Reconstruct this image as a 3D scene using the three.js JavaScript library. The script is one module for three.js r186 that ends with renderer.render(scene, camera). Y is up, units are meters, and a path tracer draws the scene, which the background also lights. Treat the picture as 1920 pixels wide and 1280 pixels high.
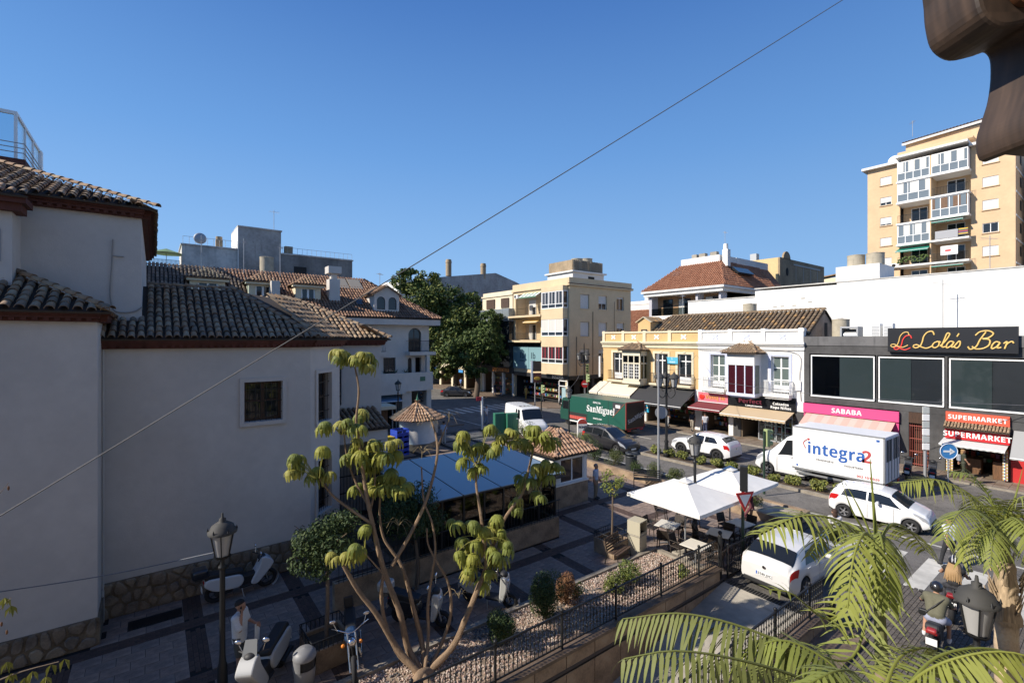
import * as THREE from 'three';
import { mergeGeometries } from 'three/addons/utils/BufferGeometryUtils.js';
import { RoundedBoxGeometry } from 'three/addons/geometries/RoundedBoxGeometry.js';
import { FontLoader } from 'three/addons/loaders/FontLoader.js';
import { TextGeometry } from 'three/addons/geometries/TextGeometry.js';

// ---------- camera, sky, sun, exposure ----------
const V = (x, y, z) => new THREE.Vector3(x, y, z);
const YAW = 37 * Math.PI / 180, FOC = 890, CAMH = 8;
const scene = new THREE.Scene();
const camera = new THREE.PerspectiveCamera(2 * Math.atan(640 / FOC) * 180 / Math.PI, 1920 / 1280, 0.1, 3000);
camera.position.set(0, CAMH, 0); camera.rotation.set(0, -YAW, 0); camera.setViewOffset(1920, 1280, 0, 4, 1920, 1280);
const sunDir = V(-1, 0.75, -0.4).normalize();
{ // clear sky: deep blue overhead, pale towards the horizon, a little brighter near the sun
  const W = 256, Hh = 128, d = new Float32Array(W * Hh * 4);
  for (let j = 0; j < Hh; j++) for (let i = 0; i < W; i++) {
    const el = (j + 0.5) / Hh * Math.PI - Math.PI / 2, az = ((i + 0.5) / W - 0.5) * 2 * Math.PI;
    const v = V(Math.cos(el) * Math.cos(az), Math.sin(el), Math.cos(el) * Math.sin(az));
    const e = Math.max(0, v.y), s = v.dot(sunDir), o = (j * W + i) * 4;
    const st = [[0, 0.285, 0.475, 0.735], [0.1, 0.235, 0.425, 0.70], [0.353, 0.118, 0.275, 0.575], [0.58, 0.055, 0.155, 0.415], [1, 0.026, 0.08, 0.27]];
    let k = 0; while (k < 3 && e > st[k + 1][0]) k++;
    const f = (e - st[k][0]) / (st[k + 1][0] - st[k][0]), glow = 0.9 + 0.16 * (s + 1) / 2 + 0.5 * Math.pow(Math.max(0, s), 8);
    for (let q = 0; q < 3; q++) d[o + q] = (st[k][q + 1] * (1 - f) + st[k + 1][q + 1] * f) * glow;
    d[o + 3] = 1;
  }
  const t = new THREE.DataTexture(d, W, Hh, THREE.RGBAFormat, THREE.FloatType);
  t.mapping = THREE.EquirectangularReflectionMapping; t.magFilter = t.minFilter = THREE.LinearFilter; t.wrapS = THREE.RepeatWrapping; t.needsUpdate = true;
  scene.background = t; scene.environment = t;
}
const sun = new THREE.DirectionalLight(new THREE.Color().setRGB(1, 0.92, 0.81), 5);
sun.position.copy(sunDir).multiplyScalar(160).add(V(25, 0, -25)); sun.target.position.set(25, 0, -25); sun.castShadow = true;
sun.shadow.mapSize.set(4096, 4096); sun.shadow.radius = 1;
Object.assign(sun.shadow.camera, { left: -90, right: 90, top: 90, bottom: -90, near: 1, far: 400 });
scene.add(sun, sun.target);
const renderer = new THREE.WebGLRenderer({ antialias: true });
renderer.toneMapping = THREE.LinearToneMapping; renderer.toneMappingExposure = 1.32; renderer.shadowMap.enabled = true;

// ---------- helpers ----------
let seed = 12345;
const rnd = () => { seed = (seed * 1664525 + 1013904223) >>> 0; return seed / 4294967296; };
const rr = (a, b) => a + (b - a) * rnd();
const pick = (a) => a[Math.floor(rnd() * a.length)];
const at = (px, py, dep) => { const r = (px - 960) / FOC * dep; return V(Math.sin(YAW) * dep + Math.cos(YAW) * r, CAMH - (py - 636) * dep / FOC, -Math.cos(YAW) * dep + Math.sin(YAW) * r); };
const used = {};
const numbered = (n) => { used[n] = (used[n] ?? -1) + 1; return used[n] ? n + '_' + String(used[n]).padStart(3, '0') : n; };
function clean(g) { const o = g.index ? g.toNonIndexed() : g; for (const k of Object.keys(o.attributes)) if (!['position', 'normal', 'uv', 'color'].includes(k)) o.deleteAttribute(k); if (!o.attributes.uv) o.setAttribute('uv', new THREE.BufferAttribute(new Float32Array(o.attributes.position.count * 2), 2)); if (!o.attributes.normal) o.computeVertexNormals(); o.groups = []; return o; }
const merge = (gs) => { gs = gs.flat(9).map(clean); return gs.length === 1 ? gs[0] : mergeGeometries(gs); };
function metre(g) { // uv in metres from the dominant face direction
  const p = g.attributes.position, n = g.attributes.normal, u = g.attributes.uv;
  for (let i = 0; i < p.count; i++) { const ax = Math.abs(n.getX(i)), ay = Math.abs(n.getY(i)), az = Math.abs(n.getZ(i)); if (ay > ax && ay > az) u.setXY(i, p.getX(i), p.getZ(i)); else if (ax > az) u.setXY(i, p.getZ(i), p.getY(i)); else u.setXY(i, p.getX(i), p.getY(i)); }
  return g;
}
function mk(name, geos, m, parent, pos, rotY) {
  const g = merge([geos]); if (m.userData.metric) metre(g);
  const o = new THREE.Mesh(g, m); o.name = parent ? name : numbered(name); o.castShadow = o.receiveShadow = true;
  if (pos) o.position.set(...pos); if (rotY) o.rotation.y = rotY;
  (parent || scene).add(o); return o;
}
const shared = (name, g, m, parent) => { const o = new THREE.Mesh(g, m); o.name = name; o.castShadow = o.receiveShadow = true; parent.add(o); return o; };
function tag(o, label, category, group) { o.userData.label = label; o.userData.category = category; if (group) o.userData.group = group; return o; }
function thing(name, label, category, x, y, z, turn = 0, group) { const o = new THREE.Group(); o.name = numbered(name); o.position.set(x, y, z); o.rotation.y = turn; scene.add(o); return tag(o, label, category, group); }
const struct = (name, geos, m) => { const o = mk(name, geos, m); o.userData.kind = 'structure'; return o; };
const stuff = (o) => { o.userData.kind = 'stuff'; return o; };
const box = (w, h, d, x = 0, y = 0, z = 0) => new THREE.BoxGeometry(w, h, d).translate(x, y, z);
const b3 = (x0, x1, y0, y1, z0, z1) => box(x1 - x0, y1 - y0, z1 - z0, (x0 + x1) / 2, (y0 + y1) / 2, (z0 + z1) / 2);
const rbox = (w, h, d, x = 0, y = 0, z = 0, r = 0.03, s = 2) => new RoundedBoxGeometry(w, h, d, s, Math.min(r, w / 2.1, h / 2.1, d / 2.1)).translate(x, y, z);
const cyl = (r0, r1, h, x = 0, y = 0, z = 0, s = 14) => new THREE.CylinderGeometry(r1, r0, h, s).translate(x, y, z);
const sph = (r, x, y, z, sx = 1, sy = 1, sz = 1, w = 14, h = 10) => new THREE.SphereGeometry(r, w, h).scale(sx, sy, sz).translate(x, y, z);
const lathe = (pts, s = 18) => new THREE.LatheGeometry(pts.map(([r, y]) => new THREE.Vector2(r, y)), s);
function bar(a, b, r, s = 6, r2 = r) { const A = Array.isArray(a) ? V(...a) : a, B = Array.isArray(b) ? V(...b) : b, L = A.distanceTo(B); const g = new THREE.CylinderGeometry(r2, r, L, s); g.applyQuaternion(new THREE.Quaternion().setFromUnitVectors(V(0, 1, 0), B.clone().sub(A).normalize())); const m = A.clone().add(B).multiplyScalar(0.5); return g.translate(m.x, m.y, m.z); }
const tube = (pts, r, seg = 20, s = 6) => new THREE.TubeGeometry(new THREE.CatmullRomCurve3(pts.map((p) => Array.isArray(p) ? V(...p) : p)), seg, r, s);
function taper(pts, r0, r1, seg = 24, s = 8, wob = 0) { // tube whose radius runs from r0 to r1
  const c = new THREE.CatmullRomCurve3(pts.map((p) => Array.isArray(p) ? V(...p) : p)), g = new THREE.TubeGeometry(c, seg, 1, s), p = g.attributes.position, a = V(0, 0, 0);
  for (let i = 0; i <= seg; i++) { c.getPointAt(i / seg, a); const k = (r0 + (r1 - r0) * i / seg) * (1 + wob * Math.sin(i * 2.3)); for (let j = 0; j <= s; j++) { const q = i * (s + 1) + j; p.setXYZ(q, a.x + (p.getX(q) - a.x) * k, a.y + (p.getY(q) - a.y) * k, a.z + (p.getZ(q) - a.z) * k); } }
  g.computeVertexNormals(); return g;
}
const shapeOf = (pts) => { const s = new THREE.Shape(); pts.forEach(([x, y], i) => i ? s.lineTo(x, y) : s.moveTo(x, y)); return s; };
const extr = (pts, depth, z = 0, bevel = 0) => new THREE.ExtrudeGeometry(Array.isArray(pts) ? shapeOf(pts) : pts, { depth, bevelEnabled: bevel > 0, bevelSize: bevel, bevelThickness: bevel, bevelSegments: 2, curveSegments: 14 }).translate(0, 0, z);
function poly(pts, y = 0, thick = 0.03) { // horizontal slab from [x,z] points, top at y
  const g = extr(pts.map(([x, z]) => [x, -z]), thick); return g.rotateX(-Math.PI / 2).translate(0, y - thick, 0);
}
function tri(vs) { const g = new THREE.BufferGeometry(); g.setAttribute('position', new THREE.Float32BufferAttribute(vs.flat(), 3)); g.computeVertexNormals(); return g; }
const quad = (a, b, c, d) => tri([a, b, c, a, c, d]);
function facePlate(pts, thick = 0.05) { // a flat polygon in space with thickness below it
  const n = V(...pts[1]).sub(V(...pts[0])).cross(V(...pts[2]).sub(V(...pts[0]))).normalize().multiplyScalar(-thick), lo = pts.map((p) => [p[0] + n.x, p[1] + n.y, p[2] + n.z]), o = [];
  for (let i = 1; i + 1 < pts.length; i++) { o.push(pts[0], pts[i], pts[i + 1], lo[0], lo[i + 1], lo[i]); }
  for (let i = 0; i < pts.length; i++) { const j = (i + 1) % pts.length; o.push(pts[i], lo[i], lo[j], pts[i], lo[j], pts[j]); }
  return tri(o);
}
// ---------- textures and materials ----------
function hash(x, y, s) { let h = (x * 374761393 + y * 668265263 + s * 974634777) | 0; h = Math.imul(h ^ (h >>> 13), 1274126177); return ((h ^ (h >>> 16)) >>> 0) / 4294967296; }
function vn(x, y, per, s) { const xi = Math.floor(x), yi = Math.floor(y), f = x - xi, g = y - yi, u = f * f * (3 - 2 * f), w = g * g * (3 - 2 * g), m = (a) => ((a % per) + per) % per; const a = hash(m(xi), m(yi), s), b = hash(m(xi + 1), m(yi), s), c = hash(m(xi), m(yi + 1), s), d = hash(m(xi + 1), m(yi + 1), s); return a + (b - a) * u + (c - a) * w + (a - b - c + d) * u * w; }
function fbm(u, v, base, oct, s) { let t = 0, a = 0.5, f = base; for (let o = 0; o < oct; o++) { t += a * vn(u * f, v * f, f, s + o); f *= 2; a *= 0.55; } return t; }
function dataTex(n, fn, srgb = true) { const d = new Uint8Array(n * n * 4); for (let j = 0; j < n; j++) for (let i = 0; i < n; i++) { const c = fn(i / n, j / n), o = (j * n + i) * 4; d[o] = c[0] * 255; d[o + 1] = c[1] * 255; d[o + 2] = c[2] * 255; d[o + 3] = 255; } const t = new THREE.DataTexture(d, n, n); t.wrapS = t.wrapT = THREE.RepeatWrapping; t.magFilter = THREE.LinearFilter; t.minFilter = THREE.LinearMipmapLinearFilter; t.generateMipmaps = true; if (srgb) t.colorSpace = THREE.SRGBColorSpace; t.needsUpdate = true; return t; }
const cl01 = (x) => Math.max(0, Math.min(1, x));
const grime = dataTex(512, (u, v) => { const a = fbm(u, v, 3, 4, 1), b = fbm(u, v, 24, 3, 7), st = fbm(u * 1, v * 0.12 + 3, 40, 2, 9); const k = cl01(0.95 + (a - 0.45) * 0.1 + (b - 0.45) * 0.05 - Math.max(0, st - 0.62) * 0.18 * a); return [k, k * 0.992, k * 0.975]; });
const grimeHard = dataTex(512, (u, v) => { const a = fbm(u, v, 4, 5, 31), b = fbm(u, v, 32, 3, 37), st = fbm(u, v * 0.1 + 1, 32, 3, 39); const k = cl01(0.88 + (a - 0.45) * 0.3 + (b - 0.45) * 0.16 - Math.max(0, st - 0.55) * 0.7 * a); return [k, k * 0.99, k * 0.96]; });
const fineBump = dataTex(512, (u, v) => { const k = 0.5 * fbm(u, v, 16, 3, 3) + 0.5 * fbm(u, v, 96, 2, 5); return [k, k, k]; }, false);
const roadTex = dataTex(1024, (u, v) => { const a = fbm(u, v, 4, 5, 11), b = vn(u * 256, v * 256, 256, 13), c = fbm(u, v, 12, 3, 17), cr = Math.abs(fbm(u, v, 6, 4, 19) - 0.46); let k = 0.86 + (a - 0.45) * 0.24 + (b - 0.5) * 0.26 + (c > 0.56 ? -0.07 : 0); if (cr < 0.006) k *= 0.78; return [cl01(k), cl01(k * 0.985), cl01(k * 0.96)]; });
const woodTex = dataTex(256, (u, v) => { const g = fbm(u, v * 0.15, 32, 3, 51), k = 0.7 + 0.5 * (g - 0.4); return [cl01(k), cl01(k * 0.95), cl01(k * 0.88)]; });
const stoneTex = dataTex(256, (u, v) => { const a = fbm(u, v, 4, 5, 61), b = fbm(u, v, 40, 2, 67); const k = 0.88 + (a - 0.45) * 0.4 + (b - 0.4) * 0.22; return [cl01(k), cl01(k * 0.97), cl01(k * 0.92)]; });
const rep = (t, m) => { const c = t.clone(); c.repeat.set(1 / m, 1 / m); c.needsUpdate = true; return c; };
const T = { grime: rep(grime, 5), hard: rep(grimeHard, 6), bump: rep(fineBump, 1.6), road: rep(roadTex, 5), stone: rep(stoneTex, 1.3), wood: rep(woodTex, 0.8) };
function mat(rgb, rough = 0.85, o = {}) { const m = new THREE.MeshStandardMaterial({ roughness: rough, side: THREE.DoubleSide, ...o }); if (Array.isArray(rgb)) m.color.setRGB(...rgb); else m.color.set(rgb); m.userData.metric = !!(o.map && o.map !== true && !o.map.fixed); return m; }
const paint = (rgb, cc = 1) => { const m = new THREE.MeshPhysicalMaterial({ roughness: 0.42, clearcoat: cc, clearcoatRoughness: 0.05, side: THREE.DoubleSide }); m.color.setRGB(...rgb); return m; };
const plaster = (rgb, hard = false, b = 0.006) => mat(rgb, 0.93, { map: hard ? T.hard : T.grime, bumpMap: T.bump, bumpScale: b });
const glassDark = (rgb = [0.02, 0.024, 0.028]) => { const m = new THREE.MeshPhysicalMaterial({ roughness: 0.04, metalness: 0, side: THREE.DoubleSide, specularIntensity: 1, ior: 1.55 }); m.color.setRGB(...rgb); return m; };
const pane = (tint = [0.9, 0.95, 0.95]) => { const m = new THREE.MeshPhysicalMaterial({ roughness: 0.02, transmission: 1, thickness: 0, ior: 1.5, side: THREE.DoubleSide }); m.color.setRGB(...tint); return m; };
const M = {
  white: plaster([0.57, 0.545, 0.515]), whiteB: plaster([0.8, 0.795, 0.78]), whiteOld: plaster([0.62, 0.61, 0.6], true), greyWall: plaster([0.24, 0.235, 0.235], true), greyWall2: plaster([0.42, 0.41, 0.41], true),
  yellow: plaster([0.64, 0.44, 0.21]), cream: plaster([0.72, 0.64, 0.47]), beige: plaster([0.67, 0.54, 0.355]), orange: plaster([0.68, 0.49, 0.305]), yellowHouse: plaster([0.68, 0.52, 0.27]), tan: plaster([0.4, 0.31, 0.21], true), brickTan: plaster([0.45, 0.27, 0.15]),
  cornice: plaster([0.115, 0.04, 0.03], true), darkGrey: plaster([0.085, 0.085, 0.09], true), black: mat([0.012, 0.012, 0.013], 0.45), iron: mat([0.018, 0.019, 0.02], 0.5, { metalness: 0.3 }), blackMat: mat([0.01, 0.01, 0.01], 0.95),
  steel: mat([0.42, 0.43, 0.44], 0.4, { metalness: 0.7 }), chrome: mat([0.75, 0.75, 0.76], 0.12, { metalness: 1 }), galv: mat([0.36, 0.37, 0.38], 0.55, { metalness: 0.4 }), brown: mat([0.075, 0.045, 0.028], 0.6), wood: mat([0.26, 0.14, 0.07], 0.6, { map: T.wood }), woodDark: mat([0.11, 0.055, 0.03], 0.55, { map: T.wood }),
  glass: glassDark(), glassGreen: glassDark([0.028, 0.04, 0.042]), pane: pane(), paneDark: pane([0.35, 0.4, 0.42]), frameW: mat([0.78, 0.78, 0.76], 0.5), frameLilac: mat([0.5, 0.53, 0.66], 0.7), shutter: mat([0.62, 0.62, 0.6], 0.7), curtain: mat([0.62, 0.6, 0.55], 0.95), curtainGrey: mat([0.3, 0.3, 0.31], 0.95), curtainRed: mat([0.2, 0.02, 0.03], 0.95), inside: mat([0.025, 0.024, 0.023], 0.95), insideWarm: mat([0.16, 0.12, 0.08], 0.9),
  road: mat([0.17, 0.162, 0.155], 0.93, { map: T.road, bumpMap: T.bump, bumpScale: 0.004 }), kerb: mat([0.3, 0.28, 0.25], 0.9, { map: T.stone, bumpMap: T.bump, bumpScale: 0.004 }), granite: mat([0.33, 0.25, 0.18], 0.7, { map: T.stone }), graniteDark: mat([0.16, 0.12, 0.09], 0.6, { map: T.stone }), soil: mat([0.09, 0.065, 0.045], 1, { map: T.stone }), paintW: mat([0.6, 0.59, 0.56], 0.8, { map: T.hard }), concrete: mat([0.4, 0.37, 0.32], 0.9, { map: T.hard, bumpMap: T.bump, bumpScale: 0.004 }),
  walk: mat([0.2, 0.155, 0.125], 0.75, { map: T.stone }), terr: [[0.3, 0.19, 0.12], [0.25, 0.155, 0.1], [0.35, 0.24, 0.155], [0.2, 0.13, 0.085]].map((c) => mat(c, 0.9, { map: T.stone })), oldTile: [[0.32, 0.24, 0.165], [0.26, 0.19, 0.135], [0.38, 0.29, 0.2], [0.2, 0.155, 0.115], [0.34, 0.225, 0.14]].map((c) => mat(c, 0.92, { map: T.stone })), redTile: [[0.37, 0.17, 0.105], [0.33, 0.15, 0.09], [0.41, 0.2, 0.125]].map((c) => mat(c, 0.9, { map: T.stone })),
  tileBed: mat([0.06, 0.045, 0.033], 0.95), rubber: mat([0.016, 0.016, 0.017], 0.85), plasticBlack: mat([0.02, 0.02, 0.021], 0.6), rim: mat([0.5, 0.5, 0.51], 0.3, { metalness: 0.85 }), rimDark: mat([0.06, 0.06, 0.065], 0.35, { metalness: 0.6 }), redLamp: mat([0.45, 0.012, 0.012], 0.15), headlamp: mat([0.6, 0.62, 0.65], 0.08, { metalness: 0.5 }), amber: mat([0.7, 0.22, 0.02], 0.25), plate: mat([0.72, 0.72, 0.7], 0.5),
};
const fonts = { bold: 'bold', regular: '' };
const face = await new FontLoader().loadAsync('fonts/droid/droid_sans_bold.typeface.json');
const serif = await new FontLoader().loadAsync('fonts/droid/droid_serif_bold.typeface.json');
function letters(str, size, depth = 0.02, font = face, italic = 0) { const g = new TextGeometry(str, { font, size, depth, curveSegments: 5, bevelEnabled: false }); if (italic) { const p = g.attributes.position; for (let i = 0; i < p.count; i++) p.setX(i, p.getX(i) + p.getY(i) * italic); } g.computeBoundingBox(); const w = g.boundingBox.max.x; return { g, w }; }
const textC = (str, size, x, y, z, depth, font, it, stretch = 1) => { const { g, w } = letters(str, size, depth, font, it); return g.translate(-w / 2, 0, 0).scale(stretch, 1, 1).translate(x, y, z); };
function canvasMat(w, h, draw, rough = 0.6) { const c = document.createElement('canvas'); c.width = w; c.height = h; draw(c.getContext('2d'), w, h); const t = new THREE.CanvasTexture(c); t.colorSpace = THREE.SRGBColorSpace; t.anisotropy = 4; t.fixed = true; return mat([1, 1, 1], rough, { map: t }); }
const sheet = (w, h) => new THREE.PlaneGeometry(w, h); // carries 0..1 uv for flat print

// ---------- barrel tile roofs ----------
function barrel(len, r0, r1, seg = 6, th = 0.014) { // tapered half barrel, lower end at y=0
  const v = [], P = (r, a, y, lift) => [Math.cos(a) * r, y, Math.sin(a) * r * 0.92 + lift];
  for (let i = 0; i < seg; i++) { const a = Math.PI * i / seg, b = Math.PI * (i + 1) / seg, A = P(r0, a, 0, 0.02), B = P(r0, b, 0, 0.02), C = P(r1, b, len, 0), D = P(r1, a, len, 0), Ai = P(r0 - th, a, 0, 0.02), Bi = P(r0 - th, b, 0, 0.02); v.push(A, D, C, A, C, B, A, B, Bi, A, Bi, Ai); }
  const g = tri(v), n = g.attributes.normal, p = g.attributes.position; // round shading on the barrel
  for (let i = 0; i < p.count; i++) if (i % 12 < 6) { const q = V(p.getX(i), 0.1 * Math.hypot(p.getX(i), p.getZ(i)), p.getZ(i)).normalize(); n.setXYZ(i, q.x, q.y, q.z); }
  g.setAttribute('uv', new THREE.Float32BufferAttribute(new Float32Array(p.count * 2).map((_, i) => (i % 2 ? p.getY(i >> 1) : Math.atan2(p.getZ(i >> 1), p.getX(i >> 1)) * r0)), 2));
  return g;
}
const barrelCache = {};
// o: eave start, e: unit along the eave, up: unit up the slope, W: eave length, span(u) -> [v0, v1] along the slope; single: own mesh for every tile
function tileFace(parent, o, e, up, W, span, { sp = 0.215, row = 0.34, r = 0.088, mats = M.oldTile, single = false, jit = 0.012, seg = 6, jump = 0 } = {}) {
  const key = [row, r, seg].join(); const g0 = barrelCache[key] ??= barrel(row * 1.16, r, r * 0.8, seg);
  const n = new THREE.Vector3().crossVectors(e, up), basis = new THREE.Matrix4().makeBasis(e, up, n), q0 = new THREE.Quaternion().setFromRotationMatrix(basis), bins = mats.map(() => []);
  const cols = Math.floor(W / sp);
  for (let i = 0; i < cols; i++) {
    const u = (i + 0.5) * W / cols, [a, b] = span(u); let k = 0;
    for (let v = a; v < b - row * 0.3; v += row, k++) {
      const p = o.clone().addScaledVector(e, u + rr(-jit, jit)).addScaledVector(up, v + rr(-jit, jit) * 1.5).addScaledVector(n, rr(0, jit));
      const qt = q0.clone().multiply(new THREE.Quaternion().setFromEuler(new THREE.Euler(rr(-0.03, 0.03), rr(-0.06, 0.06), rr(-0.03, 0.03)))), mi = Math.floor(rnd() * mats.length);
      if (single) { const m = shared('tile', g0, mats[mi], parent); m.position.copy(p); m.quaternion.copy(qt); }
      else bins[mi].push(g0.clone().applyMatrix4(new THREE.Matrix4().compose(p, qt, V(1, 1, 1))));
    }
  }
  if (!single) bins.forEach((b, i) => b.length && stuff(shared('tile_field', merge(b), mats[i], parent)));
}
function ridge(parent, a, b, { r = 0.11, row = 0.36, mats = M.oldTile, single = true } = {}) { // hip or ridge tiles from a up to b
  const A = V(...a), B = V(...b), L = A.distanceTo(B), up = B.clone().sub(A).normalize(), e = new THREE.Vector3().crossVectors(up, V(0, 1, 0)).normalize(), n = new THREE.Vector3().crossVectors(e, up), q = new THREE.Quaternion().setFromRotationMatrix(new THREE.Matrix4().makeBasis(e, up, n));
  const key = [row, r, 6].join(), g0 = barrelCache[key] ??= barrel(row * 1.16, r, r * 0.8, 6), list = [];
  for (let v = 0; v < L - row * 0.3; v += row) { const p = A.clone().addScaledVector(up, v).addScaledVector(n, 0.03); if (single) { const m = shared('ridge_tile', g0, pick(mats), parent); m.position.copy(p); m.quaternion.copy(q); } else list.push(g0.clone().applyMatrix4(new THREE.Matrix4().compose(p, q, V(1, 1, 1)))); }
  if (list.length) shared('ridge', merge(list), mats[0], parent);
}
const unit = (x, y, z) => V(x, y, z).normalize();
// ================= ground, plaza, road =================
{
  const s = shapeOf([[-500, -500], [600, -500], [600, 600], [-500, 600]]), h = new THREE.Path(); // y of the shape is -z
  [[1, 8.42], [15.2, 8.42], [15.2, 5.55], [1, 5.55]].forEach(([x, y], i) => i ? h.lineTo(x, y) : h.moveTo(x, y)); h.closePath(); s.holes.push(h);
  struct('ground', extr(s, 0.05).rotateX(-Math.PI / 2).translate(0, -0.15, 0), M.road);
  const roadM = M.road.clone(); roadM.color.setRGB(0.2, 0.19, 0.178); roadM.userData.metric = true;
  struct('road', [b3(24.2, 27.3, -0.13, -0.094, -140, 60), b3(28.7, 36.2, -0.13, -0.094, -140, 60), b3(27.3, 28.7, -0.13, -0.094, -140, -21.3), b3(27.3, 28.7, -0.13, -0.094, -7, 60)], roadM);
  // zebra across the side street, bars along x; second zebra far down the road
  const zeb = []; for (let z = -8.1; z < 3; z += 1.12) zeb.push(b3(19.7, 22.9, -0.1, -0.09 + (z > -8 ? 0 : 0.001), z, z + 0.52));
  struct('zebra_crossing', zeb, M.paintW);
  const far = []; for (let x = 24.6; x < 36; x += 1.1) far.push(b3(x, x + 0.5, -0.1, -0.088, -48.5, -44.5)); struct('zebra_crossing', far, M.paintW);
  struct('road_marking', [b3(24.45, 24.57, -0.1, -0.089, -44, 40), b3(32.2, 32.32, -0.1, -0.089, -20, -16), b3(32.2, 32.32, -0.1, -0.089, -12, -8), b3(32.2, 32.32, -0.1, -0.089, -28, -24)], M.paintW);
  // plaza base slab
  struct('plaza', poly([[-40, -36], [23.6, -36], [23.6, -9.9], [23, -8.6], [15.2, -8.42], [-40, -8.42]], -0.012, 0.12), mat([0.07, 0.058, 0.052], 0.95));
  const paveM = [[0.27, 0.215, 0.19], [0.25, 0.2, 0.18], [0.295, 0.23, 0.2], [0.235, 0.195, 0.18]].map((c) => mat(c, 0.78, { map: T.stone, bumpMap: T.bump, bumpScale: 0.003 }));
  const bandM = [[0.105, 0.07, 0.06], [0.09, 0.062, 0.054], [0.12, 0.08, 0.066]].map((c) => mat(c, 0.8, { map: T.stone }));
  const pv = struct('paving', poly([[-6.5, -35.5], [23.5, -35.5], [23.5, -11.05], [-6.5, -11.05]], -0.0115, 0.0004), M.blackMat);
  const slabG = metre(clean(rbox(0.567, 0.03, 0.375, 0, -0.015, 0, 0.006, 1))), all = [], P = 2.75, bw = 0.45;
  const X0 = 0.9 - P * 3, Z0 = -13.35 - P * 8;
  for (let i = 0; i < 12; i++) for (let j = 0; j < 10; j++) for (let r = 0; r < 6; r++) for (let c = -1; c < 4; c++) {
    const cx = X0 + P * i + bw / 2, cz = Z0 + P * j + bw / 2; let x0 = c * 0.575 + (r % 2) * 0.2875, x1 = x0 + 0.575; x0 = Math.max(0, x0); x1 = Math.min(2.3, x1); if (x1 - x0 < 0.1) continue;
    const x = cx + (x0 + x1) / 2, z = cz + (r + 0.5) * 0.383; if (x > 23.4 || z < -35 || (x < 15 && z > -11.15) || (x < 22.5 ? z > -8.7 : z > -9.6) || (z < -17.9 && x < 4.4) || (x < -1.2 && z < -16.4)) continue;
    all.push([x, z, (x1 - x0) / 0.575, Math.hypot(x, z)]);
  }
  all.sort((a, b) => a[3] - b[3]); const bins = paveM.map(() => []);
  all.forEach(([x, z, k], n) => { const mi = Math.floor(rnd() * paveM.length), y = rr(-0.002, 0.003); if (n < 300) { const m = shared('slab', slabG, paveM[mi], pv); m.position.set(x, y, z); m.scale.x = k; } else bins[mi].push(slabG.clone().scale(k, 1, 1).translate(x, y, z)); });
  bins.forEach((b, i) => stuff(shared('slab_field', merge(b), paveM[i], pv)));
  // dark brick bands between the slab fields
  const bb = bandM.map(() => []), brick = metre(clean(rbox(0.215, 0.03, 0.105, 0, -0.015, 0, 0.005, 1)));
  const put = (x, z, rot) => { if (x > 23.4 || (x < 15 && z > -11.1) || z > -8.6 || (z < -17.9 && x < 4.4) || (x < -1.2 && z < -16.4) || z < -26) return; const g = brick.clone(); if (rot) g.rotateY(Math.PI / 2); bb[Math.floor(rnd() * 3)].push(g.translate(x, rr(-0.003, 0.002), z)); };
  for (let j = 4; j < 10; j++) for (let x = X0; x < 23.4; x += 0.22) for (let k = -2; k < 2; k++) put(x + (k % 2 ? 0.11 : 0), Z0 + P * j + 0.056 + k * 0.1125, false);
  for (let i = 0; i < 12; i++) for (let z = -26; z < -8.6; z += 0.22) { const m = ((z - Z0) % P + P) % P; if (m < 0.34 || m > P - 0.34) continue; for (let k = -2; k < 2; k++) put(X0 + P * i + 0.056 + k * 0.1125, z + (k % 2 ? 0.11 : 0), true); }
  bb.forEach((b, i) => stuff(shared('brick_band', merge(b), bandM[i], pv)));
  struct('kerb', [b3(23.6, 23.78, -0.15, 0.012, -36, -9.8), b3(36.2, 36.36, -0.15, 0.012, -34.4, 40), b3(36.2, 39, -0.15, 0.012, -34.56, -34.4)], M.kerb);
  // shop pavement with its own large slabs
  const sw = struct('pavement', b3(36.36, 38.5, -0.15, -0.012, -34.4, 40), mat([0.07, 0.06, 0.05], 0.95)), sg = metre(clean(rbox(0.525, 0.03, 0.59, 0, -0.015, 0, 0.006, 1)));
  const swM = [[0.26, 0.22, 0.19], [0.3, 0.25, 0.215], [0.22, 0.17, 0.14]].map((c) => mat(c, 0.6, { map: T.stone }));
  for (let z = -34; z < 4; z += 0.6) for (let k = 0; k < 4; k++) { const m = shared('slab', sg, pick(swM), sw); m.position.set(36.63 + k * 0.533, rr(-0.002, 0.003), z); }
  struct('pavement', [poly([[36.8, -120], [40.6, -120], [40.6, -42], [54, -42], [54, -40.4], [38.4, -40.4], [36.8, -42]], 0, 0.14)], M.walk);
  struct('pavement', [poly([[-60, -40.8], [20.9, -40.8], [20.9, -120], [23.4, -120], [23.4, -38.6], [-60, -38.6]], 0, 0.14)], M.walk);
  struct('pavement', [poly([[-20, -5.3], [15.2, -5.3], [15.2, -4.4], [-20, -4.4]], 0.02, 0.16), poly([[14, 1.6], [21, 1.0], [21, 30], [-20, 30], [-20, 1.6]], 0.02, 0.16)], M.walk);
  // setts of the side street
  const setM = mat([0.14, 0.13, 0.125], 0.85, { map: T.stone }), list = [], sett = clean(rbox(0.19, 0.05, 0.095, 0, -0.025, 0, 0.012, 1));
  for (let z = -4.35, r = 0; z < 1.5; z += 0.1, r++) for (let x = 11.5; x < 19.6; x += 0.2) list.push([x + (r % 2) * 0.1, z]);
  for (let z = -5.5, r = 0; z < -4.4; z += 0.1, r++) for (let x = 15.4; x < 19.6; x += 0.2) list.push([x + (r % 2) * 0.1, z]);
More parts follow.
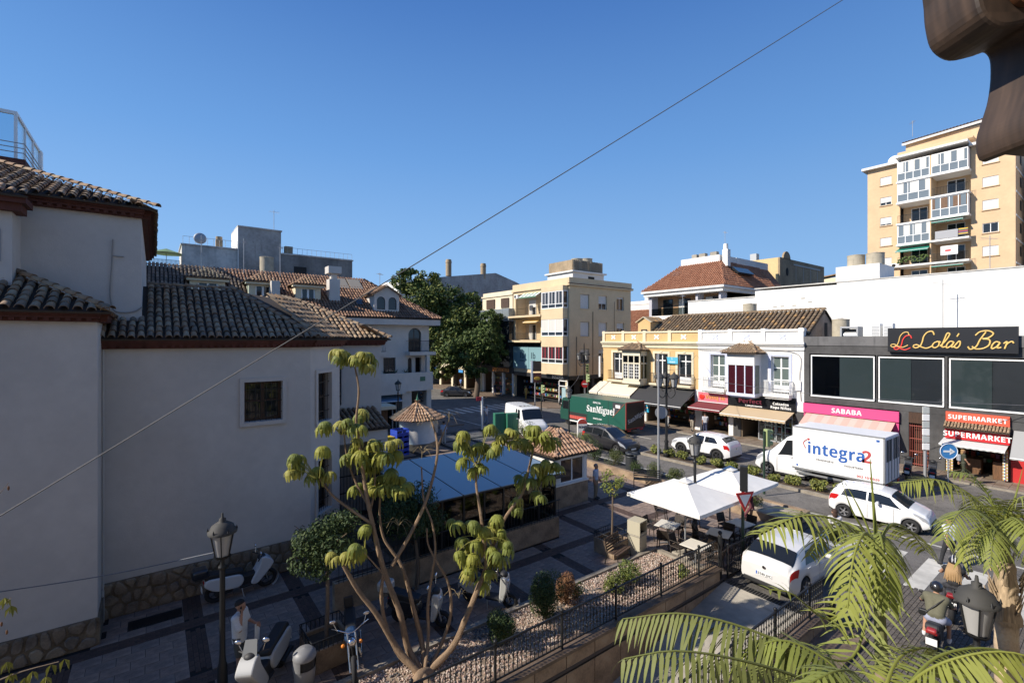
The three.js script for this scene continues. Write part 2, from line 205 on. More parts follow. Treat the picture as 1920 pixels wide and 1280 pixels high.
  const im = new THREE.InstancedMesh(metre(sett), setM, list.length), mm = new THREE.Matrix4(); list.forEach(([x, z], i) => { im.setMatrixAt(i, mm.makeTranslation(x, -0.075 + rr(-0.004, 0.004), z)); const k = rr(0.75, 1.2); im.setColorAt(i, new THREE.Color(k, k, k)); });
  im.name = 'street_setts'; im.castShadow = im.receiveShadow = true; scene.add(stuff(im)); tag(im, 'grey stone setts paving the side street by the motorbikes', 'setts');
  // car ramp going down between two walls
  const ramp = struct('ramp', facePlate([[15.2, -0.098, -5.55], [15.2, -0.098, -8.42], [1, -2.6, -8.42], [1, -2.6, -5.55]], 0.1), M.concrete);
  mk('drain_grating', [...Array(30)].map((_, i) => b3(15.22, 15.5, -0.098, -0.085, -8.3 + i * 0.09, -8.25 + i * 0.09)), M.iron, ramp);
  mk('end_wall', b3(0.8, 1, -2.8, 0, -8.5, -5.5), M.concrete, ramp);
}
// ================= church =================
function voronoi(W, H, n, sd) { // cells of jittered points clipped to a rectangle
  const keep = seed; seed = sd; const rows = Math.max(2, Math.round(Math.sqrt(n * H / W))), per = Math.round(n / rows), pts = [];
  for (let r = 0; r < rows; r++) for (let c = 0; c < per; c++) pts.push([(c + 0.5 + (r % 2 ? 0.25 : -0.25) + rr(-0.36, 0.36)) * W / per, (r + 0.5 + rr(-0.33, 0.33)) * H / rows]);
  seed = keep;
  return pts.map((p) => { let poly = [[0, 0], [W, 0], [W, H], [0, H]]; for (const q of pts) { if (q === p) continue; const nx = q[0] - p[0], ny = q[1] - p[1], L = Math.hypot(nx, ny); if (L > 1.6) continue; const d = (q[0] * q[0] + q[1] * q[1] - p[0] * p[0] - p[1] * p[1]) / 2 - 0.026 * L, out = []; for (let i = 0; i < poly.length; i++) { const a = poly[i], b = poly[(i + 1) % poly.length], da = a[0] * nx + a[1] * ny - d, db = b[0] * nx + b[1] * ny - d; if (da <= 0) out.push(a); if (da * db < 0) { const t = da / (da - db); out.push([a[0] + (b[0] - a[0]) * t, a[1] + (b[1] - a[1]) * t]); } } poly = out; } return poly; }).filter((p) => p.length > 2);
}
function stoneGeo(p, depth) { // rounded field stone from a cell
  const cx = p.reduce((a, b) => a + b[0], 0) / p.length, cy = p.reduce((a, b) => a + b[1], 0) / p.length, ring = []; const n = p.length;
  for (let i = 0; i < n; i++) { const a = p[i], b = p[(i + 1) % n]; ring.push([a[0] * 0.78 + b[0] * 0.22, a[1] * 0.78 + b[1] * 0.22], [a[0] * 0.22 + b[0] * 0.78, a[1] * 0.22 + b[1] * 0.78]); }
  const m = ring.length, lv = [[1, 0], [0.985, depth * 0.6], [0.8, depth * 0.95]], v = [], at2 = (k, i) => { const [s, z] = lv[k], q = ring[i % m]; return [cx + (q[0] - cx) * s, cy + (q[1] - cy) * s, z]; };
  for (let k = 0; k < 2; k++) for (let i = 0; i < m; i++) v.push(at2(k, i), at2(k, i + 1), at2(k + 1, i + 1), at2(k, i), at2(k + 1, i + 1), at2(k + 1, i));
  for (let i = 0; i < m; i++) v.push(at2(2, i), at2(2, i + 1), [cx, cy, depth]);
  return metre(clean(tri(v)));
}
const stoneM = [[0.25, 0.21, 0.165], [0.21, 0.18, 0.15], [0.29, 0.24, 0.18], [0.23, 0.185, 0.14]].map((c) => mat(c, 0.92, { map: T.stone, bumpMap: T.bump, bumpScale: 0.01 }));
function wallHoles(w, h, holes, t = 0.3) { const s = shapeOf([[0, 0], [w, 0], [w, h], [0, h]]); for (const [x0, x1, y0, y1, arch] of holes) { const p = new THREE.Path(); p.moveTo(x0, y0); p.lineTo(x1, y0); if (arch) { const r = (x1 - x0) / 2; p.lineTo(x1, y1 - r); p.absarc((x0 + x1) / 2, y1 - r, r, 0, Math.PI, false); } else { p.lineTo(x1, y1); p.lineTo(x0, y1); } p.closePath(); s.holes.push(p); } return extr(s, t, -t); }
{
  const C = thing('church_building', 'white plastered church with brown cornices, old barrel tile roofs and stone base', 'church', 0, 0, 0);
  const wz = -17.84, lowZ = -16.5;
  // walls
  mk('wall', wallHoles(5.68, 8.0, [[3.6, 4.76, 5.25, 6.58]], 0.4).translate(-1.24, 0, wz), M.white, C);
  mk('wall', wallHoles(2.08, 8.0, [[0.42, 1.38, 4.95, 6.75], [0.42, 1.38, 1.6, 3.55]], 0.35).rotateY(Math.PI / 4).translate(4.44, 0, wz), M.white, C);
  mk('wall', [wallHoles(4.0, 8.0, [[0.85, 2.1, 5.0, 7.0]], 0.35).translate(4.7, 0, -22), b3(8.4, 8.7, 0, 8, -32, -22.36)], M.white, C);
  mk('wall', [b3(-14, -1.2, 0, 8.72, lowZ - 0.3, lowZ), b3(-1.5, -1.202, 0, 8.72, -18.2, lowZ - 0.3)], M.white, C);
  mk('tall_wall', [b3(-14, -0.32, 7, 11.97, -19, -18.6), b3(-0.62, -0.322, 7, 11.97, -29, -19)], M.white, C);
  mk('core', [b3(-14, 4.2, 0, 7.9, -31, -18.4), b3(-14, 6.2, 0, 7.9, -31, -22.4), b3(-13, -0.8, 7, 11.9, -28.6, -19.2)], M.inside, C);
  // stone base
  const base = mk('stone_base', [b3(-1.24, 4.42, 0, 1.02, wz, wz + 0.05), b3(-14, -1.2, 0, 0.72, lowZ, lowZ + 0.05), b3(-1.2, -1.15, 0, 0.72, wz + 0.05, lowZ + 0.05)], mat([0.2, 0.17, 0.13], 0.95, { map: T.stone }), C);
  for (const [W, H, n, x, z, sd] of [[5.64, 1.0, 58, -1.22, wz + 0.045, 5], [6.6, 0.7, 46, -7.82, lowZ + 0.045, 9]]) for (const p of voronoi(W, H, n, sd)) { const o = shared('stone', stoneGeo(p, rr(0.045, 0.08)), pick(stoneM), base); o.position.set(x, 0.01, z); }
  { const g = [...voronoi(2.05, 1.0, 20, 21)]; for (const p of g) { const o = shared('stone', stoneGeo(p, 0.06), pick(stoneM), base); o.position.set(4.46, 0.01, wz + 0.005); o.rotation.y = Math.PI / 4; } }
  // windows: surround, grille of bars, wooden casement behind
  const win = (w, h, x, y, z, rot, surround = 0.13) => {
    const o = mk('window', [box(w + 2 * surround, surround, 0.06, 0, h / 2 + surround / 2, 0.03), box(w + 2 * surround, surround, 0.08, 0, -h / 2 - surround / 2, 0.04), box(surround, h, 0.06, -w / 2 - surround / 2, 0, 0.03), box(surround, h, 0.06, w / 2 + surround / 2, 0, 0.03)], M.white, C, [x, y, z], rot);
    mk('casement', [b3(-w / 2, -w / 2 + 0.09, -h / 2, h / 2, -0.3, -0.24), b3(w / 2 - 0.09, w / 2, -h / 2, h / 2, -0.3, -0.24), b3(-0.06, 0.06, -h / 2, h / 2, -0.3, -0.24), b3(-w / 2, w / 2, h / 2 - 0.09, h / 2, -0.3, -0.243), b3(-w / 2, w / 2, -h / 2, -h / 2 + 0.09, -0.3, -0.243), b3(-w / 2, w / 2, -0.03, 0.03, -0.29, -0.25)], M.woodDark, o);
    mk('pane', box(w, h, 0.01, 0, 0, -0.285), M.glass, o);
    for (let i = 1; i < 7; i++) mk('bar', bar([-w / 2 + w * i / 7, -h / 2, -0.06], [-w / 2 + w * i / 7, h / 2, -0.06], 0.011), M.iron, o);
    for (const k of [0.2, 0.5, 0.8]) mk('bar', box(w, 0.025, 0.008, 0, -h / 2 + h * k, -0.06), M.iron, o);
  };
  win(1.16, 1.33, 2.94, 5.915, wz, 0); const r2 = Math.SQRT1_2;
  win(0.96, 1.8, 4.44 + 0.9 * r2, 5.85, wz - 0.9 * r2, Math.PI / 4); win(0.96, 1.95, 4.44 + 0.9 * r2, 2.575, wz - 0.9 * r2, Math.PI / 4); win(1.25, 2.0, 6.175, 6, -22, 0);
  // cornices with stepped mouldings and little brackets
  const cor = (a, b, y, out, rot0) => { const L = Math.hypot(b[0] - a[0], b[1] - a[1]), rot = Math.atan2(-(b[1] - a[1]), b[0] - a[0]); mk('cornice', [b3(-0.02, L + 0.02, y, y + 0.09, -0.02, out * 0.45), b3(-0.05, L + 0.05, y + 0.09, y + 0.17, -0.02, out * 0.75), b3(-0.08, L + 0.08, y + 0.17, y + 0.26, -0.02, out), ...[...Array(Math.floor(L / 0.2))].map((_, i) => b3(i * 0.2, i * 0.2 + 0.1, y + 0.02, y + 0.1, out * 0.44, out * 0.7))], M.cornice, C, [a[0], 0, a[1]], rot); };
  cor([-1.2, wz], [4.44, wz], 7.72, 0.28); cor([4.44, wz], [5.92, -19.32], 7.722, 0.282); cor([5.6, -22], [8.72, -22], 7.72, 0.28); cor([8.7, -22], [8.7, -31], 7.718, 0.279);
  cor([-14, lowZ], [-1.2, lowZ], 8.45, 0.28); cor([-1.2, lowZ], [-1.2, -18.4], 8.452, 0.278); cor([-14, -18.6], [-0.32, -18.6], 11.72, 0.3); cor([-0.32, -18.6], [-0.32, -28.5], 11.722, 0.302);
  // roofs
  const roof = mk('roof', [ // beds under the tiles
    facePlate([[-1.3, 8.0, -17.5], [4.58, 8.0, -17.5], [2.4, 9.86, -21.1], [-1.3, 9.86, -21.1]]),
    facePlate([[4.58, 8.0, -17.5], [6.3, 8.0, -19.2], [4.6, 9.6, -21.6], [2.4, 9.86, -21.1]]),
    facePlate([[5.3, 8.0, -21.65], [9.05, 8.0, -21.65], [5.6, 9.9, -25.3], [1.5, 9.9, -25.3], [1.5, 9.6, -21.6]]),
    facePlate([[9.05, 8.0, -21.65], [9.05, 8.0, -31], [5.6, 9.9, -28], [5.6, 9.9, -25.3]]),
    facePlate([[-1.3, 9.86, -21.1], [2.4, 9.86, -21.1], [2.4, 8.6, -25], [-1.3, 8.6, -25]]),
  ], M.tileBed, C);
  const sl = unit(0, 1.86, -3.6), ex = V(1, 0, 0), Lmain = Math.hypot(1.86, 3.6);
  tileFace(roof, V(-1.3, 8.03, -17.46), ex, sl, 5.88, (u) => { const x = -1.3 + u, hip = x > 2.4 ? 1 - (x - 2.4) / 2.18 : 1, stop = x < -0.28 ? 0.3 : 1; return [0, Lmain * Math.min(hip, stop)]; }, { single: true, mats: M.oldTile });
  ridge(roof, [-0.2, 9.9, -21.1], [2.4, 9.9, -21.1]);
  ridge(roof, [4.58, 8.05, -17.5], [2.4, 9.93, -21.1]);
  { const e = unit(1.72, 0, -1.7), up = unit(-0.55, 0.5, -0.55); // chamfer face
    tileFace(roof, V(4.58, 8.03, -17.46), e, up, 2.42, (u) => [0, 0.25 + 2.9 * Math.min(1, u / 0.9)], {}); }
  tileFace(roof, V(5.3, 8.03, -21.6), ex, unit(0, 1.9, -3.65), 3.75, (u) => [0, 4.1 * Math.min(1, (3.75 - u) / 3.45)], {});
  tileFace(roof, V(2, 8.75, -22.9), ex, unit(0, 1.9, -3.65), 3.3, () => [0, 2.7], {});
  ridge(roof, [9.05, 8.05, -21.65], [5.6, 9.95, -25.3], {});
  tileFace(roof, V(9.05, 8.03, -31), V(0, 0, 1), unit(-3.45, 1.9, 0), 9.3, () => [0, 1.2], {});
  const low = mk('roof', [facePlate([[-14, 8.7, -16.15], [-0.9, 8.7, -16.15], [-4.3, 10.35, -19.6], [-14, 10.35, -19.6]]), facePlate([[-0.9, 8.7, -16.15], [-0.9, 8.7, -18.6], [-3.35, 9.9, -18.6]])], M.tileBed, C);
  tileFace(low, V(-6.6, 8.73, -16.12), ex, unit(0, 1.65, -3.45), 5.7, (u) => [0, 3.8 * Math.min(1, (5.7 - u) / 3.4)], { single: false, sp: 0.25, r: 0.1 });
  ridge(low, [-0.9, 8.74, -16.15], [-3.4, 10.0, -18.6]); tileFace(low, V(-0.86, 8.73, -18.6), V(0, 0, 1), unit(-2.45, 1.2, 0), 2.4, (u) => [0, 2.7 * (1 - u / 2.4)], { sp: 0.24 });
  const tall = mk('roof', [facePlate([[-14, 11.98, -18.2], [0.08, 11.98, -18.2], [-4.9, 14.0, -23.2], [-14, 14.0, -23.2]]), facePlate([[0.08, 11.98, -18.2], [0.08, 11.98, -28.2], [-4.9, 14.0, -23.2]])], M.tileBed, C);
  tileFace(tall, V(-6.5, 12.01, -18.16), ex, unit(0, 2.02, -5), 6.5, (u) => [0, 5.3 * Math.min(1, (6.58 - u) / 4.98)], { sp: 0.25, r: 0.1 });
  ridge(tall, [0.08, 12.03, -18.2], [-4.9, 14.08, -23.2], { mats: [M.oldTile[2], M.terr[0], M.terr[2]] });
  tileFace(tall, V(0.1, 12.01, -28.2), V(0, 0, 1), unit(-4.98, 2.02, 0), 9.9, (u) => [0, 0.4 + Math.min(u, 9.9 - u) * 0.5], { sp: 0.25, r: 0.1 });
  // small turret at the left edge
  const tw = mk('turret', [b3(-6, -2.95, 9, 11.35, -17.9, -17.6), b3(-3.2, -2.95, 9, 11.35, -19, -17.9)], M.white, C);
  mk('recess', [extr((() => { const s = new THREE.Shape(); s.moveTo(-3.35, 10.0); s.lineTo(-3.15, 10); s.lineTo(-3.15, 10.8); s.absarc(-3.25, 10.8, 0.1, 0, Math.PI); return s; })(), 0.03, -17.61)], mat([0.3, 0.3, 0.31], 0.9), tw);
  mk('cornice', [b3(-6, -2.75, 11.3, 11.5, -18.1, -17.4), b3(-6, -2.65, 11.5, 11.66, -18.2, -17.3)], M.cornice, C);
  mk('turret_roof', facePlate([[-6, 11.67, -17.22], [-2.6, 11.67, -17.22], [-3.6, 12.1, -18.15], [-6, 12.1, -18.15]]), M.tileBed, C); tileFace(tw, V(-5.9, 11.7, -17.2), ex, unit(0, 0.43, -0.93), 3.3, (u) => [0, Math.min(1, (3.3 - u) / 0.9)], {});
  // drain pipes and cables
  mk('drain_pipe', [bar([-1.17, 0.75, wz + 0.09], [-1.17, 7.7, wz + 0.09], 0.03), bar([-1.17, 0.0, wz + 0.16], [-1.17, 0.9, wz + 0.16], 0.035)], M.whiteOld, C);
  mk('cable', [tube([[-1.0, 11.0, -18.56], [-1.02, 10.4, -18.56], [-1.05, 9.2, -18.56], [-0.95, 8.85, -18.56], [-0.5, 8.85, -18.56], [-0.3, 9.0, -18.56]], 0.018, 30), bar([-1.0, 10.5, -18.56], [-0.75, 10.5, -18.56], 0.015)], mat([0.3, 0.28, 0.25]), C);
  mk('floor_grating', [...Array(16)].map((_, i) => b3(-0.55 + i * 0.075, -0.51 + i * 0.075, 0.0, 0.02, -17.2, -16.75)).concat([b3(-0.6, 0.65, 0, 0.008, -17.25, -16.7)]), M.iron, C);
  // side porch roof and railing beyond the chamfer
  const pr = mk('porch', [facePlate([[5.9, 4.1, -20.0], [8.35, 4.1, -20.0], [8.35, 4.78, -22], [5.9, 4.78, -22]])], M.tileBed, C);
  tileFace(pr, V(5.9, 4.13, -19.95), ex, unit(0, 0.68, -2), 2.45, () => [0, 2.0], { mats: M.oldTile });
  mk('porch_wall', b3(6.0, 8.25, 3.6, 4.08, -20.3, -20.1), M.white, C); mk('porch_wall', b3(7.95, 8.25, 0, 3.58, -21.98, -20.12), M.white, C);
  const rail = []; for (let i = 0; i < 14; i++) rail.push(bar([6.1 + i * 0.13, 0.2, -20.2], [6.1 + i * 0.13, 2.9, -20.2], 0.012)); rail.push(b3(6, 7.94, 2.2, 2.24, -20.22, -20.18), b3(6, 7.94, 1.5, 1.54, -20.22, -20.18), b3(6, 7.94, 0.2, 0.25, -20.22, -20.18), b3(6, 7.94, 2.86, 2.9, -20.22, -20.18));
  mk('railing', rail, M.iron, C);
}
// ================= buildings =================
const loc = (F, x, y, z) => [F[0] + Math.cos(F[3]) * x + Math.sin(F[3]) * z, F[1] + y, F[2] - Math.sin(F[3]) * x + Math.cos(F[3]) * z];
const fp = (name, geos, m, C, F) => mk(name, geos, m, C, [F[0], F[1], F[2]], F[3]); // part in facade coordinates (x along, y up, z out)
const fps = (name, gs, m, C, F) => gs.flat(3).map((g) => fp(name, g, m, C, F));
function win(C, F, x, y, w, h, o = {}) { // x,y: lower left corner
  const { d = 0.2, fm = M.frameW, gm = M.glass, div = 2, rows = 1, ft = 0.06, shut = 0, sm = M.shutter, sill = 0, sillM = M.whiteB, surround = 0, surM = M.whiteB, curtain = 0, cm = M.curtain, bk = 0.0 } = o;
  const g = [b3(0, ft, 0, h, -d, -d + 0.05), b3(w - ft, w, 0, h, -d, -d + 0.05), b3(ft, w - ft, 0, ft, -d, -d + 0.05), b3(ft, w - ft, h - ft, h, -d, -d + 0.05)];
  for (let i = 1; i < div; i++) g.push(b3(w * i / div - ft / 2, w * i / div + ft / 2, ft, h - ft, -d, -d + 0.045));
  for (let j = 1; j < rows; j++) g.push(b3(ft, w - ft, h * j / rows - ft * 0.35, h * j / rows + ft * 0.35, -d, -d + 0.042));
  const p = loc(F, x, y, 0), win = mk('window', g, fm, C, p, F[3]);
  mk('pane', box(w - ft, h - ft, 0.012, w / 2, h / 2, -d + 0.015), gm, win);
  if (curtain) { const n = 14, s = []; for (let i = 0; i < n; i++) s.push(box(w * curtain / n * 0.98, h - 0.1, 0.03, (i + 0.5) * w * curtain / n, h / 2, -d + 0.034 + (i % 2) * 0.012)); mk('curtain', s, cm, win); }
  if (shut) mk('shutter', [...Array(Math.max(2, Math.round(h * shut / 0.09)))].map((_, i, a) => b3(ft * 0.7, w - ft * 0.7, h - ft - (i + 1) * (h * shut / a.length) + 0.008, h - ft - i * (h * shut / a.length), -d + 0.055, -d + 0.075)), sm, win);
  if (sill) mk('sill', b3(-0.08, w + 0.08, -0.09, 0, -d, sill), sillM, win);
  if (surround) { const s = surround; mk('surround', [b3(-s, 0, 0, h + s, -0.02, 0.05), b3(w, w + s, 0, h + s, -0.02, 0.05), b3(0, w, h, h + s, -0.02, 0.048)], surM, win); }
  return win;
}
function railing(C, F, x0, x1, y, z, h, o = {}) { // a balcony rail along the facade with two returns back to the wall
  const { m = M.iron, gap = 0.12, r = 0.009, ret = 0.6, top = 0.018, glass = null } = o, g = [];
  const side = (a, b) => { const L = Math.hypot(b[0] - a[0], b[1] - a[1]), n = Math.max(1, Math.round(L / gap)); g.push(bar([a[0], y + h, a[1]], [b[0], y + h, b[1]], top), bar([a[0], y + 0.08, a[1]], [b[0], y + 0.08, b[1]], r)); if (!glass) for (let i = 0; i <= n; i++) g.push(bar([a[0] + (b[0] - a[0]) * i / n, y, a[1] + (b[1] - a[1]) * i / n], [a[0] + (b[0] - a[0]) * i / n, y + h, a[1] + (b[1] - a[1]) * i / n], r, 4)); else for (let i = 0; i <= n; i++) if (i % 8 === 0) g.push(bar([a[0] + (b[0] - a[0]) * i / n, y, a[1] + (b[1] - a[1]) * i / n], [a[0] + (b[0] - a[0]) * i / n, y + h, a[1] + (b[1] - a[1]) * i / n], r * 1.5, 4)); };
  side([x0, z], [x1, z]); if (ret) { side([x0, z - ret], [x0, z]); side([x1, z - ret], [x1, z]); }
  const o2 = fp('railing', g, m, C, F); if (glass) mk('glass_panel', [b3(x0, x1, y + 0.1, y + h - 0.04, z - 0.006, z + 0.006)], glass, o2); return o2;
}
function awning(C, F, x0, x1, yTop, yBot, out, m, val = 0.2, m2 = null) { // sloping cloth with a scalloped valance and side arms
  const n = Math.round((x1 - x0) / 0.28), g = [facePlate([[x0, yTop, 0.03], [x0, yBot, out], [x1, yBot, out], [x1, yTop, 0.03]], 0.012)];
  for (let i = 0; i < n; i++) { const a = x0 + (x1 - x0) * i / n, b = x0 + (x1 - x0) * (i + 1) / n; g.push(extr([[a, yBot], [a, yBot - val * 0.75], [(a + b) / 2, yBot - val], [b, yBot - val * 0.75], [b, yBot]], 0.008, out - 0.004)); }
  const o = fp('awning', g, m, C, F); mk('front_bar', bar([x0, yBot - 0.01, out], [x1, yBot - 0.01, out], 0.03), M.frameW, o); for (const x of [x0 + 0.15, x1 - 0.15]) mk('arm', [bar([x, yTop - 0.35, 0.02], [x, yBot - 0.03, out - 0.05], 0.018)], M.frameW, o);
  if (m2) { const k = Math.round((x1 - x0) / 0.4), s = []; for (let i = 0; i < k; i += 2) { const a = x0 + (x1 - x0) * i / k, b = x0 + (x1 - x0) * (i + 1) / k; s.push(facePlate([[a, yTop + 0.006, 0.034], [a, yBot + 0.006, out + 0.002], [b, yBot + 0.006, out + 0.002], [b, yTop + 0.006, 0.034]], 0.004)); } mk('stripes', s, m2, o); }
  return o;
}
const goodsM = [[0.5, 0.08, 0.06], [0.5, 0.4, 0.1], [0.06, 0.2, 0.42], [0.6, 0.58, 0.52], [0.3, 0.18, 0.1], [0.1, 0.3, 0.14], [0.45, 0.16, 0.28]].map((c) => mat(c, 0.7));
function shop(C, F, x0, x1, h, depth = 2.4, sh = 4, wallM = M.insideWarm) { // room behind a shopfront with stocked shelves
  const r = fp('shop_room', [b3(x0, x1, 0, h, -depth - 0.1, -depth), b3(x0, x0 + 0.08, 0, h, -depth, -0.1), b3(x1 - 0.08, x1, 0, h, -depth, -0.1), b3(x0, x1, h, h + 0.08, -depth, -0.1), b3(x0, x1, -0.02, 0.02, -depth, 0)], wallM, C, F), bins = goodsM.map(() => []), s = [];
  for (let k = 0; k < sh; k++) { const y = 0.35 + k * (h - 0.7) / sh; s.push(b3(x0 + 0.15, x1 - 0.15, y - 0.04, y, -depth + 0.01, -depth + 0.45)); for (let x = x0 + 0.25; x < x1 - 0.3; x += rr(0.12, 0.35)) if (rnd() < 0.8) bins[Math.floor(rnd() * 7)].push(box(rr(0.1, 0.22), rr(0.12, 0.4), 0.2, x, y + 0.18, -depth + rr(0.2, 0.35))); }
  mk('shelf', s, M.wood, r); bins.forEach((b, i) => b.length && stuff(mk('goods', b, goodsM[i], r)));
  return r;
}
function tank(name, label, x, y, z, r, h) { const t = thing(name, label, 'water tank', x, y, z, 0, 'roof water tanks'); mk('drum', lathe([[0, 0], [r * 1.02, 0], [r, 0.03], [r, h - 0.06], [r * 1.04, h - 0.05], [r * 1.04, h], [0, h + 0.06]]), M.tankM ??= mat([0.5, 0.45, 0.36], 0.8, { map: T.hard }), t); mk('lid', cyl(r * 0.3, r * 0.3, 0.06, 0, h + 0.06, 0), M.galv, t); return t; }
function aerial(label, p, h = 1.8, turn = 0.4, group = 'roof aerials') { const t = thing('roof_aerial', label, 'aerial', p.x, p.y, p.z, turn, group); mk('mast', bar([0, 0, 0], [0, h, 0], 0.025), M.galv, t); const g = [bar([-0.5, h * 0.9, 0], [0.6, h * 0.95, 0], 0.012)]; for (let i = 0; i < 7; i++) g.push(bar([-0.45 + i * 0.16, h * 0.9, -0.22], [-0.45 + i * 0.16, h * 0.9, 0.22], 0.008)); mk('elements', g, M.galv, t); return t; }
function acUnit(C, F, x, y, z) { const o = fp('air_conditioner', rbox(0.8, 0.55, 0.3, x, y, z, 0.03), M.frameW, C, F); mk('fan_grille', new THREE.TorusGeometry(0.19, 0.02, 6, 18).translate(x - 0.12, y, z + 0.155), M.iron, o); mk('fan', cyl(0.18, 0.18, 0.02).rotateX(Math.PI / 2).translate(x - 0.12, y, z + 0.148), M.inside, o); }
const SF = (z) => [38.4, 0, z, -Math.PI / 2];
const ornament = (x, y, z) => [new THREE.BoxGeometry(0.62, 0.16, 0.03).rotateZ(0.62).translate(x, y, z), new THREE.BoxGeometry(0.62, 0.16, 0.034).rotateZ(-0.62).translate(x, y, z)];
// ---- yellow house ----
{
  const W = 11.17, C = thing('yellow_townhouse', 'yellow ochre two storey townhouse with cream trim, glazed oriel and iron balconies', 'building', 0, 0, 0), F = SF(-34.73);
  fp('wall', wallHoles(W, 5.2, [[1.4, 2.8, 0.25, 3.15], [6.6, 8.05, 0.25, 3.1], [9.1, 10.5, 0.25, 3.1]], 0.35).translate(0, 3.55, 0), M.yellow, C, F);
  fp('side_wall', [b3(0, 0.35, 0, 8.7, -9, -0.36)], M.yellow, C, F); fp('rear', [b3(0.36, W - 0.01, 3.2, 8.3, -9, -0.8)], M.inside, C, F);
  fp('parapet_trim', [b3(-0.1, W, 7.62, 7.8, 0, 0.3), b3(-0.05, W, 7.5, 7.62, 0, 0.2), b3(-0.05, W, 7.18, 7.3, 0, 0.1), b3(-0.05, W, 7.3, 7.5, 0, 0.06), b3(-0.06, W, 8.62, 8.78, -0.37, 0.1), ...[0.15, 2.75, 5.4, 8.25].map((x) => b3(x - 0.17, x + 0.17, 7.8, 8.86, -0.38, 0.09))], M.cream, C, F);
  fp('ornament', [1.45, 4.1, 6.8, 9.7].map((x) => ornament(x, 8.22, 0.02)).flat(), M.whiteB, C, F);
  for (const [x, w] of [[1.4, 1.4], [6.6, 1.45], [9.1, 1.4]]) {
    win(C, F, x, 3.95, w, 2.7, { d: 0.22, div: 2, rows: 1, ft: 0.1, surround: 0.22, surM: M.cream }); const o = C.children.at(-1); mk('transom', b3(0.1, w - 0.1, 2.0, 2.09, -0.22, -0.16), M.frameW, o); mk('lower_panel', [b3(0.1, w - 0.1, 0.1, 0.62, -0.205, -0.17)], M.frameW, o); mk('crest', sph(0.14, w / 2, 2.86, 0.04, 1.3, 0.7, 0.5), M.cream, o);
    fp('balcony', [b3(x - 0.25, x + w + 0.25, 3.68, 3.85, 0, 0.62), b3(x - 0.2, x + w + 0.2, 3.58, 3.68, 0, 0.5)], M.cream, C, F); railing(C, F, x - 0.2, x + w + 0.2, 3.86, 0.56, 0.95, { ret: 0.55, m: M.brown, gap: 0.11, r: 0.012 });
  }
  { const o = fp('oriel', [b3(3.5, 5.7, 3.65, 3.95, 0, 1.1), b3(3.6, 5.6, 3.5, 3.66, 0, 0.9), b3(3.5, 3.62, 3.95, 6.85, 0.98, 1.1), b3(5.58, 5.7, 3.95, 6.85, 0.98, 1.1), b3(4.2, 4.3, 3.95, 6.85, 0.99, 1.09), b3(4.9, 5.0, 3.95, 6.85, 0.99, 1.09), b3(3.5, 5.7, 6.4, 6.9, 0.985, 1.105), b3(3.5, 5.7, 5.6, 5.72, 0.99, 1.095), b3(3.5, 5.7, 3.94, 4.15, 0.985, 1.1), b3(5.6, 5.7, 6.4, 6.9, 0, 1.0), b3(5.6, 5.69, 5.6, 5.72, 0, 1.0), b3(5.6, 5.695, 3.94, 4.2, 0, 1.0), b3(5.6, 5.692, 4.2, 6.4, 0.44, 0.54), b3(3.5, 3.6, 3.94, 6.9, 0, 1.0)], mat([0.66, 0.6, 0.45], 0.7), C, F);
    for (let i = 0; i < 3; i++) { const x = 3.66 + i * 0.68, g = []; for (let k = 1; k < 5; k++) g.push(b3(x, x + 0.52, 4.15 + k * 0.29 - 0.02, 4.15 + k * 0.29 + 0.02, 1.02, 1.06)); g.push(b3(x + 0.24, x + 0.28, 4.15, 5.6, 1.02, 1.062), b3(x, x + 0.04, 4.15, 5.6, 1.018, 1.058), b3(x + 0.48, x + 0.52, 4.15, 5.6, 1.018, 1.058)); mk('glazing_bars', g, M.frameW, o); }
    mk('pane', [b3(3.6, 5.6, 4.1, 6.4, 1.03, 1.04), b3(5.63, 5.64, 4.15, 6.4, 0.02, 1.0)], M.paneDark, o); mk('room', [b3(3.62, 5.58, 4.0, 6.4, -0.5, -0.45), b3(3.62, 4.1, 4.1, 5.0, 0.3, 0.8)], M.insideWarm, o);
    const r = fp('oriel_roof', [facePlate([[3.2, 6.92, 1.45], [6.0, 6.92, 1.45], [4.9, 7.65, 0.1], [4.3, 7.65, 0.1]]), facePlate([[6.0, 6.92, 1.45], [6.0, 6.92, 0], [4.9, 7.65, 0.1]]), facePlate([[3.2, 6.92, 1.45], [4.3, 7.65, 0.1], [3.2, 6.92, 0]])], M.tileBed, C, F);
    tileFace(r, V(3.2, 6.95, 1.45), V(1, 0, 0), unit(0, 0.73, -1.35), 2.8, (u) => [0, 1.5 * Math.min(1, u / 1.1, (2.8 - u) / 1.1)], { sp: 0.16, r: 0.07, row: 0.3 }); tileFace(r, V(6.0, 6.95, 1.45), V(0, 0, -1), unit(-1.1, 0.73, 0), 1.4, (u) => [0, 1.3 * Math.min(1, u / 1.1)], { sp: 0.16, r: 0.07, row: 0.3 }); ridge(r, [6.0, 6.97, 1.45], [4.9, 7.7, 0.1], { r: 0.08 }); ridge(r, [3.2, 6.97, 1.45], [4.3, 7.7, 0.1], { r: 0.08 }); }
  awning(C, F, -0.4, 0.75, 3.5, 2.55, 1.75, M.awnCream = mat([0.62, 0.56, 0.44], 0.9), 0.25); awning(C, F, 0.85, 5.0, 3.52, 2.55, 1.75, M.awnCream, 0.28); awning(C, F, 5.15, 10.9, 3.5, 2.15, 2.3, M.awnBlack = mat([0.035, 0.035, 0.037], 0.9), 0.22);
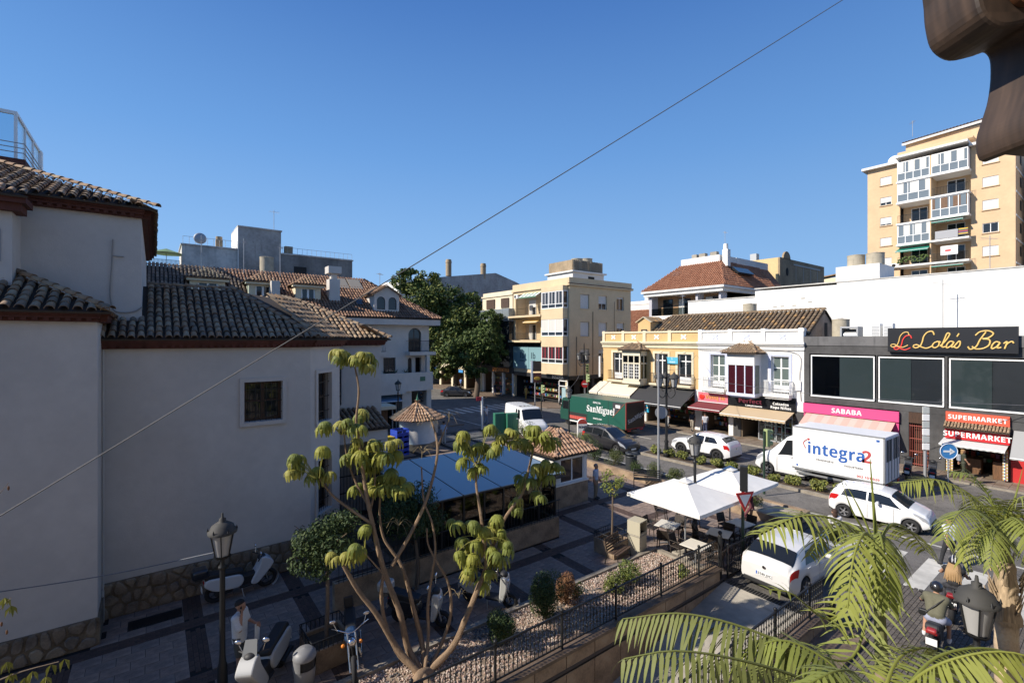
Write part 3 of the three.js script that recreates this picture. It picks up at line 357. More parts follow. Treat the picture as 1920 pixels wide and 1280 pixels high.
  fps('pier', [b3(0, 0.5, 0, 3.55, -0.4, 0), b3(5.0, 5.6, 0, 3.55, -0.4, 0), b3(W - 0.35, W, 0, 3.55, -0.4, 0)], M.whiteB, C, F); fp('lintel', b3(0, W, 3.1, 3.56, -0.41, -0.05), M.darkGrey, C, F);
  shop(C, F, 0.5, 5.0, 3.1); shop(C, F, 5.6, W - 0.4, 3.1);
  fp('poster', b3(5.05, 6.0, 0.9, 2.4, 0.0, 0.03), canvasMat(128, 192, (c, w, h) => { c.fillStyle = '#2a9ec4'; c.fillRect(0, 0, w, h); c.fillStyle = '#e8c9a0'; for (let i = 0; i < 9; i++) c.fillRect((i * 53) % 100, 20 + (i * 37) % 150, 30, 12); c.fillStyle = '#c34a3a'; for (let i = 0; i < 6; i++) c.fillRect((i * 71) % 110, 10 + (i * 29) % 160, 16, 10); }), C, F);
  fp('street_sign', rbox(1.25, 0.62, 0.04, 8.62, 6.05, 0.2, 0.02), mat([0.08, 0.4, 0.55], 0.5), C, F); mk('lettering', [textC('i', 0.2, 8.62, 6.12, 0.222, 0.006), textC('TURISMO', 0.11, 8.62, 5.86, 0.222, 0.006)], M.frameW, C.children.at(-1));
  fp('rolled_banner', bar([-0.18, 4.0, 0.3], [-0.18, 6.2, 0.3], 0.12, 10), M.frameW, C, F);
}
// ---- white house ----
{
  const W = 8.53, C = thing('white_townhouse', 'white two storey townhouse with lilac window trim and a red glazed oriel', 'building', 0, 0, 0), F = SF(-23.56);
  fp('wall', wallHoles(W, 5.2, [[1.16, 2.45, 0.25, 3.15], [6.2, 7.5, 0.25, 3.1]], 0.35).translate(0, 3.55, 0), M.whiteB, C, F);
  fp('rear', [b3(0.01, W, 3.2, 8.3, -9, -0.8)], M.inside, C, F);
  fp('parapet_trim', [b3(0, W + 0.1, 7.62, 7.8, 0, 0.3), b3(0, W + 0.05, 7.5, 7.62, 0, 0.2), b3(0, W + 0.05, 7.18, 7.3, 0, 0.1), b3(0, W + 0.05, 7.3, 7.5, 0, 0.06), b3(0, W + 0.05, 8.62, 8.78, -0.37, 0.1), ...[0.18, 2.9, 5.6, 8.35].map((x) => b3(x - 0.17, x + 0.17, 7.8, 8.86, -0.38, 0.09))], M.whiteB, C, F);
  fp('ornament', [1.55, 4.25, 7.0].map((x) => ornament(x, 8.22, 0.02)).flat(), M.frameLilac, C, F);
  for (const [x, w] of [[1.16, 1.29], [6.2, 1.3]]) {
    win(C, F, x, 3.95, w, 2.75, { d: 0.24, div: 2, rows: 3, ft: 0.11, gm: M.glassPale ??= glassDark([0.11, 0.14, 0.13]), surround: 0.2, surM: M.frameLilac }); mk('lower_panel', b3(0.1, w - 0.1, 0.1, 0.5, -0.225, -0.19), M.frameW, C.children.at(-1));
    fp('balcony', [b3(x - 0.3, x + w + 0.3, 3.6, 3.82, 0, 0.75), b3(x - 0.2, x + w + 0.2, 3.45, 3.6, 0, 0.6)], M.whiteB, C, F); railing(C, F, x - 0.27, x + w + 0.27, 3.83, 0.68, 0.98, { ret: 0.65, m: M.frameW, gap: 0.1, r: 0.014, top: 0.025 });
  }
  { const o = fp('oriel', [b3(3.2, 5.5, 3.5, 3.72, 0, 1.2), b3(3.4, 5.3, 3.36, 3.5, 0, 1.0), b3(3.26, 3.36, 3.72, 5.95, 1.08, 1.18), b3(5.36, 5.46, 3.72, 5.95, 1.08, 1.18), b3(3.94, 4.02, 3.72, 5.95, 1.09, 1.17), b3(4.66, 4.74, 3.72, 5.95, 1.09, 1.17)], mat([0.62, 0.64, 0.76], 0.6), C, F);
    mk('panel', [b3(3.26, 5.46, 5.95, 6.85, 1.07, 1.19), b3(5.36, 5.46, 5.95, 6.85, 0, 1.07), b3(3.26, 3.36, 3.72, 6.85, 0, 1.08), b3(5.37, 5.45, 3.72, 5.95, 0, 0.3)], M.whiteB, o);
    mk('pane', b3(3.34, 5.38, 3.72, 5.95, 1.11, 1.12), glassDark([0.045, 0.008, 0.012]), o); mk('pane', b3(5.4, 5.41, 3.72, 5.95, 0.3, 1.08), glassDark([0.2, 0.21, 0.17]), o);
    const r = fp('oriel_roof', [facePlate([[2.9, 6.88, 1.55], [5.8, 6.88, 1.55], [4.75, 7.68, 0.1], [4.0, 7.68, 0.1]]), facePlate([[5.8, 6.88, 1.55], [5.8, 6.88, 0], [4.75, 7.68, 0.1]]), facePlate([[2.9, 6.88, 1.55], [4.0, 7.68, 0.1], [2.9, 6.88, 0]])], M.tileBed, C, F);
    tileFace(r, V(2.9, 6.91, 1.55), V(1, 0, 0), unit(0, 0.8, -1.45), 2.9, (u) => [0, 1.65 * Math.min(1, u / 1.1, (2.9 - u) / 1.1)], { sp: 0.17, r: 0.074, row: 0.3, mats: [M.oldTile[2], M.terr[2], M.oldTile[0]] }); tileFace(r, V(5.8, 6.91, 1.55), V(0, 0, -1), unit(-1.05, 0.8, 0), 1.5, (u) => [0, 1.3 * Math.min(1, u / 1.1)], { sp: 0.17, r: 0.074, row: 0.3 }); ridge(r, [5.8, 6.93, 1.55], [4.75, 7.73, 0.1], { r: 0.08 }); ridge(r, [2.9, 6.93, 1.55], [4.0, 7.73, 0.1], { r: 0.08 }); }
  fps('pier', [b3(0, 0.3, 0, 3.55, -0.4, 0), b3(2.75, 3.15, 0, 3.55, -0.4, 0), b3(8.0, W, 0, 3.55, -0.4, 0)], M.whiteB, C, F); fps('pier_panel', [b3(3.16, 3.75, 0, 3.0, -0.3, -0.05), b3(7.95, W + 0.02, 0, 2.6, -0.35, 0.02)], M.darkGrey, C, F); fp('lintel', b3(0, W, 2.9, 3.56, -0.41, -0.06), M.darkGrey, C, F);
  shop(C, F, 0.3, 2.75, 2.9, 2.2, 5); shop(C, F, 3.8, 8.0, 2.9, 3, 4);
  fp('shop_glass', [b3(5.2, 7.95, 0.1, 2.85, -0.14, -0.13)], M.pane, C, F); fp('shop_frame', [b3(5.15, 5.22, 0, 2.9, -0.18, -0.1), b3(6.5, 6.56, 0, 2.9, -0.18, -0.1), b3(5.2, 7.95, 0.0, 0.12, -0.18, -0.1)], M.galv, C, F);
  fp('display_rack', [0, 1, 2].map((i) => [b3(5.5 + i * 0.75, 5.55 + i * 0.75, 0.1, 2.3, -0.5, -0.45), b3(6.0 + i * 0.75, 6.05 + i * 0.75, 0.1, 2.3, -0.5, -0.45), b3(5.5 + i * 0.75, 6.05 + i * 0.75, 2.3, 2.35, -0.5, -0.3), b3(5.5 + i * 0.75, 6.05 + i * 0.75, 1.2, 1.25, -0.55, -0.3), b3(5.5 + i * 0.75, 6.05 + i * 0.75, 0.6, 0.65, -0.55, -0.3)]).flat(2), M.frameW, C, F);
  fp('sign_board', b3(0.05, 2.75, 2.62, 3.4, -0.05, 0.12), mat([0.62, 0.16, 0.2], 0.5), C, F); { const o = C.children.at(-1); mk('lettering', [textC('Vonq le', 0.36, 1.62, 2.86, 0.12, 0.03, face)], mat([0.55, 0.26, 0.06], 0.5), o); mk('apple_emblem', [sph(0.26, 0.42, 3.0, 0.13, 1, 0.95, 0.15), box(0.03, 0.12, 0.02, 0.44, 3.28, 0.13)], mat([0.6, 0.03, 0.02], 0.4), o); mk('rim', [b3(0.03, 2.77, 3.4, 3.45, -0.04, 0.15), b3(0.03, 2.77, 2.57, 2.62, -0.04, 0.15)], M.frameW, o); }
  awning(C, F, -0.1, 2.8, 2.55, 2.15, 1.5, mat([0.16, 0.03, 0.035], 0.9), 0.2);
  fp('sign_board', b3(2.8, 8.0, 2.55, 3.3, -0.05, 0.15), mat([0.012, 0.013, 0.015], 0.25), C, F); { const o = C.children.at(-1); mk('lettering', [textC('Perfect', 0.34, 4.6, 2.86, 0.15, 0.03, face, 0, 1.15)], mat([0.7, 0.16, 0.22], 0.5), o); mk('lettering', [textC('Complements', 0.14, 4.9, 2.62, 0.15, 0.02, serif), textC('Calzados', 0.2, 6.95, 2.94, 0.15, 0.02, face), textC('Ropa Niños', 0.2, 6.95, 2.66, 0.15, 0.02, face)], M.frameW, o); }
  awning(C, F, 2.85, 7.9, 2.52, 2.0, 1.6, mat([0.47, 0.36, 0.23], 0.9), 0.2); fp('meter_box', b3(8.0, 8.35, 4.2, 4.9, 0, 0.14), M.frameW, C, F);
  fp('cable', [tube([[0, 7.1, 0.1], [3, 7.02, 0.12], [7.6, 7.08, 0.1], [8.3, 6.7, 0.08], [8.25, 5.2, 0.07], [8.35, 3.4, 0.06]], 0.02, 40)], mat([0.25, 0.24, 0.23]), C, F);
}
// ---- old tile roof of the row behind the parapets ----
{
  const C = thing('row_roof', 'long mossy barrel tile roof rising behind the yellow and white parapets', 'roof', 0, 0, 0);
  const bed = mk('roof', [facePlate([[38.9, 8.35, -31.5], [38.9, 8.35, -14.85], [42, 10.3, -14.85], [42, 10.3, -28.6]]), facePlate([[42, 10.3, -14.85], [45.1, 8.35, -14.85], [45.1, 8.35, -31.5], [42, 10.3, -28.6]]), facePlate([[38.9, 8.35, -31.5], [42, 10.3, -28.6], [45.1, 8.35, -31.5]])], M.tileBed, C);
  const mats = [[0.2, 0.15, 0.1], [0.17, 0.125, 0.085], [0.23, 0.175, 0.12], [0.42, 0.26, 0.12], [0.2, 0.14, 0.09]].map((c) => mat(c, 0.92, { map: T.stone })); const weights = [mats[0], mats[1], mats[2], mats[4], mats[0], mats[1], mats[2], mats[4], mats[3]];
  tileFace(bed, V(38.86, 8.38, -31.5), V(0, 0, 1), unit(3.1, 1.95, 0), 16.65, (u) => [0, 3.66 * Math.min(1, u / 2.9)], { sp: 0.34, r: 0.135, row: 0.42, mats: weights });
  tileFace(bed, V(45.1, 8.38, -31.5), V(-1, 0, 0), unit(0, 1.95, 2.9), 6.2, (u) => [0, 3.5 * Math.min(u / 3.1, (6.2 - u) / 3.1)], { sp: 0.34, r: 0.135, row: 0.42, mats });
  ridge(bed, [42, 10.33, -28.6], [42, 10.33, -14.85], { single: false, r: 0.16, mats: [mats[0]] });
  mk('gable_wall', [extr([[38.6, 7.5], [45.2, 7.5], [45.2, 8.3], [42, 10.22], [38.95, 8.3], [38.6, 8.3]], 0.3, -15.3)], plaster([0.4, 0.31, 0.25], true), C); mk('gable_door', b3(42.1, 42.6, 8.0, 9.3, -15.02, -14.97), M.inside, C);
  const dm = mk('dormer', [extr([[-0.75, 0], [0.75, 0], [0.75, 1.3], [0, 1.75], [-0.75, 1.3]], 2.2).rotateY(-Math.PI / 2).translate(41.4, 8.4, -30.0)], M.yellow, C); mk('opening', box(0.04, 0.5, 0.7, 39.18, 8.75, -30.0), M.inside, dm); mk('trim', [facePlate([[39.0, 9.72, -30.95], [39.0, 10.27, -30], [39.3, 10.27, -30], [39.3, 9.72, -30.95]]), facePlate([[39.0, 10.27, -30], [39.0, 9.72, -29.05], [39.3, 9.72, -29.05], [39.3, 10.27, -30]])], M.cream, dm);
  tileFace(dm, V(39.2, 9.72, -29.0), V(1, 0, 0), unit(0, 0.55, -1), 2.3, () => [0, 1.1], { sp: 0.22, r: 0.09, mats });
  tileFace(dm, V(41.5, 9.72, -31.0), V(-1, 0, 0), unit(0, 0.55, 1), 2.3, () => [0, 1.1], { sp: 0.22, r: 0.09, mats });
}
// ---- dark grey bar building ----
{
  const W = 22, C = thing('bar_building', 'dark grey flat roofed bar building with three long windows and shops below', 'building', 0, 0, 0), F = SF(-15.03);
  fp('wall', wallHoles(W, 4.75, [[0.35, 4.4, 0.42, 3.55], [4.45, 7.85, 0.42, 3.55], [7.95, 11.9, 0.42, 3.55], [12.1, 16, 0.42, 3.55]], 0.4).translate(0, 3.4, 0), M.darkGrey, C, F);
  fp('parapet', [b3(0.01, W, 7.55, 8.2, -0.42, 0.05)], mat([0.15, 0.15, 0.16], 0.9, { map: T.hard }), C, F); fp('rear', [b3(0.05, W, 3.2, 7.5, -9, -3.2), b3(0.05, W, 7.5, 7.6, -9, -0.45), b3(0.05, W, 3.3, 3.45, -3.2, -0.42)], M.inside, C, F); fp('side_wall', b3(0, 0.3, 3.4, 8.1, -9, -0.41), M.darkGrey, C, F);
  for (const [x, w, n] of [[0.46, 3.85, 2], [4.52, 3.28, 2], [8.03, 3.8, 2], [12.2, 3.7, 2]]) {
    const o = fp('window', [b3(x, x + w, 3.86, 3.95, -0.12, 0.06), b3(x, x + w, 6.78, 6.86, -0.12, 0.0), b3(x, x + 0.07, 3.95, 6.78, -0.12, 0.0), b3(x + w - 0.07, x + w, 3.95, 6.78, -0.12, 0.0)], M.frameW, C, F);
    const sp = x < 1 || x > 7 && x < 12 ? 0.47 : 0.5; if (x < 1) { mk('pane', b3(x + 0.05, x + w * sp, 3.93, 6.8, -0.08, -0.07), M.paneDark, o); mk('pane', b3(x + w * sp, x + w - 0.05, 3.93, 6.8, -0.06, -0.05), M.glassGreen, o); } else { mk('pane', b3(x + 0.05, x + w * sp + 0.05, 3.93, 6.8, -0.06, -0.05), M.glassGreen, o); mk('pane', b3(x + w * sp, x + w - 0.05, 3.93, 6.8, -0.09, -0.08), M.glass, o); }
  }
  for (const [x, z] of [[1.7, -0.9], [11.2, -0.9]]) { const t = fp('table', [rbox(0.9, 0.06, 0.6, x, 4.55, z), bar([x, 3.45, z], [x, 4.53, z], 0.05), rbox(0.5, 0.04, 0.5, x, 3.47, z)], M.wood, C, F); }
  const sb = fp('sign_board', [b3(5.1, 10.95, 7.2, 8.72, 0.05, 0.3)], mat([0.014, 0.014, 0.016], 0.35), C, F);
  { // flowing gold letters built from bent tubes
    const gold = mat([0.7, 0.47, 0.14], 0.45), red = mat([0.75, 0.05, 0.04], 0.45); const st = (pts, ox, oy, k, r = 0.044) => tube(pts.map(([a, b]) => [ox + (a + b * 0.28) * k, oy + b * k, 0.315]), r, 40, 6);
    const L = [[0.75, 0.78], [0.62, 0.98], [0.42, 0.95], [0.3, 0.7], [0.32, 0.35], [0.28, 0.08], [0.08, -0.02], [-0.05, 0.1], [0.1, 0.18], [0.35, 0.05], [0.62, -0.03], [0.88, 0.12]];
    const oL = [[0.2, 0.4], [0.05, 0.3], [0.02, 0.1], [0.14, 0.0], [0.28, 0.1], [0.28, 0.3], [0.2, 0.4], [0.34, 0.34]], l = [[0, 0.1], [0.16, 0.45], [0.22, 0.85], [0.12, 0.9], [0.08, 0.5], [0.1, 0.05], [0.26, 0.08]], a = [[0.28, 0.36], [0.12, 0.4], [0.02, 0.2], [0.06, 0.0], [0.22, 0.12], [0.3, 0.38], [0.27, 0.05], [0.42, 0.08]], s = [[0, 0.08], [0.16, 0.42], [0.24, 0.2], [0.16, 0.0], [0.02, 0.06]], B = [[0.02, 0.75], [0.15, 0.95], [0.5, 1.0], [0.72, 0.85], [0.6, 0.62], [0.35, 0.55], [0.66, 0.5], [0.72, 0.2], [0.5, 0.0], [0.2, 0.0], [0.05, 0.14]], Bs = [[0.4, 0.95], [0.28, 0.5], [0.22, 0.1], [0.02, -0.04], [-0.12, 0.12]], r = [[0, 0.3], [0.1, 0.42], [0.12, 0.0], [0.14, 0.28], [0.3, 0.42], [0.38, 0.32]];
    mk('lettering', [st(L, 5.28, 7.52, 0.95, 0.032), st(L, 6.42, 7.48, 1.02), st(oL, 7.28, 7.48, 1.0), st(l, 7.66, 7.48, 1), st(a, 7.92, 7.48, 1), st([[0.0, 0.85], [-0.04, 0.66]], 8.3, 7.5, 1), st(s, 8.28, 7.48, 1), st(B, 9.0, 7.46, 1.02), st(Bs, 9.0, 7.46, 1.02), st(a, 9.85, 7.46, 1.0), st(r, 10.3, 7.46, 1.0)], gold, sb); mk('emblem', [st(L, 5.45, 7.36, 0.9, 0.036)], red, sb);
  }
  // ground floor: pink shop, gated doorway, supermarket
  const pink = mat([0.62, 0.06, 0.2], 0.6); const ps = fp('sign_board', b3(0.02, 5.65, 2.66, 3.33, 0.0, 0.2), pink, C, F); mk('lettering', [textC('SABABA', 0.33, 2.75, 2.83, 0.2, 0.03, face, 0, 1.05)], M.frameW, ps); fps('pier', [b3(0.02, 0.35, 0, 2.66, -0.3, 0.08), b3(5.3, 5.62, 0, 2.66, -0.3, 0.08)], pink, C, F);
  awning(C, F, 0.2, 5.45, 2.64, 1.95, 1.4, mat([0.5, 0.42, 0.36], 0.9), 0.16, mat([0.56, 0.36, 0.3], 0.9)); shop(C, F, 0.35, 5.3, 2.66, 2, 3, M.inside);
  fps('pier', [b3(5.62, 6.1, 0, 3.4, -0.3, -0.02), b3(7.1, 7.85, 0, 3.4, -0.3, -0.02), b3(10.6, 11.2, 0, 3.4, -0.3, -0.04)], M.darkGrey, C, F); const gate = fp('gate', [...Array(9)].map((_, i) => bar([6.15 + i * 0.11, 0, -0.1], [6.15 + i * 0.11, 2.6, -0.1], 0.014)).concat([0.1, 0.9, 1.7, 2.5].map((y) => b3(6.1, 7.1, y, y + 0.04, -0.12, -0.08))), mat([0.28, 0.07, 0.05], 0.6), C, F); fp('doorway', [b3(6.1, 7.1, 0, 2.7, -0.6, -0.5), b3(6.1, 7.1, 2.7, 3.4, -0.3, -0.02)], M.woodDark, C, F);
  const s1 = fp('sign_board', b3(7.9, 10.6, 3.08, 3.66, 0.02, 0.15), mat([0.62, 0.1, 0.05], 0.5), C, F); mk('lettering', textC('SUPERMARKET', 0.26, 9.25, 3.24, 0.15, 0.02), M.frameW, s1); const s2 = fp('sign_board', b3(7.9, 10.6, 2.08, 2.68, 0.02, 0.3), mat([0.5, 0.015, 0.02], 0.5), C, F); mk('lettering', textC('SUPERMARKET', 0.3, 9.25, 2.22, 0.3, 0.02), M.frameW, s2);
  const tr = fp('tile_canopy', facePlate([[7.85, 2.72, 0.55], [10.65, 2.72, 0.55], [10.65, 3.06, 0], [7.85, 3.06, 0]]), M.tileBed, C, F); tileFace(tr, V(7.85, 2.75, 0.55), V(1, 0, 0), unit(0, 0.34, -0.55), 2.8, () => [0, 0.62], { sp: 0.14, r: 0.062, row: 0.3, mats: [M.oldTile[2], M.oldTile[0]] });
  awning(C, F, 7.8, 10.55, 2.06, 1.85, 1.3, mat([0.6, 0.6, 0.58], 0.8), 0.1); shop(C, F, 7.85, 10.6, 2.1, 3, 4);
  fps('counter', [rbox(0.9, 0.9, 0.7, 8.9, 0.45, -0.9), rbox(0.6, 1.0, 0.5, 10.2, 0.5, -0.2)], M.wood, C, F); fps('postcard_stand', [b3(7.95, 8.25, 0.1, 1.8, 0.1, 0.3), b3(10.35, 10.55, 0.1, 1.8, 0.2, 0.4)], canvasMat(64, 256, (c, w, h) => { for (let j = 0; j < 20; j++) for (let i = 0; i < 4; i++) { c.fillStyle = ['#d8d2c4', '#b85a3c', '#3c7fa8', '#c9a34a', '#6a8f5a', '#efe9dd'][(i * 5 + j * 3) % 6]; c.fillRect(i * 16, j * 13, 15, 12); } }), C, F);
  fp('red_front', b3(10.62, 13.5, 0, 2.4, -0.1, 0.02), mat([0.45, 0.02, 0.02], 0.5), C, F); awning(C, F, 10.75, 14.5, 2.9, 1.6, 1.5, mat([0.32, 0.32, 0.31], 0.9), 0.1); shop(C, F, 13.5, 20, 2.8, 2, 3, M.inside);
  tank('roof_tank', 'pale round water tank beside the metal fan box on the bar roof', 41.2, 7.6, -13.6, 0.55, 1.9);
  { const t = thing('roof_fan', 'grey metal extractor fan box on the bar building roof', 'extractor fan', 40.2, 7.6, -12.6, -Math.PI / 2); mk('casing', [rbox(1.1, 0.12, 1.0, 0, 1.25, 0, 0.02), rbox(0.12, 1.2, 1.0, -0.5, 0.65, 0, 0.02), rbox(0.12, 1.2, 1.0, 0.5, 0.65, 0, 0.02), rbox(1.1, 0.12, 1.0, 0, 0.1, 0, 0.02), box(0.9, 1.0, 0.05, 0, 0.65, -0.45)], M.galv, t); mk('drum', cyl(0.36, 0.36, 0.8, 0, 0, 0).rotateZ(Math.PI / 2).translate(0, 0.65, 0), M.steel, t); }
  for (const [x, l] of [[-11.2, 'slatted white air conditioner left on the bar roof'], [-10.5, 'slatted white air conditioner right on the bar roof']]) { const t = thing('roof_air_conditioner', l, 'air conditioner', 40.6, 7.6, x, -Math.PI / 2, 'roof air conditioners'); mk('casing', rbox(0.55, 1.5, 0.6, 0, 0.75, 0, 0.03), M.frameW, t); mk('louvre', [...Array(12)].map((_, i) => b3(-0.22, 0.22, 0.15 + i * 0.1, 0.2 + i * 0.1, 0.3, 0.32)), M.galv, t); }
}
// ---- beige corner block ----
{
  const C = thing('beige_apartment_block', 'beige four storey corner apartment block with stacked white glazed bays', 'building', 0, 0, 0), A = [40.5, 0, -61.3, -Math.PI / 2], B = [40.5, 0, -42.1, 0];
  const rows = [11.85, 8.4, 5.0], cols = [[1.9, 1.6], [5.2, 1.6], [8.7, 1.5]];
  fp('wall', wallHoles(11.6, 14.7, cols.flatMap(([x, w]) => rows.map((y) => [x, x + w, y, y + 1.8])).concat([[0.8, 11, 0, 3.4]]), 0.35), M.beige, C, B);
  fp('wall', wallHoles(10.94, 14.7, [[0.5, 5.9, 11.3, 14.2], [0.5, 5.9, 7.95, 10.7], [0.3, 10.6, 0, 3.4]], 0.35).translate(7.9, 0, 0), M.beige, C, A);
  fp('core', [b3(2.6, 11.5, 0, 14.5, -14, -2.2)], M.inside, C, B); fp('parapet', [b3(-0.25, 11.85, 14.62, 14.82, -0.2, 0.25), b3(-0.1, 11.7, 14.8, 15.62, -0.3, 0.08)], M.beige, C, B); fp('parapet', [b3(7.7, 19.2, 14.6, 14.8, -0.2, 0.26), b3(7.8, 19.2, 14.8, 15.6, -0.3, 0.08)], M.beige, C, A); fp('red_line', [b3(-0.27, 11.86, 14.82, 14.9, 0.06, 0.27)], M.cornice, C, B);
  const shutF = mat([0.33, 0.35, 0.4], 0.6); rows.forEach((y, r) => cols.forEach(([x, w], c) => win(C, B, x, y, w, 1.8, { d: 0.25, div: 2, fm: c ? M.frameW : shutF, shut: [[1, 0.55, 0.1], [1, 1, 0.4], [0.2, 0.3, 0.6]][r][c], sill: 0.06, sillM: M.beige })));
  fps('drain_pipe', [bar([4.1, 3.6, 0.06], [4.1, 11.5, 0.06], 0.05), bar([8.2, 3.6, 0.06], [8.2, 13, 0.06], 0.03), bar([1.2, 3.6, 0.06], [1.2, 8.3, 0.06], 0.06)], M.tan, C, B);
  // stacked bays on the street side
  const bx0 = 14.9, bx1 = 18.95; rows.forEach((y, i) => {
    fp('bay', [b3(bx0, bx1, y - 1.35, y, 0, 0.85)].concat(i === 0 ? [b3(bx0, bx1, y + 2.15, 14.62, 0, 0.85)] : []), M.beige, C, A);
    const o = fp('bay_window', [b3(bx0, bx1, y, y + 0.1, 0.72, 0.82), b3(bx0, bx1, y + 2.05, y + 2.15, 0.72, 0.82), b3(bx0, bx1, y + 0.5, y + 0.58, 0.73, 0.815), ...[0, 0.33, 0.66, 1].map((k) => b3(bx0 + (bx1 - bx0 - 0.1) * k, bx0 + 0.1 + (bx1 - bx0 - 0.1) * k, y + 0.1, y + 2.05, 0.72, 0.82)), b3(bx1 - 0.1, bx1, y, y + 0.1, 0, 0.72), b3(bx1 - 0.1, bx1, y + 2.05, y + 2.15, 0, 0.72), b3(bx1 - 0.1, bx1, y + 0.5, y + 0.58, 0, 0.72), b3(bx1 - 0.1, bx1, y + 0.1, y + 2.05, 0, 0.1), b3(bx0, bx0 + 0.1, y, y + 2.15, 0, 0.72)], M.frameW, C, A);
    mk('pane', [b3(bx0 + 0.1, bx1 - 0.1, y + 0.1, y + 2.05, 0.76, 0.775), b3(bx1 - 0.06, bx1 - 0.05, y + 0.1, y + 2.05, 0.1, 0.72)], M.glass, o);
    const cg = []; for (let k = 0; k < 30; k++) { const q = (k % 10); if ([0, 1, 4, 5, 9].includes(q) || (i === 1)) cg.push(box(0.12, 1.5, 0.03, bx0 + 0.15 + k * 0.128, y + 1.3, 0.784 + (k % 2) * 0.008)); } mk('curtain', cg, [M.curtainGrey, M.curtain, M.curtainRed][i], o);
  });
  [11.2, 7.85].forEach((y, i) => { fp('balcony', b3(7.95, 14.9, y - 0.25, y, -0.1, 1.0), M.beige, C, A); railing(C, A, 8.0, 14.85, y, 0.95, 0.95, { ret: 0, gap: 0.14 }); fp('recess', [b3(8.4, 13.8, y, y + 3, -1.9, -1.8), b3(8.3, 8.4, y, y + 3, -1.8, -0.3), b3(13.8, 13.9, y, y + 3, -1.8, -0.3), b3(8.3, 13.9, y - 0.1, y, -1.9, -0.2)], M.beige, C, A); for (const x of [9.3, 11.9]) win(C, [A[0] + 1.75, 0, A[2], A[3]], x, y + 0.02, 1.5, 2.2, { d: 0.02, div: 2, shut: i ? 0 : 0.4, curtain: 0.4 }); });
  awning(C, A, 10.2, 13.9, 14.2, 13.7, 0.9, mat([0.1, 0.22, 0.14], 0.9), 0.2, M.frameW); awning(C, A, 11, 13.9, 10.6, 10.3, 0.8, mat([0.6, 0.4, 0.12], 0.9), 0.15); acUnit(C, A, 9.0, 13.9, 0.3);
  fp('teal_panel', [b3(8.0, 11.4, 4.0, 7.0, 0.02, 0.12), b3(11.45, 14.9, 4.0, 7.0, 0.02, 0.12)], mat([0.2, 0.34, 0.37], 0.4), C, A); fp('lettering', [textC('lb', 0.8, 10, 5.4, 0.12, 0.02), textC('lb', 0.8, 12.4, 5.4, 0.12, 0.02), textC('estudio', 0.22, 10, 5.0, 0.12, 0.02), textC('estudio', 0.22, 12.4, 5.0, 0.12, 0.02)], mat([0.05, 0.1, 0.12]), C, A); fp('teal_band', b3(8, 14.9, 7.0, 7.55, 0.0, 0.1), M.glass, C, A);
  fps('shop_pier', [b3(0, 0.8, 0, 3.4, -0.3, 0), b3(4, 4.4, 0, 3.4, -0.3, 0), b3(11, 11.6, 0, 3.4, -0.3, 0)], M.darkGrey, C, B); fp('fascia', [b3(-0.02, 11.6, 3.0, 3.5, -0.1, 0.1)], mat([0.02, 0.02, 0.022], 0.4), C, B); fp('fascia', [b3(8, 19.2, 3.0, 3.5, -0.1, 0.1)], mat([0.02, 0.02, 0.022], 0.4), C, A); mk('lettering', textC('BOLERIA', 0.36, 17.2, 3.1, 0.1, 0.03), M.frameW, C.children.at(-1));
  shop(C, B, 0.8, 4, 3, 2, 3, M.inside); shop(C, B, 4.4, 11, 3, 2, 3, M.inside); shop(C, A, 8, 18.9, 3, 2, 3, M.inside);
  const wf = fp('shop_door', [b3(17.4, 19.0, 0, 0.1, 0, 0.1), b3(17.4, 17.5, 0, 2.9, 0, 0.1), b3(18.9, 19.0, 0, 2.9, 0, 0.1), b3(17.4, 19, 2.8, 2.9, 0, 0.1), b3(17.4, 19, 2.15, 2.25, 0, 0.1)], M.frameW, C, A); mk('poster', b3(17.9, 18.6, 0.5, 2.0, 0.0, 0.03), mat([0.3, 0.42, 0.44], 0.5), wf);
  // stair tower with pierced block parapet
  fp('stair_tower', [b3(3.5, 9.5, 15, 16.9, -8, -3), b3(3.2, 9.8, 16.9, 17.1, -8.3, -2.7)], M.whiteB, C, B); fp('opening', b3(6.4, 7.6, 15.9, 16.5, -3.02, -2.98), M.inside, C, B);
  const br = []; for (const [x0, x1] of [[3.9, 6.2], [7, 9.2]]) for (let x = x0; x < x1; x += 0.32) for (let j = 0; j < 5; j++) { br.push(new THREE.TorusGeometry(0.13, 0.035, 4, 8).translate(x, 17.26 + j * 0.29, -3.0)); } for (let z = -7.6; z < -3; z += 0.32) for (let j = 0; j < 5; j++) br.push(new THREE.TorusGeometry(0.13, 0.035, 4, 8).rotateY(Math.PI / 2).translate(3.7, 17.26 + j * 0.29, z)); stuff(fp('pierced_blocks', br, M.concrete, C, B)); fp('parapet_core', [b3(3.62, 9.4, 17.1, 18.55, -3.15, -3.12), b3(3.58, 3.61, 17.1, 18.55, -7.8, -3.12)], M.tan, C, B);
  tank('roof_tank', 'left weathered tank inside the pierced parapet on the beige block', 45.6, 17.1, -45.9, 0.75, 1.75); tank('roof_tank', 'right weathered tank inside the pierced parapet on the beige block', 47.5, 17.1, -46.0, 0.8, 1.95);
  // lower wing with metal panels and glass
  fp('wing', [b3(0, 7.7, 12.4, 14.3, -6, 0), b3(-0.15, 7.85, 14.3, 14.5, -6, 0.15), b3(0, 7.7, 14.5, 15, -6, -0.1)], plaster([0.74, 0.66, 0.5]), C, A); for (const [x, w] of [[1.2, 2.2], [5.0, 1.9]]) win(C, [A[0], 0, A[2], A[3]], x, 12.55, w, 1.4, { d: -0.06, fm: M.brown, shut: 0.95, sm: M.brown });
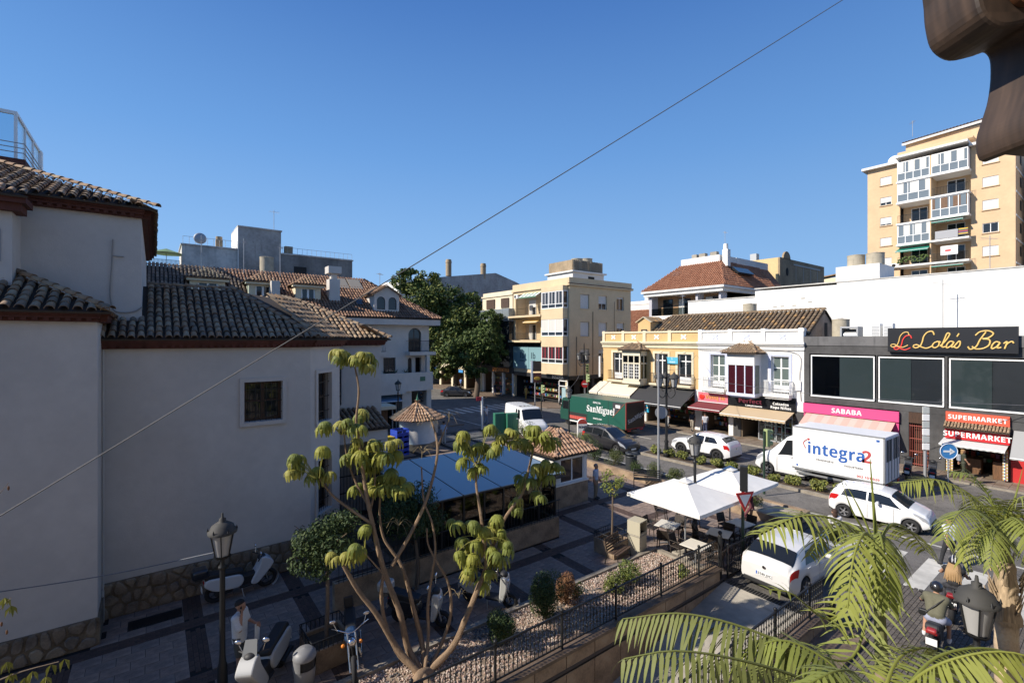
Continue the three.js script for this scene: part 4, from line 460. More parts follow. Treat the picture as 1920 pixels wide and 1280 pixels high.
  for (let i = 0; i < 5; i++) fp('metal_panel', b3(0.3 + i * 1.55, 1.82 + i * 1.55, 10.7, 12.35, 0.02, 0.9), M.panelM ??= mat([0.34, 0.38, 0.4], 0.35, { metalness: 0.5 }), C, A); for (let i = 0; i < 5; i++) for (let k = 0; k < 2; k++) fp('curtain_pane', b3(0.3 + i * 1.55, 1.8 + i * 1.55, 4.1 + k * 3.3, 7.3 + k * 3.3, 0.02, 0.8), M.glass, C, A); fp('wing_base', [b3(0, 8, 3.2, 4.05, -4, 0.3)], M.darkGrey, C, A); shop(C, A, 0, 7.8, 3.1, 2, 3); mk('lettering', textC('ENCUENTRO', 0.5, 5.2, 3.35, 0.3, 0.05), mat([0.75, 0.3, 0.08], 0.5), C); C.children.at(-1).position.set(A[0], 0, A[2]); C.children.at(-1).rotation.y = A[3];
  fps('pillar', [0, 2.6, 5.2, 7.6].map((x) => b3(x, x + 0.35, 0, 3.2, -0.3, 0.05)), M.whiteB, C, A);
}
{ // pale shops further along
  const C = thing('pale_shop_building', 'pale low building with open shopfronts behind the dark street trees', 'building', 0, 0, 0), A = [40.5, 0, -92, -Math.PI / 2];
  fp('wall', wallHoles(30.5, 11, [0, 1, 2, 3, 4, 5, 6].map((i) => [0.6 + i * 4.2, 4.2 + i * 4.2, 0, 3]).concat([0, 1, 2, 3, 4, 5, 6].map((i) => [1.4 + i * 4.2, 3 + i * 4.2, 5, 7.2]))), M.cream, C, A); fp('core', b3(0.1, 30.4, 3.2, 10.8, -8, -0.4), M.inside, C, A);
  for (let i = 0; i < 7; i++) { win(C, A, 1.4 + i * 4.2, 5, 1.6, 2.2, { shut: 0.3 }); shop(C, A, 0.6 + i * 4.2, 4.2 + i * 4.2, 3, 2, 3); if (i % 2) fp('blue_sign', b3(1 + i * 4.2, 3.8 + i * 4.2, 2.5, 2.95, -0.1, 0.02), mat([0.05, 0.25, 0.55]), C, A); }
}
{ // grey gable block behind the tree
  const C = thing('grey_gable_block', 'bare grey gable wall of a block with two round chimneys behind the tree', 'building', 0, 0, 0), F = [36, 0, -78, 0];
  fp('gable_wall', [extr([[0, 0], [28, 0], [28, 18.2], [24, 19.8], [18.7, 21.3], [4, 19.2], [0, 18.2]], 0.5, -0.5)], M.greyWall2, C, F); fp('terrace', [b3(-2, 4.5, 0, 18.4, -8, 0.05)], M.whiteB, C, F); railing(C, F, -2, 4.4, 18.4, 0.0, 1.1, { m: M.frameW, ret: 0, gap: 0.6, r: 0.03 });
  for (const x of [8.2, 16.0]) fps('chimney', [cyl(0.55, 0.55, 2.6, x, 21.2, -0.5), cyl(0.62, 0.5, 0.6, x, 22.7, -0.5)], M.tan, C, F);
}
// ---- white building with dormers behind the church ----
{
  const C = thing('white_dormer_building', 'white three storey building with red brown tile roof, dormers and arched balcony window', 'building', 0, 0, 0), F = [-0.3, 0, -40.7, 0];
  fp('wall', wallHoles(21.1, 9.9, [[19.0, 20.3, 6.85, 9.05, 1], [16.6, 17.75, 4.9, 6.35], [18.95, 19.35, 4.8, 6.3, 1], [19.7, 20.3, 4.6, 6.3], [18.9, 20.4, 0, 4.2, 1], [10, 17.8, 0, 3.1]], 0.35), M.white, C, F); fp('side_wall', b3(20.75, 21.1, 0, 9.9, -12, -0.36), M.white, C, F); fp('core', b3(0.1, 20.7, 3.2, 9.8, -11, -0.8), M.inside, C, F);
  fp('cornice', [b3(-0.4, 21.9, 9.3, 9.85, -0.3, 0.75), b3(21.1, 21.9, 9.3, 9.85, -12, -0.3)], M.white, C, F);
  { const g = []; for (const [x0, x1, y0, y1, arch] of [[19.0, 20.3, 6.85, 9.05, 1], [18.95, 19.35, 4.8, 6.3, 1], [16.6, 17.75, 4.9, 6.35, 0]]) { const r = (x1 - x0) / 2, s = new THREE.Shape(), p = new THREE.Path(), q = 0.07; s.moveTo(x0, y0); s.lineTo(x1, y0); p.moveTo(x0 + q, y0 + q); p.lineTo(x1 - q, y0 + q); if (arch) { s.lineTo(x1, y1 - r); s.absarc((x0 + x1) / 2, y1 - r, r, 0, Math.PI); p.lineTo(x1 - q, y1 - r); p.absarc((x0 + x1) / 2, y1 - r, r - q, 0, Math.PI); } else { s.lineTo(x1, y1); s.lineTo(x0, y1); p.lineTo(x1 - q, y1 - q); p.lineTo(x0 + q, y1 - q); } s.holes.push(p); const o = fp('window', [extr(s, 0.06, -0.25), b3((x0 + x1) / 2 - 0.03, (x0 + x1) / 2 + 0.03, y0, y1 - 0.05, -0.25, -0.2), b3(x0, x1, y0 + (y1 - y0) * 0.45, y0 + (y1 - y0) * 0.45 + 0.05, -0.25, -0.2)], M.brown, C, F); mk('pane', b3(x0, x1, y0, y1 - (arch ? 0.06 : 0), -0.23, -0.22), M.glass, o); } }
  fp('balcony', [b3(18.7, 21.3, 6.55, 6.85, 0, 1.0), b3(12.5, 16.6, 6.55, 6.85, 0, 1.0)], M.white, C, F); for (const [a, b] of [[18.8, 21.2], [12.6, 16.5]]) { const g = []; for (let x = a; x <= b; x += 0.13) g.push(tube([[x, 6.86, 0.85], [x, 7.0, 1.02], [x, 7.3, 1.0], [x, 7.55, 0.88], [x, 7.85, 0.9]], 0.012, 8, 4)); g.push(bar([a, 7.85, 0.9], [b, 7.85, 0.9], 0.025), bar([a, 6.95, 0.92], [b, 6.95, 0.92], 0.02), bar([a, 7.85, 0], [a, 7.85, 0.9], 0.02), bar([b, 7.85, 0], [b, 7.85, 0.9], 0.02)); fp('railing', g, M.iron, C, F); }
  fp('terrace_wall', [b3(10, 20.9, 3.35, 5.0, 0.95, 1.2), b3(20.7, 20.9, 3.35, 5.0, 0, 0.95), b3(10, 20.7, 4.2, 4.35, 0, 0.95), b3(10, 18.2, 3.15, 3.35, 0.9, 1.25)], M.white, C, F); fps('pier', [b3(20.4, 20.7, 4.35, 6.6, 0.6, 0.95), b3(18.0, 18.9, 0, 3.4, 0, 0.9), b3(20.4, 20.88, 0, 3.4, 0, 0.9)], M.white, C, F); fp('plaque', b3(19.6, 20.1, 4.2, 4.6, 1.2, 1.23), mat([0.08, 0.16, 0.1]), C, F);
  { const g = []; for (const [cx, s] of [[15.6, 1], [16.4, 0.8], [17.2, 1], [18.3, 1.1]]) for (let k = 0; k < 14; k++) { const a = rnd() * 6.3, r = rr(0.25, 0.5) * s; g.push(tri([[cx, 5.0, 1.0], [cx + Math.cos(a) * r, 5.0 + rr(0.05, 0.45) * s, 1.0 + Math.sin(a) * r], [cx + Math.cos(a + 0.25) * r * 0.5, 5.1, 1.0 + Math.sin(a + 0.25) * r * 0.5]])); } fp('balcony_plants', g, mat([0.035, 0.06, 0.03], 0.8), C, F); }
  awning(C, F, 10, 17.8, 3.15, 2.6, 1.4, mat([0.1, 0.18, 0.28], 0.8), 0.1); shop(C, F, 10, 17.8, 2.6, 2, 3, M.inside);
  const roof = fp('roof', [facePlate([[-0.4, 9.85, 0.8], [22.0, 9.85, 0.8], [16.8, 13.7, -5.3], [-0.4, 13.7, -5.3]]), facePlate([[22.0, 9.85, 0.8], [22.0, 9.85, -11.4], [16.8, 13.7, -5.3]]), facePlate([[-0.4, 13.7, -5.3], [16.8, 13.7, -5.3], [22, 9.85, -11.4], [-0.4, 9.85, -11.4]])], M.tileBed, C, F);
  const rm = [[0.26, 0.15, 0.1], [0.22, 0.125, 0.085], [0.3, 0.18, 0.12], [0.18, 0.11, 0.08]].map((c) => mat(c, 0.9, { map: T.stone }));
  tileFace(roof, V(-0.4, 9.9, 0.85), V(1, 0, 0), unit(0, 3.85, -6.1), 22.4, (u) => [0, 7.25 * Math.min(1, (22.4 - u) / 5.2)], { sp: 0.25, r: 0.105, row: 0.5, mats: rm, seg: 5 }); tileFace(roof, V(22.0, 9.9, 0.8), V(0, 0, -1), unit(-5.2, 3.85, 0), 12, (u) => [0, 6.4 * Math.min(u, 12 - u) / 6], { sp: 0.3, r: 0.12, row: 0.6, mats: rm, seg: 5 }); ridge(roof, [22.0, 9.95, 0.8], [16.8, 13.78, -5.3], { mats: rm, row: 0.5 }); ridge(roof, [-0.4, 13.75, -5.3], [16.8, 13.75, -5.3], { mats: rm, row: 0.6, single: false });
  const dormer = (x, w, y0, y1, z, m, arch, hip) => { const d = fp('dormer', arch ? [wallHoles(w, y1 - y0, [[0.25, w / 2 - 0.15, 0.2, 1.35, 1], [w / 2 + 0.15, w - 0.25, 0.2, 1.35, 1]], 0.2).translate(x, y0, z), extr([[0, y1 - y0], [w, y1 - y0], [w / 2, y1 - y0 + 0.75]], 0.2, -0.2).translate(x, y0, z), b3(x, x + 0.2, y0, y1, z - 3, z - 0.2), b3(x + w - 0.2, x + w, y0, y1, z - 3, z - 0.2)] : [wallHoles(w, y1 - y0, [[0.45, w - 0.45, 0.1, y1 - y0 - 0.35]], 0.2).translate(x, y0, z), b3(x, x + 0.2, y0, y1, z - 3, z - 0.2), b3(x + w - 0.2, x + w, y0, y1, z - 3, z - 0.2), b3(x - 0.25, x + w + 0.25, y1 - 0.2, y1, z - 0.2, z + 0.3)], m, C, F);
    mk('pane', arch ? [b3(x + 0.2, x + w - 0.2, y0 + 0.15, y0 + 1.4, z - 0.15, z - 0.13)] : [b3(x + 0.4, x + w - 0.4, y0 + 0.1, y1 - 0.3, z - 0.16, z - 0.14)], M.glass, d); mk('window_frame', arch ? [b3(x + 0.25, x + w / 2 - 0.15, y0 + 0.18, y0 + 0.26, z - 0.16, z - 0.08)] : [b3(x + w / 2 - 0.08, x + w / 2 + 0.08, y0 + 0.1, y1 - 0.35, z - 0.15, z - 0.08), b3(x + 0.45, x + 0.55, y0 + 0.1, y1 - 0.35, z - 0.15, z - 0.08), b3(x + w - 0.55, x + w - 0.45, y0 + 0.1, y1 - 0.35, z - 0.15, z - 0.08)], arch ? M.brown : M.frameW, d);
    if (hip) { tileFace(d, V(x - 0.35, y1 + 0.03, z + 0.4), V(1, 0, 0), unit(0, 0.8, -1.4), w + 0.7, (u) => [0, 1.6 * Math.min(u, w + 0.7 - u) / ((w + 0.7) / 2)], { sp: 0.24, r: 0.1, mats: M.terr, seg: 5 }); mk('hip_roof', [facePlate([[x - 0.35, y1, z + 0.4], [x + w + 0.35, y1, z + 0.4], [x + w / 2, y1 + 0.85, z - 1]]), facePlate([[x + w + 0.35, y1, z + 0.4], [x + w + 0.35, y1, z - 3], [x + w / 2, y1 + 0.85, z - 3], [x + w / 2, y1 + 0.85, z - 1]]), facePlate([[x - 0.35, y1, z + 0.4], [x + w / 2, y1 + 0.85, z - 1], [x + w / 2, y1 + 0.85, z - 3], [x - 0.35, y1, z - 3]])], M.terr[0], d); } else { const up1 = unit(-w / 2 - 0.2, 0.8, 0); mk('gable_roof', [facePlate([[x - 0.25, y1 - 0.06, z + 0.25], [x + w / 2, y1 + 0.82, z + 0.25], [x + w / 2, y1 + 0.82, z - 3.5], [x - 0.25, y1 - 0.06, z - 3.5]], 0.08), facePlate([[x + w / 2, y1 + 0.82, z + 0.25], [x + w + 0.25, y1 - 0.06, z + 0.25], [x + w + 0.25, y1 - 0.06, z - 3.5], [x + w / 2, y1 + 0.82, z - 3.5]], 0.08)], M.terr[0], d); tileFace(d, V(x - 0.3, y1 - 0.03, z - 3.4), V(0, 0, 1), unit(w / 2 + 0.3, 0.9, 0), 3.7, () => [0, 1.55], { sp: 0.22, r: 0.09, mats: M.terr, seg: 5 }); } };
  dormer(15.75, 2.35, 10.45, 12.0, 0.0, M.white, 1, 0); dormer(9.6, 2.0, 11.0, 12.55, -1.4, M.cream, 0, 1); dormer(6.2, 2.0, 11.0, 12.55, -1.4, M.cream, 0, 1); dormer(2.4, 2.2, 11.0, 12.55, -1.4, M.cream, 0, 1);
  fps('chimney', [b3(12.3, 13.2, 11.2, 13.2, -2.2, -1.3), b3(12.5, 13.0, 13.2, 13.7, -2.0, -1.5), b3(12.2, 13.3, 13.7, 14.3, -2.3, -1.2)], M.white, C, F); fps('chimney', [b3(7.6, 8.2, 11.5, 12.6, -0.8, -0.2)], M.white, C, F); for (const x of [13.6, 14.9]) fp('solar_panel', [facePlate([[x, 12.75, -3.5], [x + 1.15, 12.75, -3.5], [x + 1.15, 13.75, -4.9], [x, 13.75, -4.9]], 0.06)], mat([0.35, 0.3, 0.22], 0.5), C, F);
  fp('skylight', facePlate([[14.6, 11.12, -0.9], [15.3, 11.12, -0.9], [15.3, 11.7, -1.8], [14.6, 11.7, -1.8]], 0.05), M.glass, C, F);
}
// ---- grey blocks above the dormers, far left balcony ----
{
  const C = thing('grey_roofscape_block', 'weathered grey and white block with stepped flat roofs behind the tile roofs', 'building', 0, 0, 0), F = [-0.4, 0, -56, 0];
  fp('white_wall', [b3(2.5, 7.3, 0, 17.2, -6, 0), b3(0, 2.5, 0, 14.6, -6, 0.02)], M.whiteOld, C, F); fp('tower_wall', b3(7.3, 11.3, 0, 19.6, -5, 0.1), M.greyWall2, C, F); fp('grey_wall', b3(11.3, 19, 0, 17.2, -6, 0.05), M.greyWall, C, F); fp('opening', [b3(12.6, 13.9, 14.4, 16.0, 0.04, 0.08)], M.inside, C, F); fp('tower_edge', b3(7.22, 7.3, 0, 19.6, -5, 0.12), M.whiteB, C, F); fp('coping', [b3(2.4, 7.3, 17.2, 17.32, -6, 0.1), b3(7.2, 11.4, 19.6, 19.72, -5, 0.2), b3(11.3, 19.1, 17.2, 17.32, -6, 0.15)], M.whiteOld, C, F);
  fps('chimney', [b3(5.4, 6.0, 17.3, 18.2, -1.5, -0.9), cyl(0.3, 0.3, 0.3, 5.7, 18.4, -1.2)], M.tan, C, F); fps('chimney', [b3(11.9, 12.7, 17.3, 18.3, -1.5, -0.9)], M.tan, C, F); railing(C, F, 2.6, 7.2, 17.3, -0.3, 0.8, { ret: 0, gap: 0.5, r: 0.015, m: M.galv }); railing(C, F, 11.5, 19, 17.3, -0.1, 0.7, { ret: 0, gap: 0.5, r: 0.015, m: M.galv }); railing(C, F, 0, 2.3, 14.6, 0, 1.0, { ret: 0, gap: 0.1, r: 0.02 });
  fp('roof_shed', [facePlate([[5.8, 14.5, 1.5], [10.4, 14.0, 1.5], [10.4, 13.6, 3], [5.8, 13.6, 3]], 0.1)], M.black, C, F); fp('satellite_dish', sph(0.55, 4, 18.0, -0.2, 1, 1, 0.3), M.galv, C, F);
  tank('roof_tank', 'white upright water tank in front of the grey tower wall', 9.3, 14.6, -54.7, 0.65, 1.9); mk('stand', [bar([-0.5, -5, 0], [-0.5, 0, 0], 0.04), bar([0.5, -5, 0], [0.5, 0, 0], 0.04), box(1.5, 0.08, 1.2, 0, -0.04, 0)], M.iron, scene.children.at(-1));
  const par = thing('parasol', 'green parasol on the roof terrace at far left', 'parasol', 0.9, 14.6, -56.6); mk('canopy', new THREE.ConeGeometry(1.5, 0.5, 8).translate(0, 1.9, 0), mat([0.16, 0.26, 0.13], 0.9), par); mk('pole', bar([0, 0, 0], [0, 1.8, 0], 0.03), M.galv, par);
  for (const [x, y, h, l] of [[3.0, 11.4, 5.0, 'tall thin aerial mast over the church roof at left'], [6.0, 13.3, 3.2, 'thin aerial mast in front of the white wall'], [8.8, 12.8, 3.6, 'thin aerial pole in front of the grey tower']]) aerial(l, V(x, y, -45.5), h, 1.3);
  aerial('aerial on top of the grey stair tower', V(10.4, 19.7, -57), 2.4, 0.3); aerial('aerial standing on the ridge left of the big tree', V(18.6, 13.2, -47.4), 1.7, 0.8);
  const B = thing('balcony_tower_block', 'white apartment block corner with glazed balcony at the left edge', 'building', 0, 0, 0); mk('wall', [b3(-20, -7.8, 0, 18.6, -56, -43.6)], M.whiteB, B); mk('balcony_slab', [b3(-20, -6.6, 18.5, 18.8, -51, -42.4), b3(-20, -6.5, 18.8, 19.3, -51.1, -42.3)], M.cornice, B); mk('soffit', b3(-20, -6.7, 18.3, 18.5, -51, -42.5), M.whiteB, B); mk('glass_screen', [b3(-7.05, -7.0, 19.3, 22.2, -50.5, -42.9), b3(-20, -7.05, 19.3, 22.2, -42.95, -42.9)], pane([0.75, 0.85, 0.9]), B); mk('screen_frame', [b3(-7.1, -6.95, 22.2, 22.4, -50.6, -42.8), b3(-20, -7.1, 22.2, 22.4, -43, -42.8), ...[-50.5, -48, -45.4, -42.9].map((z) => b3(-7.1, -6.95, 19.3, 22.2, z - 0.08, z + 0.08)), b3(-7.3, -6.9, 19.3, 22.4, -51.2, -50.6)], M.frameW, B); mk('rail', [19.7, 20.0, 20.3].map((y) => [bar([-6.55, y, -51], [-6.55, y, -42.4], 0.03), bar([-6.55, y, -42.4], [-20, y, -42.4], 0.03)]).flat(), M.galv, B); mk('inner_wall', b3(-20, -9.5, 18.8, 22.2, -51, -50.8), M.whiteB, B);
}
// ---- tan roofed house, yellow roof house, party wall, orange tower ----
{
  const C = thing('brick_penthouse_building', 'tan tiled mansard roof building with glass balcony above the townhouses', 'building', 0, 0, 0), F = [62, 0, -46.5, -Math.PI / 2];
  fp('wall', [b3(0, 11.8, 0, 14.6, -14, -1.6)], M.brickTan, C, F); fps('end_wall', [b3(11.5, 11.8, 8, 14.6, -14, 0), b3(8.0, 8.35, 11.6, 14.6, -1.6, 0), b3(0, 0.5, 9, 14.6, -1.6, 0)], plaster([0.5, 0.5, 0.56]), C, F); fp('balcony', [b3(0.4, 11.8, 10.6, 11.6, -1.6, 0.1)], M.whiteB, C, F); fp('glass_rail', b3(0.5, 11.8, 11.65, 12.7, 0.0, 0.03), M.paneDark, C, F); fp('cornice', [b3(-0.6, 12.4, 14.6, 15.1, -14, 0.6), b3(-0.9, 12.7, 15.1, 15.4, -14, 0.9)], M.whiteB, C, F);
  for (const [x, w] of [[1.5, 1.7], [4.2, 2.0], [8.6, 2.2]]) { win(C, [63.6, 0, -46.5, -Math.PI / 2], x, 11.65, w, 2.5, { d: -0.03, fm: M.black, div: 2, curtain: x > 2 ? 0.5 : 0 }); win(C, [63.6, 0, -46.5, -Math.PI / 2], x, 8.2, w, 2.2, { d: -0.03, fm: M.black, div: 2 }); }
  const r = fp('roof', [facePlate([[-0.9, 15.4, 0.9], [12.7, 15.4, 0.9], [9.7, 19.4, -3.5], [3.4, 19.4, -3.5]]), facePlate([[12.7, 15.4, 0.9], [12.7, 15.4, -18], [9.7, 19.4, -18], [9.7, 19.4, -3.5]]), facePlate([[-0.9, 15.4, 0.9], [3.4, 19.4, -3.5], [3.4, 19.4, -18], [-0.9, 15.4, -18]])], M.redTile[0], C, F); tileFace(r, V(-0.9, 15.43, 0.9), V(1, 0, 0), unit(0, 4, -4.4), 13.6, (u) => [0, 5.9 * Math.min(1, u / 4.3, (13.6 - u) / 3)], { sp: 0.3, r: 0.1, row: 0.45, mats: M.redTile, seg: 4 }); tileFace(r, V(12.7, 15.43, 0.9), V(0, 0, -1), unit(-3, 4, 0), 16, (u) => [0, 4.9 * Math.min(1, u / 4.4)], { sp: 0.3, r: 0.1, row: 0.45, mats: M.redTile, seg: 4 });
  fp('roof_parapet', [b3(3.4, 9.7, 19.2, 20.3, -8, -3.4), b3(9.3, 9.8, 19.2, 20.3, -18, -8)], M.whiteB, C, F); fps('roof_units', [b3(5.0, 5.8, 20.3, 20.9, -4.5, -3.8), b3(6.2, 7.2, 20.3, 20.9, -4.5, -3.8), b3(8, 9, 20.3, 20.9, -4.5, -3.8)], M.concrete, C, F); fps('chimney', [b3(9.9, 10.7, 18.6, 21.0, -4.6, -3.8), cyl(0.35, 0.3, 0.9, 10.2, 21.4, -4.2)], M.whiteB, C, F); fp('skylight', facePlate([[2.9, 17.6, -1.45], [4.2, 17.6, -1.45], [4.2, 18.4, -2.3], [2.9, 18.4, -2.3]], 0.08), M.glass, C, F); fp('roof_window', [facePlate([[12.0, 17.6, -4.5], [12.0, 17.6, -9], [11.0, 18.5, -9], [11.0, 18.5, -4.5]], 0.3)], M.glass, C, F);
  fp('side_wing', [b3(-12, 0, 0, 8.7, -12, 0), b3(-12, 0, 8.7, 9.0, -12, 0.3)], M.yellowHouse, C, F); const lr = fp('roof', facePlate([[-12, 9.0, 0.3], [0, 9.0, 0.3], [0, 13.0, -5], [-12, 13.0, -5]]), M.redTile[0], C, F); tileFace(lr, V(-12, 9.03, 0.3), V(1, 0, 0), unit(0, 4, -5.3), 12, () => [0, 6.5], { sp: 0.3, r: 0.1, row: 0.45, mats: M.redTile, seg: 4 }); fp('rear_wall', [b3(-12, 0, 12.6, 14.6, -6, -5), b3(-12, 0, 14.0, 14.2, -6, -4.9), b3(-4.9, -4.2, 14.6, 16, -6, -5.3), b3(-3.2, -2.5, 14.6, 16.4, -6, -5.3), b3(-1.6, -0.9, 14.6, 16.4, -6, -5.3)], M.whiteB, C, F); acUnit(C, F, -2.4, 7.5, 0.3);
  aerial('aerial on the chimney of the tan roofed building', V(66, 21.3, -36.3), 2.4, 0.2);
}
{
  const C = thing('party_wall_building', 'long blank white party wall building rising behind the bar', 'building', 0, 0, 0), F = [50, 0, -32, -Math.PI / 2];
  fp('wall', [b3(0, 7.8, 0, 12.4, -10, 0), b3(7.8, 15.2, 0, 13.0, -10, 0.06), b3(15.2, 40, 0, 13.2, -10, 0.04), b3(15.1, 18.4, 13.2, 14.6, -4, 0.0)], M.whiteB, C, F); fp('coping', [b3(7.75, 40, 13.2, 13.3, -10, 0.1), b3(0, 7.8, 12.4, 12.5, -10, 0.1)], M.whiteOld, C, F); fp('scar', [[9.6, 11.2], [10.3, 11.24], [12.2, 11.9], [12.8, 11.5], [11.4, 11.25]].map(([x, y]) => b3(x, x + 0.35, y, y + 0.09, 0.05, 0.065)), M.concrete, C, F); fp('lean_roof', [facePlate([[-1.5, 9.6, 4], [7.5, 10.3, 4], [7.5, 10.5, 0.1], [-1.5, 9.8, 0.1]], 0.08)], M.galv, C, F); fps('lean_posts', [0, 3.5, 7].map((x) => bar([x, 7, 3.9], [x, 9.7 + x * 0.08, 3.9], 0.05)), M.galv, C, F);
  tank('roof_tank', 'left pale tank on the white party wall tower', 50.9, 14.6, -15.6, 0.66, 1.0); tank('roof_tank', 'right pale tank on the white party wall tower', 50.9, 14.6, -14.15, 0.66, 1.0); tank('roof_tank', 'rust stained tank behind the mossy tile roof', 47.2, 9.8, -23.4, 0.62, 1.7); aerial('aerial on a pole in front of the white party wall', V(48.5, 8.4, -9.2), 4.2, 1.9); aerial('aerial at the end of the white party wall', V(49.5, 10, -32.4), 3.4, 1.0);
}
{
  const C = thing('yellow_rooftop_house', 'pale yellow rooftop house with canopies and brown side wall in the distance', 'building', 0, 0, 0), F = [82, 0, -48.5, -Math.PI / 2];
  fp('wall', [b3(0, 12.5, 0, 17.2, -10, 0), b3(3.6, 7.4, 17.2, 21.3, -8, -0.4), b3(7.4, 12.5, 17.2, 21.5, -8, 0)], M.yellowHouse, C, F); fp('white_wall', b3(-3.2, 1.2, 17, 20.8, -8, -1), M.whiteB, C, F); fp('canopy', [facePlate([[-6, 20.4, 0.5], [6.5, 21.6, 0.5], [6.5, 22.5, -6], [-6, 21.2, -6]], 0.2), facePlate([[1.5, 16.8, 4], [11.5, 16.8, 4], [11.5, 17.1, 0], [1.5, 17.1, 0]], 0.15)], M.darkGrey, C, F); fps('posts', [bar([6.2, 11, 3.8], [6.2, 16.8, 3.8], 0.1), bar([11.3, 11, 3.8], [11.3, 16.8, 3.8], 0.1)], M.tan, C, F); fp('window', [b3(4.9, 6.0, 18.6, 19.7, -0.38, -0.34), b3(10.4, 11.5, 17.8, 18.8, 0.02, 0.05)], M.frameW, C, F); fp('side_wall', [b3(12.5, 12.8, 0, 21.5, -18, 0.05)], M.tan, C, F); fp('side_gable', extr((() => { const s = new THREE.Shape(); s.absarc(0, 0, 1.3, 0, Math.PI); return s; })(), 0.3).rotateY(Math.PI / 2).translate(12.5, 21.4, -2.6), M.tan, C, F); fp('pergola', [b3(12.6, 12.9, 20.6, 20.8, -16, -5), ...[-6, -9, -12, -15].map((z) => bar([12.75, 18, z], [12.75, 20.6, z], 0.08))], M.galv, C, F); fps('chimney', [b3(6.9, 8, 21.3, 23, -3, -2)], M.galv, C, F); fp('lower_wall', b3(-6, 13, 0, 13.4, -2, 4.2), M.tan, C, F); fp('oculus', sph(0.5, 12.82, 19.3, -2.6, 0.1, 1.4, 1), M.inside, C, F);
  const D = thing('distant_house', 'small distant cream houses between the yellow house and tower', 'building', 110, 0, -42, -Math.PI / 2); mk('wall', [b3(0, 6, 0, 20.5, -6, 0), b3(3, 12, 0, 19.0, -4, 1)], M.cream, D); mk('roof', facePlate([[-0.5, 20.5, 0.5], [6.5, 21.4, 0.5], [6.5, 21.8, -5], [-0.5, 21, -5]], 0.2), M.terr[2], D); mk('window', [b3(1, 2, 18, 19.2, 0, 0.03), b3(5, 6, 17, 18.2, 1, 1.03), b3(8, 9, 17, 18.2, 1, 1.03)], M.inside, D);
}
